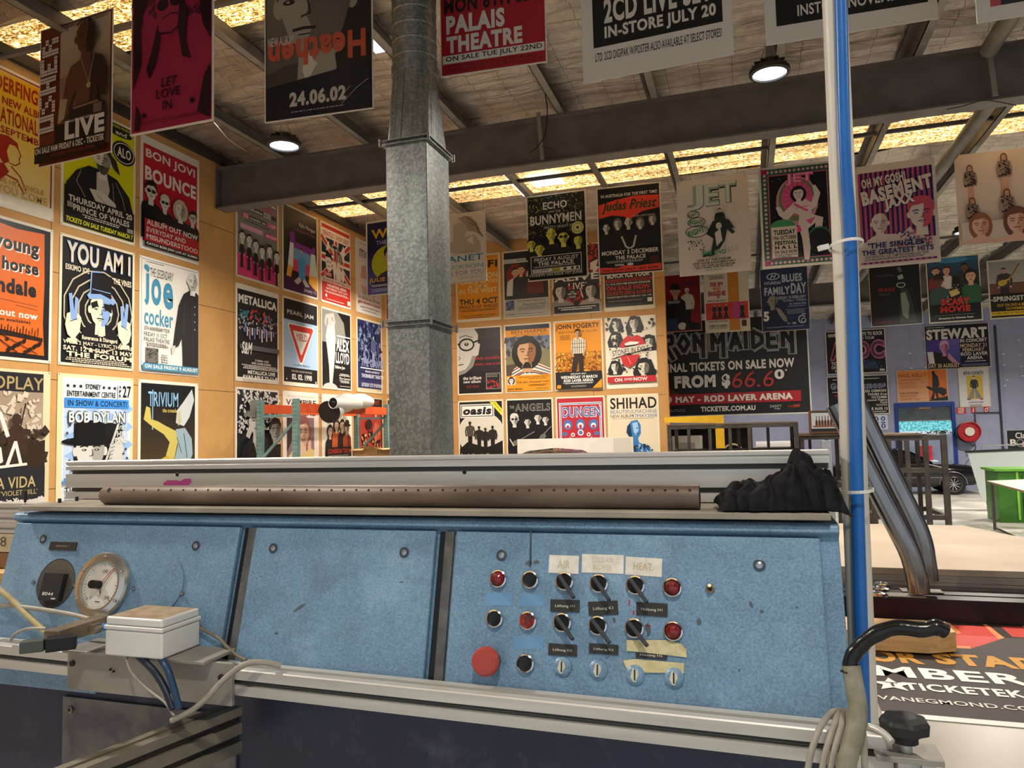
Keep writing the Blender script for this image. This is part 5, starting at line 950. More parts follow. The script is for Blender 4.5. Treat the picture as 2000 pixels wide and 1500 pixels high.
art = E(50, 70, 52, 46, 'd9d1c0')+PL(K_, 3, 100, 20, 86, 40, 92, 60, 98, 80, 92, 97, 84, 97, 138, 3, 138)+R(5, 8, 80, 36, W_)+R(7, 10, 78, 34, K_)+R(8.5, 11.5, 76.5, 32.5, W_)+T('oasis', 11, 14, 74, 30, K_, .05, .15)+PL('e6d83c', 70, 4, 84, 4, 97, 20, 97, 34)+T('NOW ON SALE', 76, 14, 99, 17, K_, .02, 0, .85)
for u, v, s in ((26, 44, 1), (46, 54, .9), (60, 58, .85), (76, 54, .9)): art += MAN(u, v, 56*s, '26231f', '1c1a18', '26231f' if s < 1 else '4a4438', '1c1a18', k=1.2)
art += R(3, 100, 97, 138, '181716')+T('Saturday November 26', 6, 110, 68, 118, W_, .01)+T('BRISBANE ENT CENTRE', 6, 120, 76, 127, 'e6d83c', .02)+BL(6, 129, 80, 133, W_, 2, 3)+R(80, 112, 96, 126, '3a4a44')
back(0, 2, K_, art, 'black and white poster with four silhouetted men under a framed logo')
art = T('THE', 8, 14, 18, 20, '8d8880')+T('ANGELS', 20, 11, 94, 26, 'aaa69c', .03)+T('ANGELS', 21, 12, 93, 25, '2a2829', .0)
for u, v, h, st in ((18, 42, 22, 'shades'), (46, 48, 17, 'short'), (68, 40, 18, 'short'), (84, 44, 16, 'short')): art += BUST(u, v, h, SK, '1c1a1a' if st == 'short' else SK, '121113', '121113', st, shade='8d8880', drop=3, wide=.7)
art += LN('8d8880', 1.6, 14, 92, 60, 68)+E(20, 90, 8, 5, '6d6962', -.5)+LN('8d8880', 1.6, 70, 82, 96, 58)+LN(SK, 2, 8, 82, 16, 96)+E(78, 78, 7, 5, '6d6962', -.5)
back(1, 2, '121113', art, 'black poster of a band with guitars under grey outlined letters')
dr, db = 'b02a38', '4c6ea8'
art = R(3, 6, 97, 138, dr)
for r, c in ((0, W_), (1.4, db), (3.2, W_), (4.4, dr)): art += R(7+r, 12+r, 93-r, 138, c)
art += T('DUNGEN', 14, 20, 92, 42, W_, .06)+T('DUNGEN', 15, 21, 91, 41, db, .02)
for s in (-1, 1):
    art += E(50+s*26, 56, 9, 10, db)+E(50+s*26, 58, 5, 5, W_)+E(50+s*26, 60, 3, 3, dr)+E(50+s*16, 76, 4, 4, W_)+E(50+s*16, 76, 2, 2, dr)+E(50+s*32, 74, 5, 4, db)+E(50+s*28, 96, 10, 12, db)+E(50+s*28, 96, 5, 6, dr)+LN(W_, 1, 50+s*6, 92, 50+s*18, 88, 50+s*22, 80)
art += E(50, 56, 9, 11, db)+E(50, 58, 6, 6, W_)+E(50, 60, 3, 4, dr)+E(50, 72, 6, 6, W_)+E(50, 72, 4, 4, db)+E(50, 94, 4, 9, W_)+E(50, 94, 2.4, 6, db)+E(50, 114, 14, 8, db)+E(50, 114, 8, 4, W_)
back(2, 2, dr, art, 'red poster with blue and white folk flower pattern')
art = T('SHIHAD', 6, 6, 96, 28, K_, .02)+T('BEAUTIFULMACHINE', 6, 30, 96, 37, '5a7a98', 0)+T('NEW ALBUM', 6, 39, 50, 45, K_, 0)+T('17MAY2008', 50, 39, 96, 45, '2a6ea8', 0)+BL(6, 46.5, 96, 48.5, '8a8070', 1, 3)
art += PL('3a78b4', 38, 62, 46, 52, 58, 50, 64, 60, 64, 76, 58, 86, 60, 94, 80, 102, 88, 122, 30, 122, 36, 104, 44, 94, 42, 84, 36, 74)+PL('9ec4e4', 48, 56, 58, 54, 60, 70, 54, 80, 50, 72)+PL('16324e', 38, 62, 44, 56, 46, 74, 48, 90, 42, 84, 36, 74)+E(57, 66, 1.6, 1, '16324e')+LN('16324e', 1, 54, 76, 60, 76)+DOTS(34, 98, 86, 121, '9ec4e4', 30, 3, 4)+DOTS(34, 98, 86, 121, '16324e', 26, 3, 5)
art += LN('8a8070', .5, 8, 124, 94, 124)+T('HQ BALLROOM', 40, 126, 70, 129, '6a6050', 0)+T('THE CLUB', 40, 130.5, 60, 133.5, '6a6050', 0)+T('SYDNEY', 80, 130, 94, 133, '6a6050', 0)
back(3, 2, 'e2d2b4', art, 'cream poster with a blue painted bust at the right end of the back wall')

# ------------------------------------------------------------------ posters hanging on cords, three rows deep
def hung(BL_, BRp, bg, art, label, s=1.0, asp=1.4142, grp='posters hanging from the roof', amax=4, **k):
    a, b = ray(*BL_), ray(*BRp); b = b*(a.z/b.z); d2 = Vector((b.x-a.x, b.y-a.y)); t = AW*s/d2.length
    A = a*t+Vector((0, 0, EYE)); ang = math.atan2(b.y-a.y, b.x-a.x); y0 = A.y+(b.y-a.y)*t/2
    ang = max(-math.radians(amax), min(math.radians(amax), ang))
    w = (b.x-a.x)*t/max(.5, math.cos(ang)) if abs(ang) < .05 else AW*s
    E1 = Vector((math.cos(ang), math.sin(ang), 0)); TL = Vector((A.x, y0-E1.y*w/2, A.z+AW*s*asp))
    return poster(TL, E1, AW*s, AW*s*asp, bg, art, label, group=grp, hang=True, **k)
art = GR(28, 3, 97, 60, 'b39a80', 'a08468', 6)+R(28, 60, 97, 141, '8a6a52')+R(2, 3, 29, 141, '6b2c1c')+T('ENTERTAINMENT LIMITED PRESENT', 18, 4, 94, 6.5, '4a3a30')
pix = {'R': ('0111', '1101', '1101', '1110', '1101', '1101'), 'x': ()}
seq = [(' USHER')]
let = {'U': ['101','101','101','101','111'], 'S': ['011','100','010','001','110'], 'H': ['101','101','111','101','101'], 'E': ['111','100','110','100','111'], 'R': ['110','101','110','101','101']}
for i, ch in enumerate('REHSU'):
    for r in range(5):
        for c in range(3):
            if let[ch][r][c] == '1':
                for a in (0, 1): art += E(4.4+r*4.9+a*2.3, 15+i*21.5+(2-c)*6.2+0, 1.25, 1.6, 'cfc6b8', n=8)+E(4.4+r*4.9+a*2.3, 15+i*21.5+(2-c)*6.2+3.4, 1.25, 1.6, 'cfc6b8', n=8)
art += PL('5d3a28', 64, 45, 80, 45, 92, 50, 97, 62, 97, 94, 90, 92, 86, 78, 87, 98, 56, 100, 58, 80, 50, 92, 46, 106, 36, 116, 38, 96, 44, 66, 50, 54, 62, 49)+PL('33211a', 76, 46, 92, 50, 97, 62, 97, 94, 90, 92, 86, 78, 87, 98, 74, 99, 78, 76)+PL('a08c70', 36, 86, 46, 88, 42, 108, 33, 112)+HEAD(70, 26, 36, '5d3a28', '2c1c15', '1c1210', 'none', shade='33211a')+PL('2c1c15', 58, 14, 64, 9, 72, 8, 79, 11, 83, 18, 82, 14, 76, 7, 66, 6, 59, 10)+LN('b9a888', .5, 64, 48, 75, 76, 82, 48)+E(75, 79, 3, 3, 'a89878')
art += PL('221a18', 52, 98, 90, 96, 97, 100, 97, 124, 46, 124)+LN('8a6a50', 2, 55, 100, 88, 98)+R(82, 100, 93, 110, '6a5a4c')+T('Album 8701 OUT NOW!', 48, 111, 80, 114, 'c8bfb2')+R(30, 114, 97, 141, '17120f')+T('LIVE', 44, 112, 97, 132, 'd2cabd', .05)
art = stretch(art, .93)+R(2, 123.5, 97, 140, '15100e')+T('ON SALE 9AM FRIDAY 6 DEC - TICKETEK', 3, 124.5, 97, 131, 'd2cabd', .03)+T('JAN 22 MELB VODAFONE ARENA', 24, 133, 84, 137, '7d2018', .02)
hung((76,329), (219,297), '6b2c1c', art, 'brown hanging poster of a bare chested man with dotted sideways letters', .93, border=1, edge='d8cfc0')
art = PL('2a1218', 4, 3, 30, 3, 16, 40, 12, 80, 4, 110)+PL('2a1218', 66, 3, 97, 3, 97, 70, 90, 60, 82, 40)
art = DOTS(4, 3, 97, 30, '4a1626', 40, 8, 3)+PL('220d14', 4, 3, 22, 3, 12, 30, 14, 70, 4, 96)+PL('220d14', 60, 3, 97, 3, 97, 60, 88, 44, 84, 20)+PL('8f2140', 30, 3, 62, 3, 62, 20, 58, 44, 46, 50, 34, 40)
art += PL('220d14', 34, 34, 26, 62, 20, 78, 24, 88, 32, 74, 37, 50)+PL('220d14', 62, 3, 70, 30, 68, 58, 74, 76, 64, 72, 58, 40, 60, 20)+E(40, 16, 7, 6, '220d14')+E(56, 14, 7, 6, '220d14')+LN('220d14', 1.4, 40, 30, 50, 26, 58, 28)+LN('220d14', 2, 36, 44, 50, 46, 62, 40)+E(18, 124, 2.6, 2.8, '220d14')+E(76, 118, 2.6, 2.8, '220d14')+PL('220d14', 6, 138, 8, 112, 14, 126, 12, 138)+PL('220d14', 82, 130, 90, 96, 97, 84, 97, 138)
art += T('LET', 39, 90, 58, 99, '220d14', .01, .1)+T('LOVE', 33, 101, 62, 110, '220d14', .01)+T('IN', 41, 113, 52, 122, '220d14', .01)+T('PRODUCED BY TONY COHEN & THE BAD SEEDS', 14, 130, 84, 133.5, '4e1624', 0)
hung((256,267), (418,236), '8f2140', art, 'dark crimson hanging poster with a shadowy face and handwritten black words', .86, border=(1, 1, 2, 2), edge='e0d8ca')
art = GR(2, 3, 45, 100, '6d6558', '575046', 5)+PL('3f3a35', 2, 100, 20, 94, 50, 92, 80, 88, 97, 84, 97, 116, 2, 116)
art += HEAD(48, 40, 92, '8f8779', '2a2622', '262220', 'short', shade='5d564d', turn=-.3)+PL('bdb6a6', 40, 84, 50, 96, 40, 112, 36, 100)+PL('8d8678', 50, 96, 74, 78, 66, 108, 58, 112)+PL('23201e', 66, 90, 97, 76, 97, 118, 70, 118)
art += R(2, 112, 98, 140, '181b24')+PL('181b24', 2, 112, 98, 100, 98, 116, 2, 120)+T('Heathen', 4, 72, 94, 96, 'b4523a', .04, 0, PI)+T('NEW ALBUM', 4, 68, 28, 76, 'b8b0a0', .02)+T('24.06.02', 24, 118, 76, 131, 'b4ada0', .05)+BL(24, 135, 78, 137, '8d877c', 1, 3)+LN('c9c3b8', .3, 72, 134, 86, 122, 96, 116)+LN('c9c3b8', .3, 70, 130, 80, 120)
hung((517,241), (731,213), '2c2927', art, 'black and brown hanging poster of a pale man with upside down orange letters', .94, border=(1, 1, 1, 1), edge='d8d2c6', rough=.25)
art = R(2, 2, 98, 139, '9c1c28')+T('MON 8TH SEP', 4, 68, 94, 82, '17100f', .04)+T('PALAIS', 6, 84, 62, 102, 'cfc8bb', .05)+T('THEATRE', 6, 104, 78, 120, 'cfc8bb', .05)+R(2, 122, 98, 130, 'cfc8bb')+T('ON SALE TUE JULY 22ND', 5, 123, 96, 129, '201a18', .02)+T('TIX FROM THE PALAIS PH CHARGE: 9537 2444 AND', 5, 131.5, 90, 134.5, '4a0d12', 0)+T('WWW.TICKETMASTER7.COM.AU OR PH CHARGE 136 100', 5, 135.5, 97, 138.5, '4a0d12', 0)
hung((862,152), (1069,122), '9c1c28', art, 'red hanging poster with stencilled white theatre lettering behind the round duct', .82, border=1, edge='d2cabd')
art = R(8, 20, 94, 120, '0c0b0c')+T('WITH EXTRA', 22, 76, 60, 84, 'cfc9be', .02)+T('2CD LIVE SET', 16, 86, 88, 104, 'cfc9be', .04)+T('IN-STORE JULY 20', 16, 106, 90, 117, 'cfc9be', .04)+T('LTD. 2CD DIGIPAK W/POSTER ALSO AVAILABLE AT SELECT STORES!', 9, 124, 93, 130, '211e1d', .01)
art = stretch(art, .985)
hung((1140,164), (1434,107), 'cfc9be', art, 'white bordered black hanging poster with tall condensed white lettering', .99, border=0, edge='d6d0c5')
art = R(7, 8, 95, 130, '0a0a0b')+T('JUSTICE', 20, 88, 66, 106, 'cfc9be', .06)+T('NEW SINGLE', 44, 107, 82, 113.5, 'cfc9be', .02)+T('INSTORE NOVEMBER 1', 20, 118, 90, 125.5, 'cfc9be', .02)
hung((1496,90), (1832,37), 'cfc9be', art, 'white bordered black hanging poster behind the blue pipe announcing a single', 1.0, border=0, edge='d6d0c5')
art = R(8, 4, 14, 132, 'b0484c')+R(14, 4, 97, 132, '252a30')+T('NEW ALBUM', 20, 112, 60, 120, 'cfc9be', .01)
a = aty(1908, 47, 3.75); poster((a.x, 3.75, a.z+.99), (1, 0, 0), .70, .99, 'cfc9be', art, 'dark hanging poster with a red stripe at the upper right corner', border=0, group='posters hanging from the roof', edge='d6d0c5', hang=True)
# second row
art = R(3, 3, 97, 60, '211f3a')+GR(3, 60, 97, 138, '2c2a50', '5c5a90', 6)+T('WILL', 12, 16, 88, 34, 'd8a82c', .03)+T('WILLIAMS', 200, 0, 201, 1, W_)+T('THE YEAR', 22, 38, 80, 46, 'aeb0d0', .01)+E(50, 82, 38, 34, 'b9b428')+BUST(56, 72, 42, 'cfa468', '2a1c14', '3c2a50', '241812', 'short', shade='8a6434', drop=1.3)+T('20', 60, 94, 84, 108, 'e0cfa0', .03)+T('JULIE DAWN', 6, 108, 94, 118, 'd8a82c', .03)+BL(8, 121, 92, 126, W_, 2, 3)+BL(8, 129, 92, 136, 'c9c8dc', 3, 4)
hung((720,581), (803,569), '2c2a50', [e for e in art if not (e[0] == 't' and e[2] >= 200)], 'purple hanging poster with a green disc behind a painted face left of the duct', .90, edge='e2d8c4')
art = GR(2, 2, 98, 139, 'b9ac98', 'cfc3ae', 5)+PL('8c7b68', 40, 10, 56, 6, 70, 10, 82, 24, 88, 40, 94, 54, 84, 46, 74, 40, 62, 38, 56, 24)+LN('4a3c30', 2, 60, 10, 78, 24, 84, 40, 94, 52)+LN('4a3c30', 1.4, 64, 20, 80, 30, 88, 38)+PL('a3937f', 30, 22, 52, 18, 60, 36, 52, 54, 30, 58)+PL('a3937f', 10, 60, 54, 50, 76, 46, 88, 62, 90, 80, 60, 84, 20, 78)+PL('c6b8a2', 58, 56, 72, 48, 74, 66)+LN('7d6c5a', 1, 30, 84, 60, 78, 88, 84)
art += T('JANET', 6, 86, 94, 102, '1f6a94', .01)+T('JACKSON', 6, 105, 94, 115, '4a8cae', 0)+T('ALL FOR YOU', 6, 117, 94, 125, '6a7a82', 0)+LN('8a8a84', .5, 6, 127, 94, 127)+T('NEW SINGLE', 40, 130, 92, 134, '7d8488', 0)
hung((861,557), (951,548), 'b9ac98', art, 'beige hanging poster of a woman with dark hair partly behind the duct', .82, border=0, edge='d8cdb8')
yl = 'c9bd48'
art = DOTS(4, 4, 96, 70, '8f8a3a', 420, 1.3, 4)+T('ECHO', 31, 16, 71, 28, 'd3ccbc', .02)+T('AND THE', 40, 31, 60, 34, 'b9b2a2', .01)+T('BUNNYMEN', 9, 37, 94, 52, 'd3ccbc', .02)+R(9, 55, 91, 61, '15140f')+T('PRETTY VIOLET STAIN', 32, 56, 90, 60, 'c9c2b2', .0)+R(3, 92, 97, 138, '121110')
for u, v, h, st in ((10, 82, 17, 'short'), (44, 70, 21, 'none'), (64, 76, 22, 'shades'), (88, 84, 19, 'long'), (24, 92, 20, 'short')): art += BUST(u, v, h, yl, '121110', '14130f', '121110', st, shade='8a8230', drop=1.5, wide=.7)
art += E(88, 64, 10, 10, 'c9bd78')+RING(88, 64, 7, 7, .6, '2a2810')+E(88, 64, 2, 2, '121110')
for q, c in ((0, 'c9c2b2'), (1, '121110')): art += R(9+q, 104+q, 93-q, 133-q, c)
art += T('FRIDAY 3 AUGUST', 15, 107, 88, 113, 'd3ccbc', .01)+T('THE PALACE', 21, 114, 80, 120, 'd3ccbc', .02)+BL(12, 121, 88, 124, 'b9b2a2', 1, 3)+R(12, 125, 90, 131, 'cfc8b8')+R(44, 124.5, 58, 131.5, '8f8a3a')+BL(14, 126, 40, 130, '3a382c', 2, 4)+E(66, 128, 3, 2.4, '3a382c')+R(76, 126, 80, 130, '22211a')+R(84, 126, 88, 130, '22211a')+T('TICKETS ON SALE 1ST JUNE', 6, 134, 94, 138, 'd3ccbc', .01)
hung((1032,551), (1149,540), '121110', art, 'black hanging poster with five yellow faces and white capital lettering', .97, edge='cfc4ac', border=2)
art = T('IN AUSTRALIA FOR THE FIRST TIME!', 7, 12, 95, 17, 'd8cfc0', .02)+PL('d8402c', 3, 28, 30, 22, 60, 18, 97, 20, 97, 40, 70, 44, 56, 52, 48, 60, 44, 50, 24, 46, 3, 50)+T('Judas Priest', 8, 24, 94, 44, '6d5a34', .03, .35)+T('Judas Priest', 7, 23, 93, 43, '2c1c14', .0, .35)+T('SPECIAL GUESTS HEAVEN', 56, 49, 90, 52, 'a9a294')
for u, v, h, st in ((14, 66, 13, 'none'), (32, 60, 14, 'long'), (49, 60, 15, 'none'), (67, 62, 14, 'long'), (86, 58, 13, 'long')): art += BUST(u, v, h, 'c9beac', '6a5f50' if st == 'long' else 'c9beac', '1c1918', '1a1614', st, shade='857a6a', drop=3, wide=.75)
art += PL('1a1716', 40, 72, 58, 72, 62, 84, 58, 98, 42, 98, 37, 84)+LN('b9ae9c', 3, 38, 82, 44, 98, 50, 102)+LN('b9ae9c', 3, 60, 82, 56, 98, 50, 102)+R(3, 102, 97, 138, '121010')+T('MONDAY 3 DECEMBER', 6, 103, 94, 110, 'd8cfc0', .03)+T('THE PALACE', 27, 112, 74, 118, 'd8cfc0', .03)+BL(10, 119.5, 74, 124, 'b9b0a0', 2, 3)+R(80, 116, 94, 127, '3c1a18')+R(26, 125, 40, 128, 'a9a294')+E(50, 126.5, 5, 2.2, 'c9c0b0')+PL('d8402c', 3, 129, 30, 131, 40, 128, 60, 130, 97, 128, 97, 138, 3, 138)+T('ONE SHOW ONLY - BUY NOW', 6, 132, 93, 136.5, '241614', .03)
hung((1170,540), (1296,530), '121010', art, 'black hanging poster with a red splash heading over five men', .97, edge='d2c6ae', border=2)
gk = '1f2a22'; gr = '3c8050'
art = []
for x0, x1, y0, y1, s in ((14, 38, 9, 46, 'J'), (40, 60, 10, 42, 'E'), (60, 84, 8, 40, 'T')): art += T(s, x0+.8, y0+.8, x1+.8, y1+.8, gk, .08)+T(s, x0, y0, x1, y1, '8fa090', .05)+T(s, x0+.4, y0+.4, x1-.4, y1-.4, 'c6cabc', .0)
for i, (s, u, v, w, h, r) in enumerate((('RIGHT!', 16, 50, 14, 5, -.25), ('RIGHT!', 17, 61, 20, 7, .1), ('RIGHT!', 14, 74, 26, 9, -.25))): art += RING(u+w/2, v+h/2, w*.62, h*.95, 1, gk, 18)+T(s, u, v, u+w, v+h, gr, .04, 0, r)
art += DOTS(14, 92, 38, 108, gk, 26, 1.6, 3)+MAN(60, 48, 40, 'c9c0b0', gk, gk, 'b9b4a6', k=1.1)+PL(gk, 40, 84, 50, 66, 60, 62, 72, 66, 80, 80, 70, 76, 66, 96, 58, 108, 46, 112, 50, 92)+PL('cfc6b6', 52, 84, 60, 78, 62, 96, 54, 104)+PL(gk, 34, 114, 52, 110, 50, 117, 34, 118)+PL(gk, 66, 64, 80, 86, 76, 88, 64, 74)+E(58, 74, 4, 5, 'c9c0b0')
for i in range(18): art += RING(44+(i*13 % 40), 44+(i*7 % 12), 1.2, 1.2, .3, '8a8a80', 8)+RING(66+(i*5 % 20), 106+(i*7 % 8), 1.2, 1.2, .3, '8a8a80', 8)
art += T('THE DVD', 33, 111, 67, 117.5, gr, .05)+T('INCLUDES', 43, 119, 57, 121, gk, .01)+T('LIVE AT THE FORUM', 27, 122.5, 73, 126, gk, .04)+T('ONE HOUR DOCUMENTARY', 20, 127, 80, 130, gk, .04)+T('ALL OF THE CLIPS FROM', 22, 131, 78, 133.5, gk, .04)+T('ALL OVER THE WORLD', 24, 134, 76, 136.5, gk, .04)+T('OUT NOW', 38, 138, 60, 140.2, gr, .03)
art = stretch(art, .985)
hung((1328,541), (1468,528), 'd2c6b8', art, 'plain off-white hanging poster with big slab letters over seated figures', 1.0, border=0, edge='d8ccbc')
pk2 = 'd4527c'
art = R(3, 3, 97, 138, '2c5a3a')+R(12, 12, 88, 130, pk2)+R(13, 13, 87, 129, '0f0d10')
for i in range(16): art += E(6+i*5.8, 7.5, 2, 2, 'd89aa8', n=8)+E(6+i*5.8, 134.5, 2, 2, 'd89aa8', n=8)
for i in range(22): art += E(7.5, 6+i*6, 2, 2, 'd89aa8', n=8)+E(92.5, 6+i*6, 2, 2, 'd89aa8', n=8)
art += R(3, 3, 11, 10, 'b8345c')+R(3, 131, 11, 138, 'b8345c')+T('20', 4, 4.5, 10, 9, '1c1012')+T('20', 4, 132.5, 10, 137, '1c1012')+DOTS(16, 14, 86, 128, W_, 70, .6, 3)+E(48, 52, 27, 34, 'c98a94')+E(48, 50, 24, 30, '6a7048')+E(48, 48, 20, 24, pk2)
for i in range(16): art += LN('8f2a50', .6, 48+8*math.cos(i*.4), 46+8*math.sin(i*.4), 48+19*math.cos(i*.4), 46+22*math.sin(i*.4))
art += T('JET', 34, 13, 70, 30, pk2, .1)+T('JET', 35, 14, 69, 29, 'e8a0b4', .0)+PL('d8c4b4', 46, 52, 58, 50, 66, 56, 70, 44, 68, 34, 72, 32, 78, 44, 72, 62, 66, 66, 66, 72, 80, 78, 78, 92, 70, 112, 66, 114, 68, 96, 70, 84, 60, 92, 62, 118, 60, 134, 54, 134, 52, 104, 48, 86, 50, 72, 44, 68, 34, 78, 24, 70, 20, 58, 26, 58, 30, 66)+PL(pk2, 44, 54, 62, 66, 60, 68, 44, 58)+PL(pk2, 58, 80, 70, 76, 64, 86)+PL('e03a78', 36, 92, 50, 86, 52, 94, 40, 98)+LN(pk2, 1, 46, 62, 62, 60)
art += HEAD(50, 42, 18, 'dcc8b8', '141012', '2a1a1c', 'curly')+E(28, 86, 16, 10, '3f8a54')+R(13, 86, 46, 129, 'd8c9b4')+E(74, 108, 16, 18, '2c6a40')+E(74, 109, 14.5, 17, '0f0d10')+PL('d8c4b4', 60, 90, 62, 118, 60, 134, 54, 134, 53, 104)
art += T('TUESDAY', 16, 90, 44, 97, '17120f', .04)+T('19th OCTOBER', 15, 98.5, 45, 104, '17120f', .03)+T('FESTIVAL', 17, 105.5, 45, 111, '17120f', .05)+T('H A L L', 17, 112, 45, 117, '17120f', .05)+T('ON SALE NOW', 16, 118.5, 45, 123, '17120f', .03)+T('TICKETS THROUGH', 16, 124, 45, 126, '17120f')+T('TICKETMASTER7', 16, 126.6, 38, 128.6, '17120f')
hung((1490,524), (1640,516), 'd6c8b6', art, 'psychedelic pink, green and black hanging poster of a dancing woman behind the blue pipe', .98, edge='d6cab6', amax=2)
nb_, sr = '1c2058', 'b8485c'
art = R(6, 10, 94, 106, sr)
for i in range(15): art += R(9+i*6, 10, 12+i*6, 106, nb_)
art += PL('cfc0b2', 8, 118, 14, 104, 26, 96, 46, 98, 60, 96, 66, 90, 72, 98, 84, 106, 94, 110, 94, 120, 8, 120)+DOTS(50, 96, 92, 116, nb_, 50, 2, 3)+DOTS(50, 96, 92, 116, sr, 30, 2, 4)+HEAD(30, 82, 28, 'd2c2b4', 'd2c2b4', nb_, 'none', shade='b8a296')+HEAD(80, 74, 40, 'd2c2b4', sr, nb_, 'short', shade=sr)
art += T('OH MY GOSH!', 10, 18, 64, 31, nb_, .08, 0, -.1)+T('OH MY GOSH!', 10, 17, 64, 30, 'd6c8ba', .05, 0, -.1)+T('BASEMENT', 8, 30, 96, 50, nb_, .09, .1, -.18)+T('BASEMENT', 8, 29, 96, 49, 'd6c8ba', .06, .1, -.18)+T('JAXX', 36, 48, 74, 66, nb_, .09, .1, -.18)+T('JAXX', 36, 47, 74, 65, 'd6c8ba', .06, .1, -.18)
art += T("'THE SINGLES'", 14, 108, 84, 116, nb_, .04)+T('THE GREATEST HITS', 6, 117.5, 92, 125, nb_, .04)+T('OUT NOW ON - CD - LIMITED DOUBLE CD - DVD', 10, 126, 86, 129, '2a2440')+BL(8, 130, 86, 133, '2a2440', 2, 3)
for i in range(26): art += R(4+i*3.5, 134.5, 7.5+i*3.5, 137, nb_ if i % 2 else sr)
hung((1675,526), (1838,511), 'd2c4b6', art, 'hanging poster with pink and navy vertical stripes and two printed men', 1.0, border=0, edge='d8ccbe')
art = []
for u, v, h in ((20, 18, 62), (66, 6, 66), (20, 70, 60), (66, 62, 66)):
    art += MAN(u, v, h, 'c99a84', '6a4434', '9a8478', 'c99a84', style='long', k=.9)
    art += DOTS(u-h*.12, v+h*.17, u+h*.12, v+h*.52, '2f2628', 46, 2.0, 4)
art = [e for e in art if not (e[0] == 'p' and max(p[1] for p in e[1]) > 141)]
art += R(2, 108, 98, 141, 'cdbcae')+BUST(28, 114, 32, 'd8ac98', '8a5a44', 'd8ac98', '4a2a24', 'long', shade='c4907c', drop=.9)+BUST(76, 112, 36, 'd8ac98', '6a4438', 'd8ac98', '4a2a24', 'long', shade='c4907c', drop=.9)
hung((1874,480), (2021,468), 'cdbcae', art, 'pale hanging poster repeating pictures of one woman at the right edge', .9, border=0, edge='d2c4b6')
# third row, further back
art = R(3, 3, 97, 138, '8e1a24')
for i in range(18): art += R(4+i*5.2, 3, 6+i*5.2, 100, '6d1019')
art += MAN(68, 36, 96, 'c9ae96', 'd8d2c6', 'd2ccc0', '1c1a1c')+BUST(40, 40, 30, 'b98c70', '1c1c20', '17161a', '17161a', 'cap', drop=3, wide=.85)+PL('2c3a58', 14, 110, 44, 106, 44, 138, 12, 138)+T('DRAGGABLE', 22, 64, 50, 71, 'c9c5c0', .02)+T('UNDERDOGS', 60, 20, 90, 30, '2a2858', .03)+E(54, 128, 10, 9, 'd8d2c6')+PL(K_, 64, 118, 97, 124, 97, 138, 60, 138)
hung((1290,651), (1371,645), '8e1a24', art, 'red hanging poster of two men in dark and white hooded tops', .95, border=1, amax=2)
art = R(54, 3, 78, 138, 'c07a2a')+R(3, 72, 97, 112, 'c23a34')+R(62, 73, 86, 111, 'b0427a')+BL(10, 8, 48, 18, '3a3430', 3, 3)+T('THE SPY', 14, 24, 44, 34, 'a82c3c', .06)+T('WHO', 20, 35, 38, 43, 'c26a2c', .06)+T('SHAGGED ME', 10, 44, 48, 56, 'a82c3c', .06)+STAR(32, 59, 4, 'a82c3c')+T('MIKE MYERS', 8, 66, 48, 69, '3a3028')+T('HEATHER GRAHAM', 8, 114, 50, 117, '3a3028')
for u in (22, 34, 48, 84): art += MAN(u, 76, 34, 'd8a888', '8a4a34', '1c1820', '1c1820', k=.7, stride=.4)
art += T('COMING IN CINEMAS', 8, 124, 50, 129, '2a2420', .01)+T('JUNE 17, IN ARENAS', 8, 130, 48, 134, '2a2420', .01)+R(82, 116, 92, 130, '33241c')
hung((1378,651), (1466,646), 'd9ccb8', art, 'cream and orange hanging film poster with small dancers in a red band', .97, border=1, edge='d8ccb4')
nb2 = '1e2a4c'
art = E(28, 18, 14, 8, 'b9c0cc')+E(28, 18, 11.5, 6, nb2)+T('H', 21, 13, 35, 23, 'b9c0cc', .03, .4)+T('HYUNDAI', 9, 29, 43, 36, 'b9c0cc', .03)+T('BLUES', 46, 15, 88, 33, 'b9c0cc', .04)+T('FAMILY', 8, 42, 62, 60, 'b9c0cc', .04)+T('DAY', 64, 36, 96, 60, 'b9c0cc', .04)+T('SUNDAY 10 FEBRUARY', 32, 64, 94, 71, 'b9c0cc', .01)+T('10.30am - 4.00pm', 46, 72, 94, 78, 'b9c0cc', .01)+T('MC LABOUR PARK', 60, 80, 94, 85, '98a2b8')+BL(54, 87, 94, 90, '98a2b8', 1, 3)+BL(50, 94, 94, 106, '8d98b0', 4, 4)
art += PL('141d38', 4, 90, 16, 82, 30, 84, 46, 100, 50, 138, 4, 138)+PL('8a8478', 30, 88, 40, 92, 52, 112, 54, 122, 46, 120, 36, 104)+HEAD(24, 74, 26, '8a8478', '6a645a', '2a2a2c', 'none', shade='5d584f', turn=.4)+T('5', 4, 96, 16, 118, W_, .05)+RING(84, 118, 7, 8, 2.4, 'b9c0cc', 20)+R(84, 114, 93, 122, nb2)+RING(87, 121, 4.4, 5, 1.8, 'b9c0cc', 16)+R(84, 106, 92, 108, 'b9c0cc')+BL(8, 132, 92, 135, '8d98b0', 1, 3)+E(56, 126, 3, 1.6, '98a2b8')+R(64, 124, 71, 128, '98a2b8')
hung((1489,649), (1583,643), nb2, art, 'navy hanging poster of a footballer with a sports family day heading', .98, border=1, edge='c9c0ac')
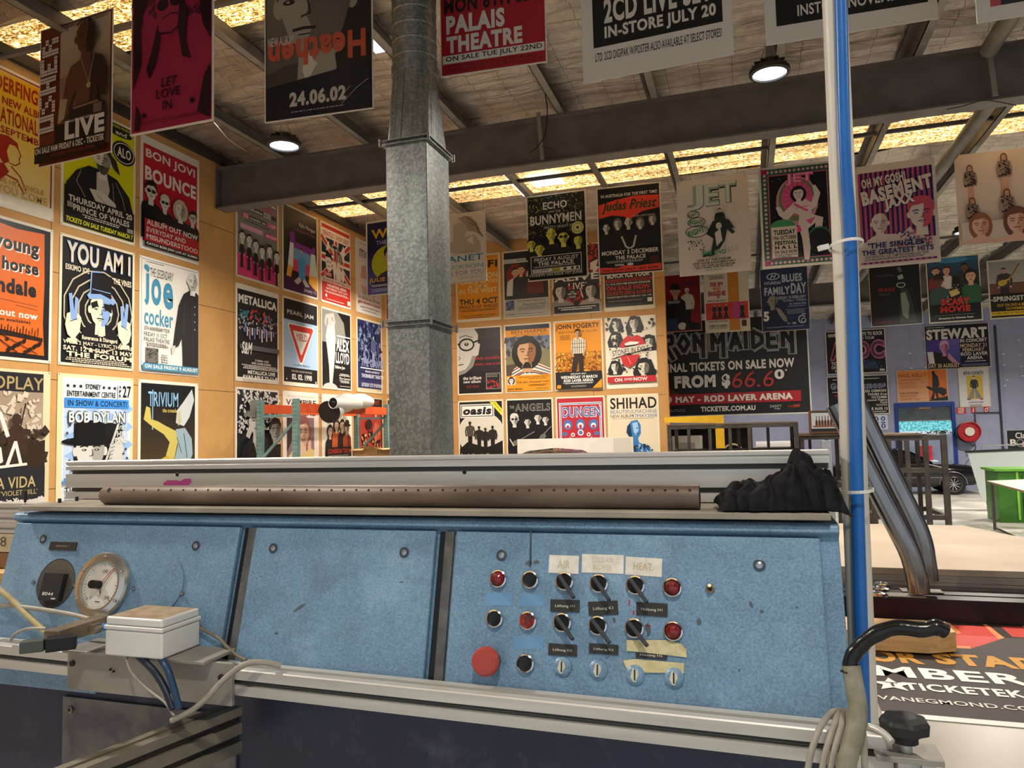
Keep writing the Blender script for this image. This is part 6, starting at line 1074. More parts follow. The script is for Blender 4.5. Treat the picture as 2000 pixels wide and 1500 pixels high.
art = R(4, 4, 96, 138, '0b0a0b')+PL('5c625a', 56, 16, 62, 12, 66, 24, 60, 26)+PL('9aa29a', 56, 34, 66, 30, 68, 40, 58, 42)+PL('33352f', 62, 60, 76, 64, 84, 100, 90, 137, 56, 137, 58, 96)+PL('7d857c', 60, 72, 70, 70, 76, 100, 72, 130, 62, 120)+RING(62, 54, 8, 5, 1.6, 'b9c0b8', 16)+E(64, 55, 4, 3, '0b0a0b')+LN('26282a', 2, 80, 60, 92, 120)+T('THE GRUDGE', 16, 58, 50, 66, '9c2420', .02)+BL(12, 30, 50, 32, '6d6a66', 1, 3)+BL(18, 70, 42, 75, '55524e', 2, 4)+T('IN CINEMAS NOV. 18', 6, 131, 48, 135, '8c201c', .01)
hung((1702,639), (1803,632), '0b0a0b', art, 'almost black hanging film poster with a pale staring eye', .98, border=1, edge='c9bfae')
art = GR(3, 3, 97, 60, '2c5a78', '17222c', 6)+R(3, 60, 97, 138, '17191c')+T('No mercy. No shame. No sequel.', 14, 10, 86, 14, '17222c', .02)+E(50, 8, 30, 6, '3c7a9c')
for u, v, h, c, sk, hr, st in ((18, 30, 18, '8a2c28', SKN, '3a2418', 'short'), (38, 30, 18, 'd8cfc4', SKN, '4a2c20', 'long'), (72, 26, 17, '33312f', '7a5038', '1c1614', 'short'), (22, 50, 24, '3a5050', '6a4430', '2a2220', 'cap'), (82, 46, 26, '2c5a3c', 'd8a888', '1c1614', 'long')): art += BUST(u, v, h, sk, hr, c, '1c1614', st, drop=2.2, wide=.8)
art += PL('17181a', 48, 44, 62, 44, 66, 96, 44, 96)+PL('d8b868', 40, 76, 56, 70, 60, 82, 44, 88)+DOTS(36, 62, 64, 100, 'e6dcc0', 30, 1.6, 3)+T('SCARY', 24, 90, 78, 106, 'c23428', .06)+T('MOVIE', 22, 107, 78, 121, 'c23428', .06)+BL(8, 126, 90, 128, '8d8880', 1, 3)+T('Screaming In Cinemas Soon', 18, 131, 82, 136, W_, .02)
hung((1815,632), (1920,625), '17191c', art, 'hanging film poster of a frightened crowd with red two line title', .98, border=2, edge='d8ccb4')
art = GR(3, 3, 97, 56, '8d8a86', 'a39d94', 5)+R(3, 56, 97, 82, '6a4638')+R(3, 82, 97, 118, '2a251e')+PL('6d5a2c', 3, 96, 97, 90, 97, 118, 3, 118)+MAN(34, 20, 88, 'c08c6c', '2a1c14', '3a3630', '26282e', stride=.4, k=1.1)+LN('caa23c', 4, 22, 56, 44, 48, 62, 20)+E(30, 56, 10, 7, 'caa23c', -.3)+LN('4a2c18', 2, 46, 46, 66, 12)+R(3, 82, 97, 130, '17140f')+T('-SPRINGSTEEN', 6, 88, 120, 100, 'dcd6ca', .03)
art = [e for e in art if not (e[0] == 't' and e[4] > 110)]+T('-SPRINGSTEEN', 4, 88, 96, 100, 'dcd6ca', .03)+T('OUT ON DVD & BLU-RAY', 16, 106, 92, 113, 'd8a82c', .02)+T('NOVEMBER 12', 34, 115, 86, 121, 'd8a82c', .02)+R(3, 124, 97, 134, 'd8b82c')+T('INCLUDES 6 BONUS LIVE TRACKS FROM LONDON', 5, 126, 95, 131, '2a2210', .02)
hung((1934,624), (2030,618), '17140f', art, 'hanging poster of a guitarist leaning back, with a yellow strip, at right edge', .9, border=3, edge='d8ccb4')
# wide banner behind the third row and the strip beside it
x0, x1 = aty(1276, 815, 15.25).x, aty(1586, 806, 15.25).x; zb = aty(1586, 807, 15.25).z; bw = x1-x0
def bu(px): return (aty(px, 800, 15.25).x-x0)/bw*100
HB = 64
metal_letters = [((0, 0, 0, 10),), ((0, 10, 0, 0, 5.2, 0, 5.2, 4.4, 1, 5.4, 5.6, 14.5),), ((3, 0, 6, 5, 3, 10, 0, 5, 3, 0),), ((0, 10, 0, 0, 5, 8.6, 5, 0), (5, 7, 5, 14)),
  ((0, 10, 0, 0, 3.2, 6, 6.4, 0, 6.4, 14.5),), ((0, 10, 3, 0, 6, 10), (1.4, 6.6, 4.6, 6.6)), ((0, 0, 0, 10),), ((0, 0, 5, 3, 5, 7, 0, 10, 0, 0),), ((5, 0, 0, 0, 0, 10, 5, 10), (0, 5, 4, 5)), ((0, 10, 0, 0, 5, 8.6, 5, 0), (5, 7, 5, 14))]
def metal_row(x, y, k, wd, c, adv=(3.6, 9.2, 9.6, 10.6, 10.6, 9.0, 4.2, 8.6, 8.4, 9)):
    o = []
    for L, a in zip(metal_letters, adv):
        for st in L: o += LN(c, wd, *[(x+v*k if n % 2 == 0 else y+v*k) for n, v in enumerate(st)])
        x += a*k
    return o
art = []
for wd, c in ((5.4, 'd9d6d2'), (4.5, '1c1b1d'), (3.7, 'd0cdc9'), (2.8, '232224')): art += metal_row(5, 9.5, 1.08, wd, c)
art += T('FINAL TICKETS ON SALE NOW', 8, 28, 91, 34, W_, .04)+T('FROM $', 15, 36.5, 51, 46, W_, .06)+T('66.6', 52, 35.5, 78, 46, 'b83a34', .0, .15)+T('0', 78.5, 35, 84.5, 41.5, W_, .04)+T('*', 85, 35, 86.5, 36.5, W_)+PL('6a3020', 4, 42, 10, 44, 20, 50, 28, 50, 28, 51.5, 8, 51)+R(5, 49, 94, 56, 'b02a2c')+T('9 MAY - ROD LAVER ARENA', 10, 50.3, 89, 54.7, W_, .05)+T('TICKETEK.COM.AU', 31.5, 57.6, 66, 61, W_, .05)+T('DAINTY', 75, 58, 82, 59.6, 'c9c6c2', .01)+T('group', 77.5, 60, 81, 61.2, 'c9c6c2')+T('TRIPLE', 85.5, 58.6, 88.5, 59.8, 'b83a34')+T('MMM', 88.8, 58, 93, 60, 'c2542c', .04, .3)+BL(6, 59, 22, 61, '8a8884', 2, 3)
poster((x0, 15.25, zb+bw*HB/100), (1, 0, 0), bw, bw*HB/100, '232224', art, 'wide black banner with jagged outlined letters and a red date strip', name='banner', cat='banner', border=(0, 0, .8, .8), edge='e2ded4', th=.004, hang=True, rough=.35)
a = aty(1440, 648, 15.7); c = aty(1497, 620, 15.7)
poster((a.x, 15.7, c.z), (1, 0, 0), c.x-a.x, c.z-a.z, '19181a', T('AND TOUR', 20, 16, 96, 34, 'b83a34', .02), 'black strip with red letters glimpsed between two hanging posters', border=0, hang=True)
# far wall
def far(px0, py0, px1, py1, bg, art, label, **k):
    a, b = aty(px0, py0, FY-.02), aty(px1, py1, FY-.02); w, h = b.x-a.x, a.z-b.z
    return poster((a.x, FY-.02, a.z), (1, 0, 0), w, h, bg, stretch(art, (h/w)/k.pop('H', .7)) if art else [], label, group='posters on the far wall', **k)
mg = 'b85a84'
art = T('HANDS UP WHO WANTS TO ROCK', 5, 4, 96, 10, W_, .04)+T('WORLD TOUR', 44, 11.5, 82, 16, W_, .02)+T('A', 6, 17, 32, 48, 'd46a94', .09)+T('DC', 50, 17, 98, 48, 'd46a94', .09)+T('A', 8, 19, 30, 46, '2a2028', .03)+T('DC', 52, 19, 96, 46, '5a3a4c', .03)+E(72, 58, 14, 6, '2c3a5c')+T('TICKETS', 8, 50, 32, 55.5, W_, .03)+T('ON SALE', 8, 56.5, 30, 61.5, W_, .03)+T('NOW', 14, 62.5, 28, 67, W_, .03)+DOTS(58, 50, 94, 64, '4a5a80', 20, 2, 3)+R(88, 64, 96, 67, W_)
far(1611, 648, 1733, 727, '141214', art, 'black and pink landscape poster with angular letters, upper of two behind the conduit', border=1.5, H=.70)
art = BL(8, 6, 92, 9, W_, 1, 3)+T('Gene Simmons', 6, 13, 96, 26, 'aeb8d0', .06)+T('Gene Simmons', 7, 14, 95, 25, '3c4668', .0)+T('KISS DEMON', 58, 28, 96, 33, W_, .03)+T('THURS 31st', 66, 35, 97, 39.5, W_, .03)+T('OCTOBER', 72, 41, 97, 45, W_, .03)+T('Burswood Theatre', 60, 46, 97, 50, W_, .02)+T('Perth', 86, 51, 97, 54.5, W_, .02)+BL(78, 56, 97, 60, W_, 2, 4)+T('ON SALE AUG 12', 50, 62, 97, 67, W_, .03)+BL(60, 69, 97, 72, W_, 2, 3)+BL(8, 30, 26, 33, W_, 1, 3)+R(12, 36, 34, 40, '8c1c2c')+PL('d8d4d0', 52, 42, 56, 36, 58, 60, 53, 62)
far(1614, 736, 1738, 808, '121113', art, 'black landscape poster with chrome gothic heading, lower of two behind the conduit', border=1.5, H=.75)
art = R(2, 22, 52, 62, '4a3a8c')+R(52, 22, 98, 62, '2c3a78')+GR(30, 22, 60, 60, '6a5aa8', '3c4a90', 5)+R(54, 22, 98, 60, '17152c')+PL('17151c', 14, 40, 34, 44, 48, 58, 52, 62, 4, 62)+HEAD(30, 34, 18, 'cf8cae', 'd8a8c0', '4a2840', 'short', shade='9a5c88')+PL('cf8cae', 36, 42, 50, 58, 46, 62, 34, 50)+PL(W_, 3, 40, 12, 40, 14, 58, 5, 60)+BL(3, 3, 34, 5, W_, 1, 3)+T('STEWART', 3, 6, 97, 22, W_, .05)+T('IN CONCERT', 55, 23, 96, 28, W_, .03)+T('MONDAY 21', 55, 30, 95, 36, 'e6c9a0', .02)+T('FEBRUARY', 58, 37, 91, 42, 'e6c9a0', .02)+T('ROD LAVER', 55, 43, 96, 48, W_, .02)+T('ARENA', 64, 49, 88, 54, W_, .02)+BL(60, 56, 94, 58, W_, 1, 3)+R(2, 58, 52, 66, '17151c')+T('DAY 30 AUGUST', 3, 58.5, 52, 64.5, 'e6c9a0', .03)+BL(56, 61, 96, 64, '8d8a98', 2, 4)
far(1804, 637, 1936, 716, '17151c', art, 'purple and black landscape poster of a singer with blond hair under a white name', border=1, H=.66)
op = 'd88a4c'
art = GR(1, 1, 62, 60, 'd88a4c', 'e2ab80', 5)+R(62, 1, 99, 60, 'd8742c')+T('PAUL KELLY', 4, 7, 60, 14, 'b4502c', .03)+T('nothing but a dream', 8, 17, 48, 20, '6a3a24', .01)+BL(4, 24, 40, 36, 'c4703c', 3, 3)+T('Friday 23rd October', 5, 42, 42, 46, '4a2c1c', .02)+T('MELBOURNE', 6, 47.5, 38, 51, 'c46a34')+T('CONCERT HALL', 6, 53, 44, 57, 'c46a34')
art += PL('1c1614', 70, 4, 76, 4, 77, 10, 82, 14, 84, 30, 80, 36, 80, 50, 82, 57, 78, 58, 74, 44, 72, 56, 64, 58, 70, 46, 70, 30, 71, 14)+PL('1c1614', 57, 33, 62, 32, 76, 38, 84, 34, 96, 38, 97, 46, 90, 52, 82, 46, 62, 38)+PL('1c1614', 60, 60, 72, 56, 99, 52, 99, 60)
far(1750, 724, 1853, 783, op, art, 'orange landscape poster with a black silhouette carrying a guitar case above the roller door', border=1, H=.61)
art = R(26, 24, 78, 96, 'd8b84a')+T('elvis-costello', 18, 8, 82, 22, '2c2838', .02)+MAN(50, 26, 70, 'd8d2c6', '1c1a1e', '2a282e', '8d8a86', stride=1.2, k=1.1)+E(32, 97, 5, 2, 'b03a2c')+E(70, 97, 5, 2, 'b03a2c')+T('confederates', 28, 102, 76, 108, '8a3a48', .01)+BL(30, 112, 74, 120, '6a6670', 3, 3)
far(1870, 719, 1936, 794, 'e6e4e8', art, 'white and yellow poster of a striding man, right of the orange silhouette poster', border=3, H=1.2, edge='e0cf98')
# small signs on the far wall
def sign(px0, py0, px1, py1, bg, art, label, H=1.0, **k):
    a, b = aty(px0, py0, FY-.015), aty(px1, py1, FY-.015); w, h = b.x-a.x, a.z-b.z
    return poster((a.x, FY-.015, a.z), (1, 0, 0), w, h, bg, stretch(art, (h/w)/H), label, name='wall_sign', cat='sign', border=k.pop('border', 0), th=.004, **k)
cb_ = '2c5aa8'; art = []
for i, u in enumerate((22, 51, 80)):
    for j, v in enumerate((15, 42)):
        if i == 0 and j == 0: art += RING(u, v, 8, 8, 2.4, 'b83a3c', 20)+LN('b83a3c', 2.2, u-6, v-6, u+6, v+6)
        else: art += E(u, v, 9.5, 9.5, cb_)+E(u, v-2.5, 3, 3, W_, n=10)+PL(W_, u-3.5, v+5, u-2, v, u+2, v, u+3.5, v+5)
    art += R(u-10, 27, u+10, 31, 'b83a3c' if i == 0 else cb_)
sign(1688, 811, 1735, 839, 'dfe2ea', art, 'white safety sign board with round blue and red symbols', .56)
sign(1867, 796, 1887, 808, 'c22c34', T('FIRE', 20, 6, 80, 20, W_, .04)+T('HOSE', 20, 24, 80, 38, W_, .04)+T('REEL', 20, 42, 80, 56, W_, .04), 'red sign with three lines of white words beside the door frame', .62)
sign(1896, 795, 1906, 807, 'c22c34', PL(W_, 40, 30, 60, 30, 64, 100, 36, 100)+R(42, 18, 58, 28, W_), 'small red sign with an extinguisher symbol, middle of the three red signs', 1.2)
sign(1921, 794, 1932, 806, 'c22c34', RING(50, 60, 26, 26, 12, W_, 16)+R(60, 20, 84, 40, W_)+R(18, 70, 40, 92, W_), 'small red sign with a white coil symbol, rightmost of the three red signs', 1.1)
sign(1965, 840, 2030, 878, '1c2028', T('Cla', 28, 8, 60, 26, W_, .02)+T('B', 10, 28, 30, 48, W_, .03)+RING(42, 40, 11, 11, 1, W_, 18)+E(52, 44, 6, 8, 'd8b0a8'), 'black sign with white script at the right edge above the whiteboard', .6, border=1.5)
# ------------------------------------------------------------------ square duct with round flue
def galv(name, c1, c2, c3):
    m, nt, b = base(name); v = objco(nt); vo = tex(nt, 'ShaderNodeTexVoronoi', 75, 0, v); n = tex(nt, 'ShaderNodeTexNoise', 3, 4, objco(nt, (2, 2, .5)))
    mx = nt.nodes.new('ShaderNodeMix'); mx.data_type = 'RGBA'; mx.inputs[0].default_value = .5
    nt.links.new(ramp(nt, vo.outputs['Color'], [(.2, c1), (.5, c2), (.8, c3)]), mx.inputs[6]); nt.links.new(ramp(nt, n.outputs[0], [(.3, c1), (.7, c3)]), mx.inputs[7])
    nt.links.new(mx.outputs[2], b.inputs['Base Color']); b.inputs['Metallic'].default_value = .6; b.inputs['Roughness'].default_value = .42; return m
gv = galv('galvanised_sheet', '565a59', '737775', '969a96')
dx0, dx1, dy0, dy1 = -1.935, -1.675, 3.75, 4.08
du = thing('duct', (-1.8, 3.9, 0), 'tall galvanised square duct with a round flue on top standing behind the console', 'duct')
b = MB(); z1 = 3.69
b.box(dx0, dy0, 0, dx1, dy1, z1, gv); b.build('square_duct', du, bevel=.006)
b = MB(); z2 = aty(820, 136, 3.86).z; cx, cy = (dx0+dx1)/2-.012, (dy0+dy1)/2; n = 32; rr_ = .133
def sq(a):
    c_, s_ = math.cos(a), math.sin(a); k = 1/max(abs(c_), abs(s_)); return Vector(((dx0+dx1)/2+c_*k*(dx1-dx0)/2, cy+s_*k*(dy1-dy0)/2, z1))
lo = [sq(2*PI*(i+.5)/n) for i in range(n)]; hi = [Vector((cx+rr_*math.cos(2*PI*(i+.5)/n), cy+rr_*math.sin(2*PI*(i+.5)/n), z2)) for i in range(n)]
b.add(lo+hi, [(i, (i+1) % n, n+(i+1) % n, n+i) for i in range(n)], gv)
b.bar((cx-.03, dy0-.002, z1), (cx-.01, cy-rr_-.002, z2), .02, .006, gv, (0, -1, 0)); b.build('transition', du)
b = MB(); b.tube([(cx, cy, z2), (cx, cy, 5.6)], rr_, gv, 36)
for k in range(7): b.lathe([(rr_, -.006), (rr_+.004, 0), (rr_, .006)], (cx, cy, z2+.085+k*.095), (0, 0, 1), gv, 36)
b.lathe([(rr_, -.03), (rr_+.007, -.028), (rr_+.007, .028), (rr_, .03)], (cx, cy, z2+.01), (0, 0, 1), gv, 36); b.build('flue', du)
for z in (z1, 2.634):
    b = MB(); e = .022; t = .005
    for zz in (z-.012, z+.012): b.box(dx0-e, dy0-e, zz-t/2, dx1+e, dy1+e, zz+t/2, gv)
    for x, y in ((dx0-e, dy0-e), (dx1+e, dy0-e), (dx1+e, dy1+e)): b.cyl((x, y, z-.022), (x, y, z+.022), .008, chain_m, 10)
    b.build('flange', du)

# ------------------------------------------------------------------ pallet rack on the left
green = noisy('rack_green', [(.3, '5f7a76'), (.7, '759490')], 7, 4, .45); orange = noisy('rack_orange', [(.3, 'c24a22'), (.7, 'd85a2c')], 7, 4, .45)
rk = thing('pallet_rack', (-5.3, 8.7, 0), 'pallet rack with grey green posts and orange beams along the left wall', 'rack')
XA, XB, YA, YB = -5.62, -5.12, 7.55, 9.85
for x, y in ((XA, YA), (XB, YA), (XA, YB), (XB, YB)):
    b = MB(); b.box(x-.035, y-.03, 0, x+.035, y+.03, 2.47, green)
    for i in range(17):
        for s in (-.016, .016): b.lathe([(.006, .0003), (0, .0004)], (x+s, y-.03, 1.62+i*.05), (0, -1, 0), blk, 8)
    b.build('post', rk)
for x in (XA, XB): MB().box(x-.02, YA+.03, 2.31, x+.02, YB-.03, 2.42, orange).build('beam', rk, bevel=.004)
for x in (XA, XB): MB().box(x-.02, YA+.03, 1.52, x+.02, YB-.03, 1.60, orange).build('beam', rk, bevel=.004)
for y in (YA, YB):
    MB().bar((XA, y, 2.27), (XB, y, 2.27), .025, .03, green).build('brace', rk); MB().bar((XA, y, 1.74), (XB, y, 2.22), .025, .03, green).build('brace', rk); MB().bar((XA, y, 1.72), (XB, y, 1.72), .025, .03, green).build('brace', rk)
MB().box(XA-.02, YA+.1, 1.602, XB+.02, YB-.1, 1.62, noisy('shelf_board', [(.3, '8d7452'), (.7, 'a98e68')], 5, 5, .7)).build('shelf', rk)
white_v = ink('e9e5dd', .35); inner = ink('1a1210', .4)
rl = thing('banner_roll', (-5.0, 8.3, 2.45), 'white rolled banner draped over the orange rack beam with its dark inside showing', 'roll')
P = spline([aty(643, 808, 7.62), aty(664, 794, 8.0), aty(692, 786, 8.6), aty(722, 788, 9.2)])
for p in P: p.z += .02
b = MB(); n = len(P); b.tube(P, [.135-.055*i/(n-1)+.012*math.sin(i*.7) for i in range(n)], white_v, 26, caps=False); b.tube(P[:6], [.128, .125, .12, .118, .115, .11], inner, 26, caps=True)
b.build('sheet', rl, fix=False)
q = aty(650, 787, 7.58); MB().lathe([(.062, 0), (.066, .0), (.066, .5), (.062, .5), (.062, 0)], q, (.12, 1, 0), white_v, 22).build('core_tube', rl)
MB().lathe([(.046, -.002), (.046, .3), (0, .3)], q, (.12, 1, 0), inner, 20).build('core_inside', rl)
pr = aty(609, 902, 8.0); pe = pr+Vector((.62, .30, .01)); pr.z = pe.z = 1.665
b = MB(); b.cyl(pr, pe, .045, noisy('paper_roll', [(.3, 'cfc8bc'), (.7, 'e2dcd0')], 9, 3, .6), 22); ro_ = obj1(b, 'paper_roll', pr, 'white paper roll with a brown core lying on the lower rack shelf beside the box', 'roll')
MB().cyl(pr-(pe-pr).normalized()*.05, pr+(pe-pr)*.02, .028, ink('7a5638', .7), 16).build('core', ro_); d_ = (pe-pr); MB().cyl(pr+d_*.40, pr+d_*.46, .0455, ink('6a5238', .6), 22).build('tape_band', ro_)
card_m = noisy('cardboard', [(.3, 'b48a58'), (.7, 'c8a06c')], 12, 4, .75)
bc = aty(727, 907, 9.0); bx = thing('cardboard_box', (bc.x, 9.0, 1.62), 'open brown cardboard box with raised flaps on the rack shelf beside the duct', 'box')
x, y, z, w, dd, hh = bc.x, 9.0, 1.622, .19, .2, .21
b = MB(); t = .006; b.box(x-w, y-dd, z, x+w, y+dd, z+t, card_m); b.box(x-w, y-dd, z, x-w+t, y+dd, z+hh, card_m); b.box(x+w-t, y-dd, z, x+w, y+dd, z+hh, card_m); b.box(x-w, y-dd, z, x+w, y-dd+t, z+hh, card_m); b.box(x-w, y+dd-t, z, x+w, y+dd, z+hh, card_m)
for i in range(3): b.box(x-.13, y-dd-.0006, z+.15-i*.035, x-.13+.09-i*.02, y-dd, z+.155-i*.035, ink('8d6a40', .7)); b.box(x+.05, y-dd-.0006, z+.16-i*.03, x+.12-i*.01, y-dd, z+.164-i*.03, ink('8d6a40', .7))
b.build('carton', bx)
for a, c_, v in (((x-w, y-dd, z+hh), (x-w, y+dd, z+hh), (-.09, 0, -.01)), ((x+w, y-dd, z+hh), (x+w, y+dd, z+hh), (.09, 0, -.015)), ((x-w, y-dd, z+hh), (x, y-dd, z+hh), (.02, -.10, -.02)), ((x, y-dd, z+hh), (x+w, y-dd, z+hh), (-.0, -.10, .035))):
    a, c_, v = Vector(a), Vector(c_), Vector(v); MB().prism([a, c_, c_+v, a+v], Vector((0, 0, .005)), card_m).build('flap', bx)

# ------------------------------------------------------------------ cars
def car(org, rz, sc, hs, paint, label, roof_k=1.0):
    t = thing('car', org, label, 'car'); M = Matrix.Translation(Vector(org)) @ Matrix.Rotation(rz, 4, 'Z') @ Matrix.Diagonal((sc, sc, hs, 1))
    def mb(): q = MB(); q.X = M; return q
    glass = ink('0d1014', .08, 0, .6); trimm = ink('c9ccd0', .2, 1)
    # body: lofted cross sections along the length (rear -2.1 to front 2.1)
    st = [(-2.1, .62, .34, .72), (-2.0, .78, .28, .86), (-1.4, .84, .24, .93), (-.6, .86, .22, .92), (.4, .86, .22, .92), (1.2, .85, .24, .90), (1.85, .80, .28, .84), (2.1, .68, .36, .72)]
    b = mb(); rings = []
    for x, w, z0, z1 in st: rings.append([(x, -w*.9, z0), (x, -w, z0+.18), (x, -w*.99, z1-.16), (x, -w*.88, z1-.02), (x, -w*.5, z1+.02), (x, w*.5, z1+.02), (x, w*.88, z1-.02), (x, w*.99, z1-.16), (x, w, z0+.18), (x, w*.9, z0)])
    n = 10; vs = [p for r in rings for p in r]
    b.add(vs, [(i*n+k, i*n+(k+1) % n, (i+1)*n+(k+1) % n, (i+1)*n+k) for i in range(len(st)-1) for k in range(n)], paint, True); b.add(rings[0], [tuple(range(n))], paint); b.add(rings[-1], [tuple(range(n-1, -1, -1))], paint); b.build('body', t)
    b = mb(); cs = [(-1.55, .70, .90, .92), (-1.0, .62, .90, 1.30), (-.4, .60, .90, 1.37), (.15, .60, .90, 1.33), (.85, .70, .88, .93)]; rings = [[(x, -w-.08, z0), (x, -w, z1-.06), (x, -w*.7, z1+.02), (x, 0, z1+.05), (x, w*.7, z1+.02), (x, w, z1-.06), (x, w+.08, z0)] for x, w, z0, z1 in cs]; n = 7; vs = [p for r in rings for p in r]
    fs = [(i*n+k, i*n+k+1, (i+1)*n+k+1, (i+1)*n+k) for i in range(len(cs)-1) for k in range(n-1)]
    b.add(vs, fs, paint, True); b.build('roof', t)
    for s in (-1, 1): q = mb(); q.add([(x, s*(w+.01+(.05 if i in (0, 3) else 0)), z) for i, (x, w, z) in enumerate(((-1.15, .66, .96), (-.85, .62, 1.24), (.1, .605, 1.26), (.62, .66, .96)))], [(0, 1, 2, 3)], glass); q.build('side_window', t, fix=False)
    q = mb(); q.add([(.86, -.62, .96), (.86, .62, .96), (.22, .5, 1.325), (.22, -.5, 1.325)], [(0, 1, 2, 3)], glass); q.build('windscreen', t, fix=False)
    for x in (-1.3, 1.3):
        for s in (-1, 1):
            y = s*.80; q = mb(); q.lathe([(.15, -.07), (.23, -.09), (.30, -.085), (.315, -.06), (.315, .06), (.30, .085), (.23, .09), (.15, .07)], (x, y, .315), (0, s, 0), ink('141415', .7), 32); wh = q.build('wheel', t)
            q = mb(); q.lathe([(.225, .088), (.215, .095), (.20, .07), (.17, .06)], (x, y, .315), (0, s, 0), trimm, 32); q.lathe([(.2, .03), (0, .03)], (x, y, .315), (0, s, 0), blk2, 24)
            for k in range(10):
                a = 2*PI*k/10; q.bar((x+.05*math.cos(a), y+s*.075, .315+.05*math.sin(a)), (x+.19*math.cos(a+.12), y+s*.066, .315+.19*math.sin(a+.12)), .02, .02, trimm, (0, 1, 0))
            q.lathe([(.05, .06), (.045, .09), (0, .095)], (x, y, .315), (0, s, 0), trimm, 16); q.build('rim', wh)
            q = mb(); ar = [(x+.37*math.cos(a), s*.862, .315+.37*math.sin(a)) for a in [PI*i/16 for i in range(17)]]; q.tube(ar, .012, trimm, 6); q.build('arch_trim', t)
            q = mb(); q.lathe([(.36, 0), (0, 0)], (x, s*.865, .315), (0, s, 0), ink('08080a', .8), 24); 
            q.build('arch_recess', t) if abs(s) > 2 else None
    q = mb(); q.box(2.02, -.72, .38, 2.16, .72, .48, trimm); q.build('bumper', t, bevel=.02)
    for s in (-.55, .55): q = mb(); q.lathe([(.09, 0), (.08, .03), (0, .045)], (2.08, s, .60), (1, 0, 0), ink('e6e8ee', .1), 20); q.build('headlight', t)
    for s in (-1, 1): q = mb(); q.bar((-1.9, s*.868, .52), (1.0, s*.872, .52), .02, .012, trimm); q.build('side_trim', t)
    return t
wp_ = aty(1862, 958, 23.3); sc_car = .92
car((wp_.x-1.3*sc_car, 24.02, 0), 0, sc_car, sc_car, ink('0c0e14', .12, .0, .7), 'black classic car parked side on in front of the roller door')
car((-2.62, 9.75, 0), -PI/2, .96, 1.25, ink('15100e', .1, 0, .7), 'black car whose curved roof shows above the rail in front of the back wall')
car((4.2, 31.6, 0), -.12, .95, .95, ink('b4bac2', .25, .3), 'silver car in the yard seen through the steel frames and roller door')

# ------------------------------------------------------------------ things between the console and the back wall
a, c_ = aty(1010, 858, 11.9), aty(1236, 855, 11.9); wb_ = noisy('scuffed_white_board', [(.3, 'd6cfc0'), (.7, 'e4ddd0')], 4, 5, .5)
o = obj1(MB().box(a.x, 11.9, 0, c_.x, 11.94, a.z, wb_), 'white_panel', (a.x, 11.9, 0), 'plain scuffed white panel leaning at the back wall under the red folk pattern poster', 'panel', bevel=.004)
q = MB(); q.box(c_.x-.32, 11.897, a.z-.30, c_.x-.02, 11.9, a.z-.01, ink('c9c1b0', .6)); q.build('patch', o)
angle = noisy('raw_steel_angle', [(.3, '3b3733'), (.7, '59534c')], 9, 5, .5, .5)
def frame(name, x0, x1, y0, y1, h, ups, mids, label, m=angle, w=.045, backups=()):
    t = thing(name, ((x0+x1)/2, (y0+y1)/2, 0), label, 'steel stand')
    for x in (x0, x1):
        for y in (y0, y1): MB().box(x-w/2, y-w/2, 0, x+w/2, y+w/2, h, m).build('post', t)
    for f in ups: x = x0+(x1-x0)*f; MB().box(x-w*.4, y0-w*.38, .1, x+w*.4, y0+w*.38, h-w-.002, m).build('upright', t)
    for f in backups: x = x0+(x1-x0)*f; MB().box(x-w*.4, y1-w*.38, .1, x+w*.4, y1+w*.38, h-w-.002, m).build('upright', t)
    for z in [h]+mids:
        for y in (y0, y1): MB().box(x0+w/2, y-w*.44, z-w, x1-w/2, y+w*.44, z-.003, m).build('rail', t)
        for x in (x0, x1): MB().box(x-w*.44, y0+w/2, z-w, x+w*.44, y1-w/2, z-.003, m).build('rail', t)
    return t
f1 = aty(1302, 838, 9.0); f2 = aty(1558, 825, 9.0)
frame('steel_stand', f1.x+.03, f2.x-.02, 9.0, 9.9, 2.04, (.16, .33, .49, .64), [1.74, 1.2, .6], 'wide low frame of brown steel angle standing below the big black banner', backups=(.3, .55, .8))
bp_ = noisy('brown_ply', [(.3, '5d4a3a'), (.7, '7d664e')], 6, 5, .7)
obj1(MB().box(f1.x, 8.97, 2.042, f2.x, 9.9, 2.056, bp_), 'plywood_sheet', (f1.x, 8.97, 2.042), 'thin brown plywood sheet lying on the wide low steel frame', 'sheet')
g1 = aty(1566, 850, 9.6); g2 = aty(1646, 850, 9.6)
frame('steel_stand', g1.x, g2.x, 9.6, 10.3, g1.z-.01, (.6,), [1.3, .7], 'narrow steel frame just left of the white conduit', backups=(.3,))
obj1(MB().box(g1.x-.08, 9.55, g1.z-.008, g2.x+.12, 10.35, g1.z+.02, bp_), 'plywood_sheet', (g1.x, 9.6, g1.z), 'brown boards lying on the narrow steel frame left of the conduit', 'sheet')
pz = aty(1613, 860, 8.4); obj1(MB().box(pz.x-.05, 8.35, 0, pz.x+.05, 8.42, pz.z, noisy('zinc_post', [(.3, '8a8b90'), (.7, 'a2a3a6')], 5, 3, .4, .5)), 'zinc_post', (pz.x, 8.38, 0), 'pale grey zinc post standing in front of the narrow steel frame', 'post', bevel=.006)
h1 = aty(1700, 850, 8.2); h2 = aty(1842, 849, 8.2)
frame('steel_stand', h1.x, h2.x, 8.2, 9.0, h2.z, (.5, .25, .75), [1.56, 1.10, .5], 'tall dark steel frame behind the chrome bars in front of the roller door', backups=(.12, .37, .62, .88), w=.05)
obj1(MB().box(h1.x-.05, 8.15, h2.z+.002, h2.x-.2, 9.0, h2.z+.02, bp_), 'plywood_sheet', (h1.x, 8.2, h2.z), 'warped brown board lying on the tall dark steel frame', 'sheet')
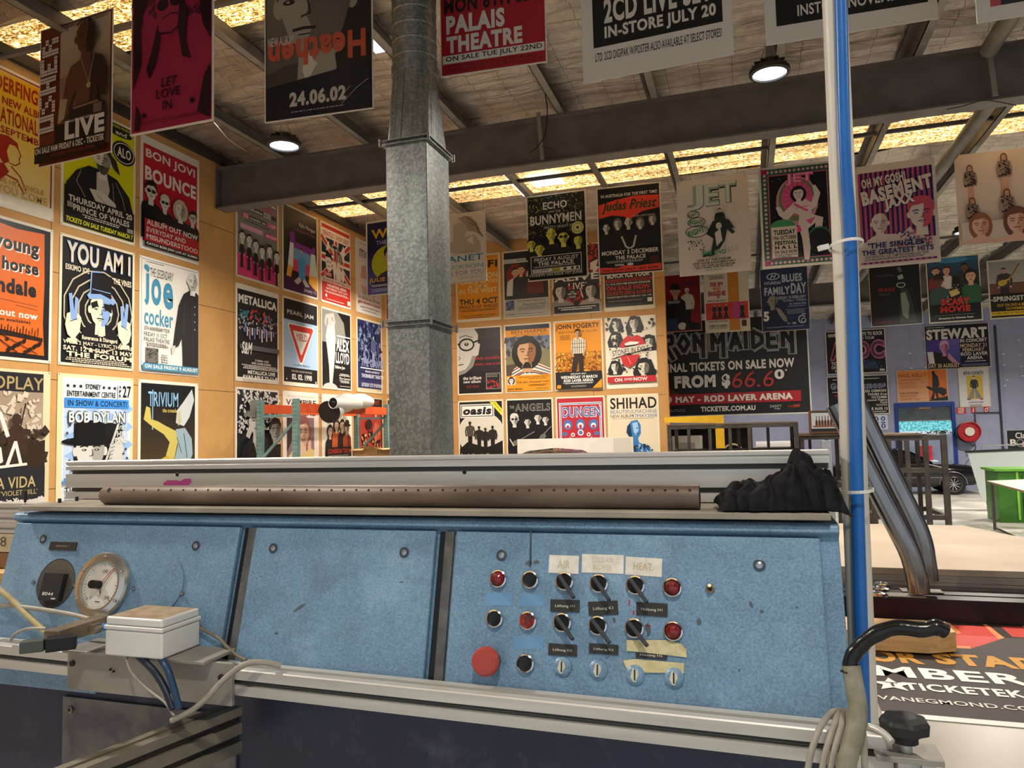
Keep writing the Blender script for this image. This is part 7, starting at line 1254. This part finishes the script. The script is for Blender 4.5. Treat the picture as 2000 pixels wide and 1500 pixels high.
# framed picture of bottles on the narrow frame
p0, p1 = aty(1578, 808, 9.7), aty(1630, 842, 9.7); zb_ = g1.z+.022
bt = T('', 0, 0, 1, 1, K_) if False else []
art = R(6, 8, 94, 60, 'c9ccd0')
for i in range(7): art += PL('5a3018', 18+i*9, 54, 18+i*9, 36, 20.5+i*9, 30, 20.5+i*9, 18, 23+i*9, 18, 23+i*9, 30, 25.5+i*9, 36, 25.5+i*9, 54)
art += R(10, 50, 90, 56, '8a5a3a')
o = poster((p0.x, 9.66, zb_+.27), (1, 0, 0), .36, .27, '1c1f26', art, 'small framed picture of a row of brown bottles on top of the narrow frame', name='framed_picture', cat='picture', border=5, edge='6a4428', th=.14)
# yellow hoist, pale cabinet, drum fan, paper stack behind the wide frame
yel = noisy('yellow_paint', [(.3, 'd0a018'), (.7, 'e8b822')], 6, 4, .45)
y0 = 11.2; ya, yb = aty(1298, 819, y0), aty(1405, 818, y0); cr = thing('hoist', (yb.x, y0, 0), 'yellow steel hoist frame behind the wide low steel frame under the banner', 'hoist')
MB().box(yb.x-.06, y0-.05, 0, yb.x+.06, y0+.05, yb.z+.05, yel).build('mast', cr, bevel=.005); MB().prism([(ya.x, y0-.045, ya.z-.05), (yb.x-.06, y0-.045, yb.z-.06), (yb.x-.06, y0-.045, yb.z+.05), (ya.x, y0-.045, ya.z+.03)], (0, .09, 0), yel).build('boom', cr, bevel=.004); MB().box(yb.x-.4, y0-.35, 0, yb.x+.4, y0+.35, .08, yel).build('foot', cr, bevel=.006)
y0 = 13.4; c1, c2 = aty(1312, 852, y0), aty(1370, 905, y0); cb2 = thing('cabinet', ((c1.x+c2.x)/2, y0, 0), 'pale grey machine cabinet behind the wide low steel frame', 'cabinet')
MB().box(c1.x, y0, 0, c2.x, y0+.6, c1.z, noisy('pale_cabinet', [(.3, 'a9a59a'), (.7, 'c0bcb0')], 5, 4, .5)).build('body', cb2, bevel=.01); MB().box(c1.x+.1, y0-.02, c1.z-.35, c1.x+.4, y0, c1.z-.12, ink('8a867c', .5)).build('switch_panel', cb2, bevel=.004)
y0 = 14.0; k1, k2 = aty(1300, 832, y0), aty(1472, 905, y0)
dkc = thing('dark_cupboard', ((k1.x+k2.x)/2, y0, 0), 'dark open cupboard full of shadow behind the yellow hoist and wide steel frame', 'cupboard')
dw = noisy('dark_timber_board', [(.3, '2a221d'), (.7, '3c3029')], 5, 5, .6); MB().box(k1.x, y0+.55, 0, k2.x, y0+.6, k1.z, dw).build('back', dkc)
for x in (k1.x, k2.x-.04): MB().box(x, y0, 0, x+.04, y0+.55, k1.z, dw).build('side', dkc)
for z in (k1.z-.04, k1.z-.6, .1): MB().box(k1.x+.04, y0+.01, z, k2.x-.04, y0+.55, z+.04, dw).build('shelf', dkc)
y0 = 12.2; f0 = aty(1432, 886, y0); fn = thing('drum_fan', (f0.x, y0, 0), 'round fan with a tan rim seen through the wide low steel frame', 'fan')
b = MB(); b.lathe([(.14, 0), (.165, -.01), (.165, .16), (.14, .16), (.14, 0)], f0, (0, -1, 0), ink('a08f74', .5), 30); b.build('rim', fn); MB().lathe([(.14, .02), (.04, .06), (0, .06)], f0, (0, -1, 0), ink('3a342e', .6), 24).build('grille', fn); MB().box(f0.x-.03, y0-.1, 0, f0.x+.03, y0-.04, f0.z-.15, blk2).build('stand', fn)
y0 = 12.6; s1, s2 = aty(1476, 862, y0), aty(1556, 893, y0); sh_ = thing('paper_shelf', ((s1.x+s2.x)/2, y0+.3, 0), 'shelf stacked with white paper bundles seen through the wide low steel frame', 'shelf')
MB().box(s1.x-.1, y0, s2.z-.05, s2.x+.1, y0+.6, s2.z, bp_).build('shelf_board', sh_)
for x in (s1.x-.06, s2.x+.06): MB().box(x-.03, y0+.03, 0, x+.03, y0+.57, s2.z-.05, angle).build('leg', sh_)
zz = s2.z+.001
for i in range(6):
    hgt = (s1.z-s2.z)/6.4; r1, r2 = random.uniform(-.05, .05), random.uniform(0, .06)
    obj1(MB().box(s1.x+.02+r1, y0+.04+r2, zz, s2.x-.04+r1, y0+.5+r2, zz+hgt, ink('d6d6da' if i % 2 else 'c6c4c2', .7)), 'paper_bundle', (s1.x, y0+.05, zz), 'white paper bundle, %s in the stack on the shelf behind the steel frame' % ('lowest', 'second from bottom', 'third from bottom', 'third from top', 'second from top', 'topmost')[i], 'paper bundle', 'paper bundles on the shelf', bevel=.004); zz += hgt+.001

# ------------------------------------------------------------------ far end of the hall
hr = aty(1893, 843, FY-.36); hz = thing('fire_hose_reel', (hr.x, FY-.1, hr.z), 'red fire hose reel with a white hub on the far wall beside the roller door', 'fire hose reel')
MB().lathe([(.10, 0), (.27, 0), (.30, .02), (.30, .05), (.27, .06)], hr, (0, -1, 0), ink('b02028', .35), 40).build('front_disc', hz)
MB().lathe([(.13, .061), (.12, .072), (0, .072)], hr, (0, -1, 0), ink('ddd6c8', .5), 30).build('hub_label', hz)
MB().lathe([(.24, -.2), (.30, -.18), (.31, -.02), (.28, 0)], hr+Vector((-.01, 0, -.02)), (0, -1, 0), ink('1c1c20', .5), 40).build('hose_coil', hz)
P = spline([hr+Vector((.0, -.02, -.30)), hr+Vector((.05, -.06, -.42)), hr+Vector((.1, -.05, -.36)), hr+Vector((.12, -.04, -.5)), hr+Vector((.02, -.04, -.62)), hr+Vector((.0, -.03, -.8))]); MB().tube(P, .014, blk2, 8).build('hose_tail', hz)
MB().box(hr.x-.06, FY-.26, hr.z-.06, hr.x+.06, FY-.004, hr.z+.06, ink('8c1a20', .4)).build('wall_bracket', hz)
cm = ink('3a3c44', .5); p1, p2 = aty(1943, 636, FY-.04), aty(1952, 868, FY-.04)
obj1(MB().tube([p1, Vector((p1.x, p1.y, p2.z-.6)), Vector((p1.x, p1.y, 0))], .03, cm, 10), 'wall_pipe', p2, 'dark vertical pipe on the far lavender wall right of the posters', 'pipe')
p3, p4 = aty(1904, 806, FY-.06), aty(1950, 806, FY-.06); obj1(MB().tube([p4+Vector((.05, 0, 0)), p3, Vector((p3.x, p3.y, p3.z-.5))], .02, cm, 8), 'wall_pipe', p3, 'thin dark pipe bending above the hose reel on the far wall', 'pipe')
# whiteboard on castors
y0 = 19.4; q = [aty(1890, 884, y0), aty(2075, 876, y0), aty(2075, 977, y0), aty(1918, 978, y0)]
wbd = thing('whiteboard', (q[3].x, y0, 0), 'tilted blank whiteboard on castors at the far right', 'whiteboard')
MB().prism(q, (0, .03, 0), ink('e2eaec', .25)).build('board', wbd); MB().bar(q[0]+Vector((-.05, -.01, .02)), q[1]+Vector((0, -.01, .02)), .04, .05, blk2).build('top_edge', wbd)
MB().tube([q[0]+Vector((.3, .0, .03)), q[0]+Vector((.3, 0, .14)), q[1]+Vector((0, 0, .14))], .018, ink('b4b6b8', .3, .7), 8).build('handle_bar', wbd)
cp_ = aty(1930, 986, y0)
for dx in (0, 1.9):
    MB().box(cp_.x+dx-.02, y0-.02, .09, cp_.x+dx+.02, y0+.05, q[3].z, blk2).build('leg', wbd); MB().lathe([(0, -.02), (.045, -.02), (.045, .02), (0, .02)], (cp_.x+dx, y0, .046), (1, 0, 0), blk, 18).build('castor', wbd)
# green cabinet
y0 = 16.9; grn = noisy('green_paint', [(.3, '2f6018'), (.7, '417826')], 3, 4, .4); ga, gb = aty(1947, 925, y0), aty(1975, 925, y0)
gc = thing('tool_cabinet', (ga.x+.6, y0+.4, 0), 'bright green metal cabinet standing at the right edge behind the white table', 'cabinet')
zt_ = aty(1945, 916, y0).z
MB().box(ga.x, y0, .0, ga.x+1.5, y0+.8, zt_-.05, grn).build('body', gc, bevel=.01); MB().box(ga.x-.06, y0-.05, zt_-.05, ga.x+1.55, y0+.85, zt_, noisy('light_green', [(.3, '58982c'), (.7, '70b03e')], 3, 4, .35)).build('top', gc, bevel=.008); MB().box(ga.x+.32, y0-.012, .06, ga.x+.36, y0, zt_-.06, ink('7cc04a', .4)).build('door_edge', gc)
MB().box(ga.x+.42, y0-.02, .08, ga.x+1.4, y0-.002, zt_-.14, noisy('green_door', [(.3, '285c10'), (.7, '356e1a')], 4, 4, .4)).build('door', gc, bevel=.006)
# white table
zt_ = .886; A_ = atz(1927, 939, zt_); B_ = atz(2070, 976, zt_); D_ = atz(2000, 936, zt_); dvec = (D_-A_); C2 = B_+dvec*1.0
tb = thing('table', (A_.x, A_.y, 0), 'white topped table with thin steel legs at the right edge', 'table')
MB().prism([A_, B_, C2, D_], (0, 0, -.035), ink('e8e2d4', .4)).build('tabletop', tb); ec = ink('8a6a48', .6)
MB().bar(A_+Vector((0, -.004, -.018)), B_+Vector((0, -.004, -.018)), .008, .03, ec).build('edge_strip', tb)
for p in (A_.lerp(B_, .06)+dvec*.05, A_.lerp(B_, .95)+dvec*.05, D_.lerp(C2, .08)-dvec*.06): MB().box(p.x-.02, p.y-.02, 0, p.x+.02, p.y+.02, zt_-.035, angle).build('leg', tb)
q_ = A_.lerp(B_, .06)+dvec*.05; q2_ = A_.lerp(B_, .95)+dvec*.05; MB().bar((q_.x, q_.y, .04), (q2_.x, q2_.y, .04), .03, .03, angle).build('foot_rail', tb)

# ------------------------------------------------------------------ benches right of the console
lam = noisy('white_laminate', [(.25, '928b7e'), (.5, 'a39d90'), (.75, 'b0aa9e')], 2.5, 7, .35)
wt = thing('work_table', (1.5, 3.3, 0), 'white laminate work table beside the console carrying the dark banner', 'table')
MB().box(.26, 1.6, .955, 3.2, 4.62, .995, lam).build('tabletop', wt, bevel=.004)
for x, y in ((.33, 1.7), (3.1, 1.7), (.33, 4.5), (3.1, 4.5)): MB().box(x-.03, y-.03, 0, x+.03, y+.03, .955, angle).build('leg', wt)
bx0_, by0_, by1_, bwid = .40, 2.86, 4.25, 1.75; kk = bwid/100
def bz(px, py): p = atz(px, py, 1.0); return (p.x-bx0_)/kk, (by1_-p.y)/kk
def bt_(s, l, t_, r_, b_, c, bo): (u0, v1), (u1, _), (_, v0) = bz(l, b_), bz(r_, b_), bz(l, t_); return T(s, u0, v0, u0+(u1-u0), v1, c, bo)
rb = 'c0453c'; Hb = (by1_-by0_)/kk
def pz_(c, *a): return PL(c, *[w for i in range(0, len(a), 2) for w in bz(a[i], a[i+1])])
art = pz_(rb, 1690, 1216, 2080, 1208, 2080, 1250, 1970, 1243, 1895, 1267, 1800, 1262, 1700, 1248)+pz_('3a302e', 1925, 1215, 1945, 1215, 1978, 1244, 1960, 1246)+pz_('d88a58', 1845, 1214, 1852, 1214, 1878, 1237, 1868, 1238)+pz_('d88a58', 1915, 1215, 1922, 1215, 1962, 1246, 1950, 1248)+pz_('d88a58', 1800, 1258, 1895, 1262, 1896, 1267, 1800, 1263)+pz_('d88a58', 1985, 1215, 1992, 1215, 2050, 1246, 2040, 1247)
art += bt_('OR', 1700, 1268, 1803, 1291, 'c08a34', .05)+bt_('STADIUM', 1833, 1275, 2190, 1297, 'c08a34', .05)+bt_('MBER', 1711, 1299, 1998, 1319, 'e6e2dc', .03)+bt_('TICKETEK', 1768, 1333, 1994, 1347, 'e6e2dc', .03)+bt_('VANEGMOND.COM.AU', 1716, 1358, 2080, 1366, 'd8d4cc', .01)
u_, v_ = bz(1742, 1337); art += STAR(u_, v_, 4.6, 'e6e2dc')+T('T', u_-1.2, v_-1.4, u_+1.4, v_+1.4, '3a302e', .02)
bn = poster((bx0_, by1_, .9965), (1, 0, 0), bwid, by1_-by0_, '3a302e', art, 'dark brown banner with gold and white lettering lying flat on the work table', name='banner', cat='banner', border=(0, 0, 0, 2.4), edge='e6e2dc', th=.002, flat=True, rough=.62)
pine = noisy('pine', [(.3, 'bd9560'), (.6, 'd4ae78'), (.8, 'c49c66')], 6, 5, .55, sc=(.6, 9, 9))
w1 = atz(1845, 1250, 1.0); b = MB(); b.prism([(.2, 3.62, 1.008), (w1.x-.12, 3.62, 1.008), (w1.x, 3.68, 1.008), (w1.x, 3.86, 1.008), (.2, 3.86, 1.008)], (0, 0, .085), pine)
obj1(b, 'timber_offcut', (.5, 3.7, 1.0), 'pale pine timber offcut lying across the dark banner', 'timber', bevel=.004)
# black steel channels with chrome bars standing on them
dk = noisy('black_channel', [(.3, '161213'), (.7, '241c1d')], 5, 4, .35, .2)
for i, (y, lab) in enumerate(((4.24, 'nearest'), (4.365, 'middle'), (4.485, 'furthest'))):
    obj1(MB().box(.30, y, .997, 3.1, y+.10, 1.112, dk), 'steel_channel', (1.5, y, .997), 'black steel channel lying on the work table, %s of three' % lab, 'steel channel', 'black channels on the work table', bevel=.004)
    c = atz(1712, (1164, 1146, 1132)[i], 1.113); o = MB(); o.lathe([(.05, .001), (.05, .012), (.036, .016), (.034, .004)], Vector((c.x, y+.05, 1.112)), (0, 0, 1), chrome, 26); obj1(o, 'chrome_ring', (c.x, y+.05, 1.112), 'shiny chrome ring on the %s black channel behind the conduit' % lab, 'ring', 'chrome rings on the channels')
pl_m = ink('7d776f', .4, .5)
for y, pxl, pxr, lab in ((4.243, 1735, 1805, 'nearer'), (4.37, 1770, 1850, 'further')):
    a, c = atz(pxl, 1165, 1.113), atz(pxr, 1165, 1.113); obj1(MB().box(a.x, y, 1.1125, c.x, y+.09, 1.119, pl_m), 'base_plate', (a.x, y, 1.112), 'grey base plate under the %s chrome bar' % lab, 'plate', bevel=.002)
chr2 = noisy('polished_bar', [(.3, '6f6d6d'), (.7, 'a8a6a6')], 3, 3, .14, 1.0, sc=(1, 1, .3), spec=.6)
def chromebar(pts, y, label, w=.105, dpt=.05):
    P = spline([aty(px, py, y+k_) for px, py, k_ in pts], 6); b = MB(); n = 16; rings = []
    for i, p in enumerate(P):
        t = (P[min(i+1, len(P)-1)]-P[max(i-1, 0)]).normalized(); nrm = Vector((0, 1, 0)); side = t.cross(nrm).normalized(); q = side.cross(t)
        rings.append([p+side*math.copysign(abs(math.cos(2*PI*k/n))**.6, math.cos(2*PI*k/n))*w/2+q*math.copysign(abs(math.sin(2*PI*k/n))**.6, math.sin(2*PI*k/n))*dpt/2 for k in range(n)])
    vs = [v for r in rings for v in r]; b.add(vs, [(i*n+k, i*n+(k+1) % n, (i+1)*n+(k+1) % n, (i+1)*n+k) for i in range(len(P)-1) for k in range(n)], chr2, True); b.add(rings[0], [tuple(range(n))], chr2); b.add(rings[-1], [tuple(range(n-1, -1, -1))], chr2)
    for s in (-.22, .1):      # pressed ribs along the bar
        b.tube([p+((P[min(i+1, len(P)-1)]-P[max(i-1, 0)]).normalized().cross(Vector((0, 1, 0))).normalized())*w*s*1.4+Vector((0, -dpt/2+.001, 0)) for i, p in enumerate(P)], .0045, chr2, 8)
    return obj1(b, 'chrome_bar', P[0], label, 'chrome bar')
chromebar(((1795,1158,0),(1789,1120,0),(1776,1078,0),(1752,1030,.0),(1690,910,.0),(1632,790,.0)), 4.29, 'bent polished chrome bar leaning left behind the blue pipe, nearer of the two')
chromebar(((1812,1134,0),(1808,1100,0),(1800,1056,0),(1782,1010,.0),(1735,915,.0),(1668,775,.0)), 4.415, 'bent polished chrome bar leaning left behind the blue pipe, further of the two')
# stack of board sheets on a second bench
kraft = noisy('kraft_board', [(.3, '9c8b78'), (.7, 'ac9c88')], 2, 5, .6)
st_ = thing('sheet_bench', (1.2, 5.6, 0), 'low bench under the stack of tan board sheets right of the console', 'bench')
MB().box(.35, 4.72, 1.04, 2.1, 6.5, 1.09, angle).build('bench_top', st_)
for x, y in ((.42, 4.8), (2.02, 4.8), (.42, 6.42), (2.02, 6.42)): MB().box(x-.03, y-.03, 0, x+.03, y+.03, 1.04, angle).build('leg', st_)
cA, cB = atz(1883, 1028, 1.2), atz(2060, 1085, 1.2)
for i, zz in enumerate((1.091, 1.127, 1.163)):
    e = .012*(i-1); b = MB(); b.prism([(.34+e, 4.60+e, zz), (2.25, 4.60+e, zz), (2.25, 5.1, zz), (1.80, 5.85, zz), (cA.x+e, 6.58, zz), (.34+e, 6.62, zz)], (0, 0, .034), kraft if i == 2 else noisy('grey_sheet_edges', [(.3, '6d655e'), (.7, 'a99d90')], 4, 3, .5, sc=(1, 1, 120)))
    obj1(b, 'board_sheets', (1.2, 5.6, zz), 'pack of large %s sheets, %s in the stack right of the console' % (('grey edged', 'lowest'), ('grey edged', 'middle'), ('tan board', 'topmost'))[i], 'board sheets', 'packs of sheets on the bench')
# ------------------------------------------------------------------ bench and stock at the left end of the console
zb1, zb2, zb3 = aty(15, 1112, 1.5).z, aty(15, 1042, 1.5).z, aty(15, 984, 1.5).z
lb = thing('side_bench', (-2.5, 1.8, 0), 'bench at the left edge behind the console holding profiles and a box', 'bench')
MB().box(-3.4, 1.45, zb1-.06, -1.75, 2.2, zb1, pine).build('bench_top', lb)
for x, y in ((-3.3, 1.65), (-1.85, 1.65), (-3.3, 2.15), (-1.85, 2.15)): MB().box(x-.03, y-.03, 0, x+.03, y+.03, zb1-.06, angle).build('leg', lb)
hb_ = zb2-zb1
obj1(MB().box(-2.9, 1.5, zb1+.001, -1.80, 1.9, zb1+hb_*.45, noisy('dark_timber', [(.3, '6a4c34'), (.7, '8a6648')], 5, 5, .6, sc=(.5, 8, 8))), 'timber', (-2.3, 1.6, zb1), 'brown timber under the pale box at the left edge', 'timber', bevel=.003)
cbx = obj1(MB().box(-2.9, 1.5, zb1+hb_*.45+.001, -1.80, 1.9, zb2, noisy('pale_cardboard', [(.3, 'b9a888'), (.7, 'cdbd9c')], 8, 4, .7)), 'cardboard_box', (-2.2, 1.6, zb1+hb_*.45), 'pale cardboard box with a handwritten 8 at the left edge behind the console', 'box', bevel=.004)
q = MB(); p = aty(8, 1060, 1.4995); put_text(q, '/8', p, EX, Vector((0, 0, 1)), -.03, .008, -.010, .016, ink('5a5042', .6), .0); q.build('marking', cbx, fix=False)
hs_ = (zb3-zb2-.003)/3
for i, lab in enumerate(('lowest', 'middle', 'topmost')):
    yy, zz, hh = 1.5+.004*i, zb2+.001+(hs_+.001)*i, hs_
    b = MB(); b.prism([(-3.3, yy+y, zz+z) for y, z in ((0, 0), (0, hh*.35), (.008, hh*.35), (.008, hh*.6), (0, hh*.6), (0, hh), (.05, hh), (.05, 0))], (1.5-.02*i, 0, 0), alu); obj1(b, 'aluminium_profile', (-2.4, yy, zz), 'spare aluminium profile lying at the left edge, %s of three on the box' % lab, 'aluminium profile', 'spare profiles at the left edge')
# loose wires under the roof
cable('cord', ((417,238,4.10),(445,270,5.0),(468,287,5.9),(492,302,6.93)), .004, ink('c9c4b8', .5), 'thin pale cord sagging from the crimson hanging poster to the steel beam', 'cord')
cable('wire', ((1063,176,6.92),(1069,215,6.92),(1064,262,6.92),(1050,286,6.92),(1034,300,6.93)), .005, blk, 'thin black wire looping beside the fly brace on the big steel beam', 'wire')
cable('wire', ((1058,286,6.92),(1072,290,6.92),(1086,296,6.93)), .004, blk, 'short black wire at the foot of the fly brace', 'wire')
cable('wire', ((1848,214,6.92),(1885,206,6.92),(1920,196,6.92),(1950,199,6.92),(1985,206,6.93)), .004, blk, 'thin black wire drooping along the big steel beam at the right', 'wire')
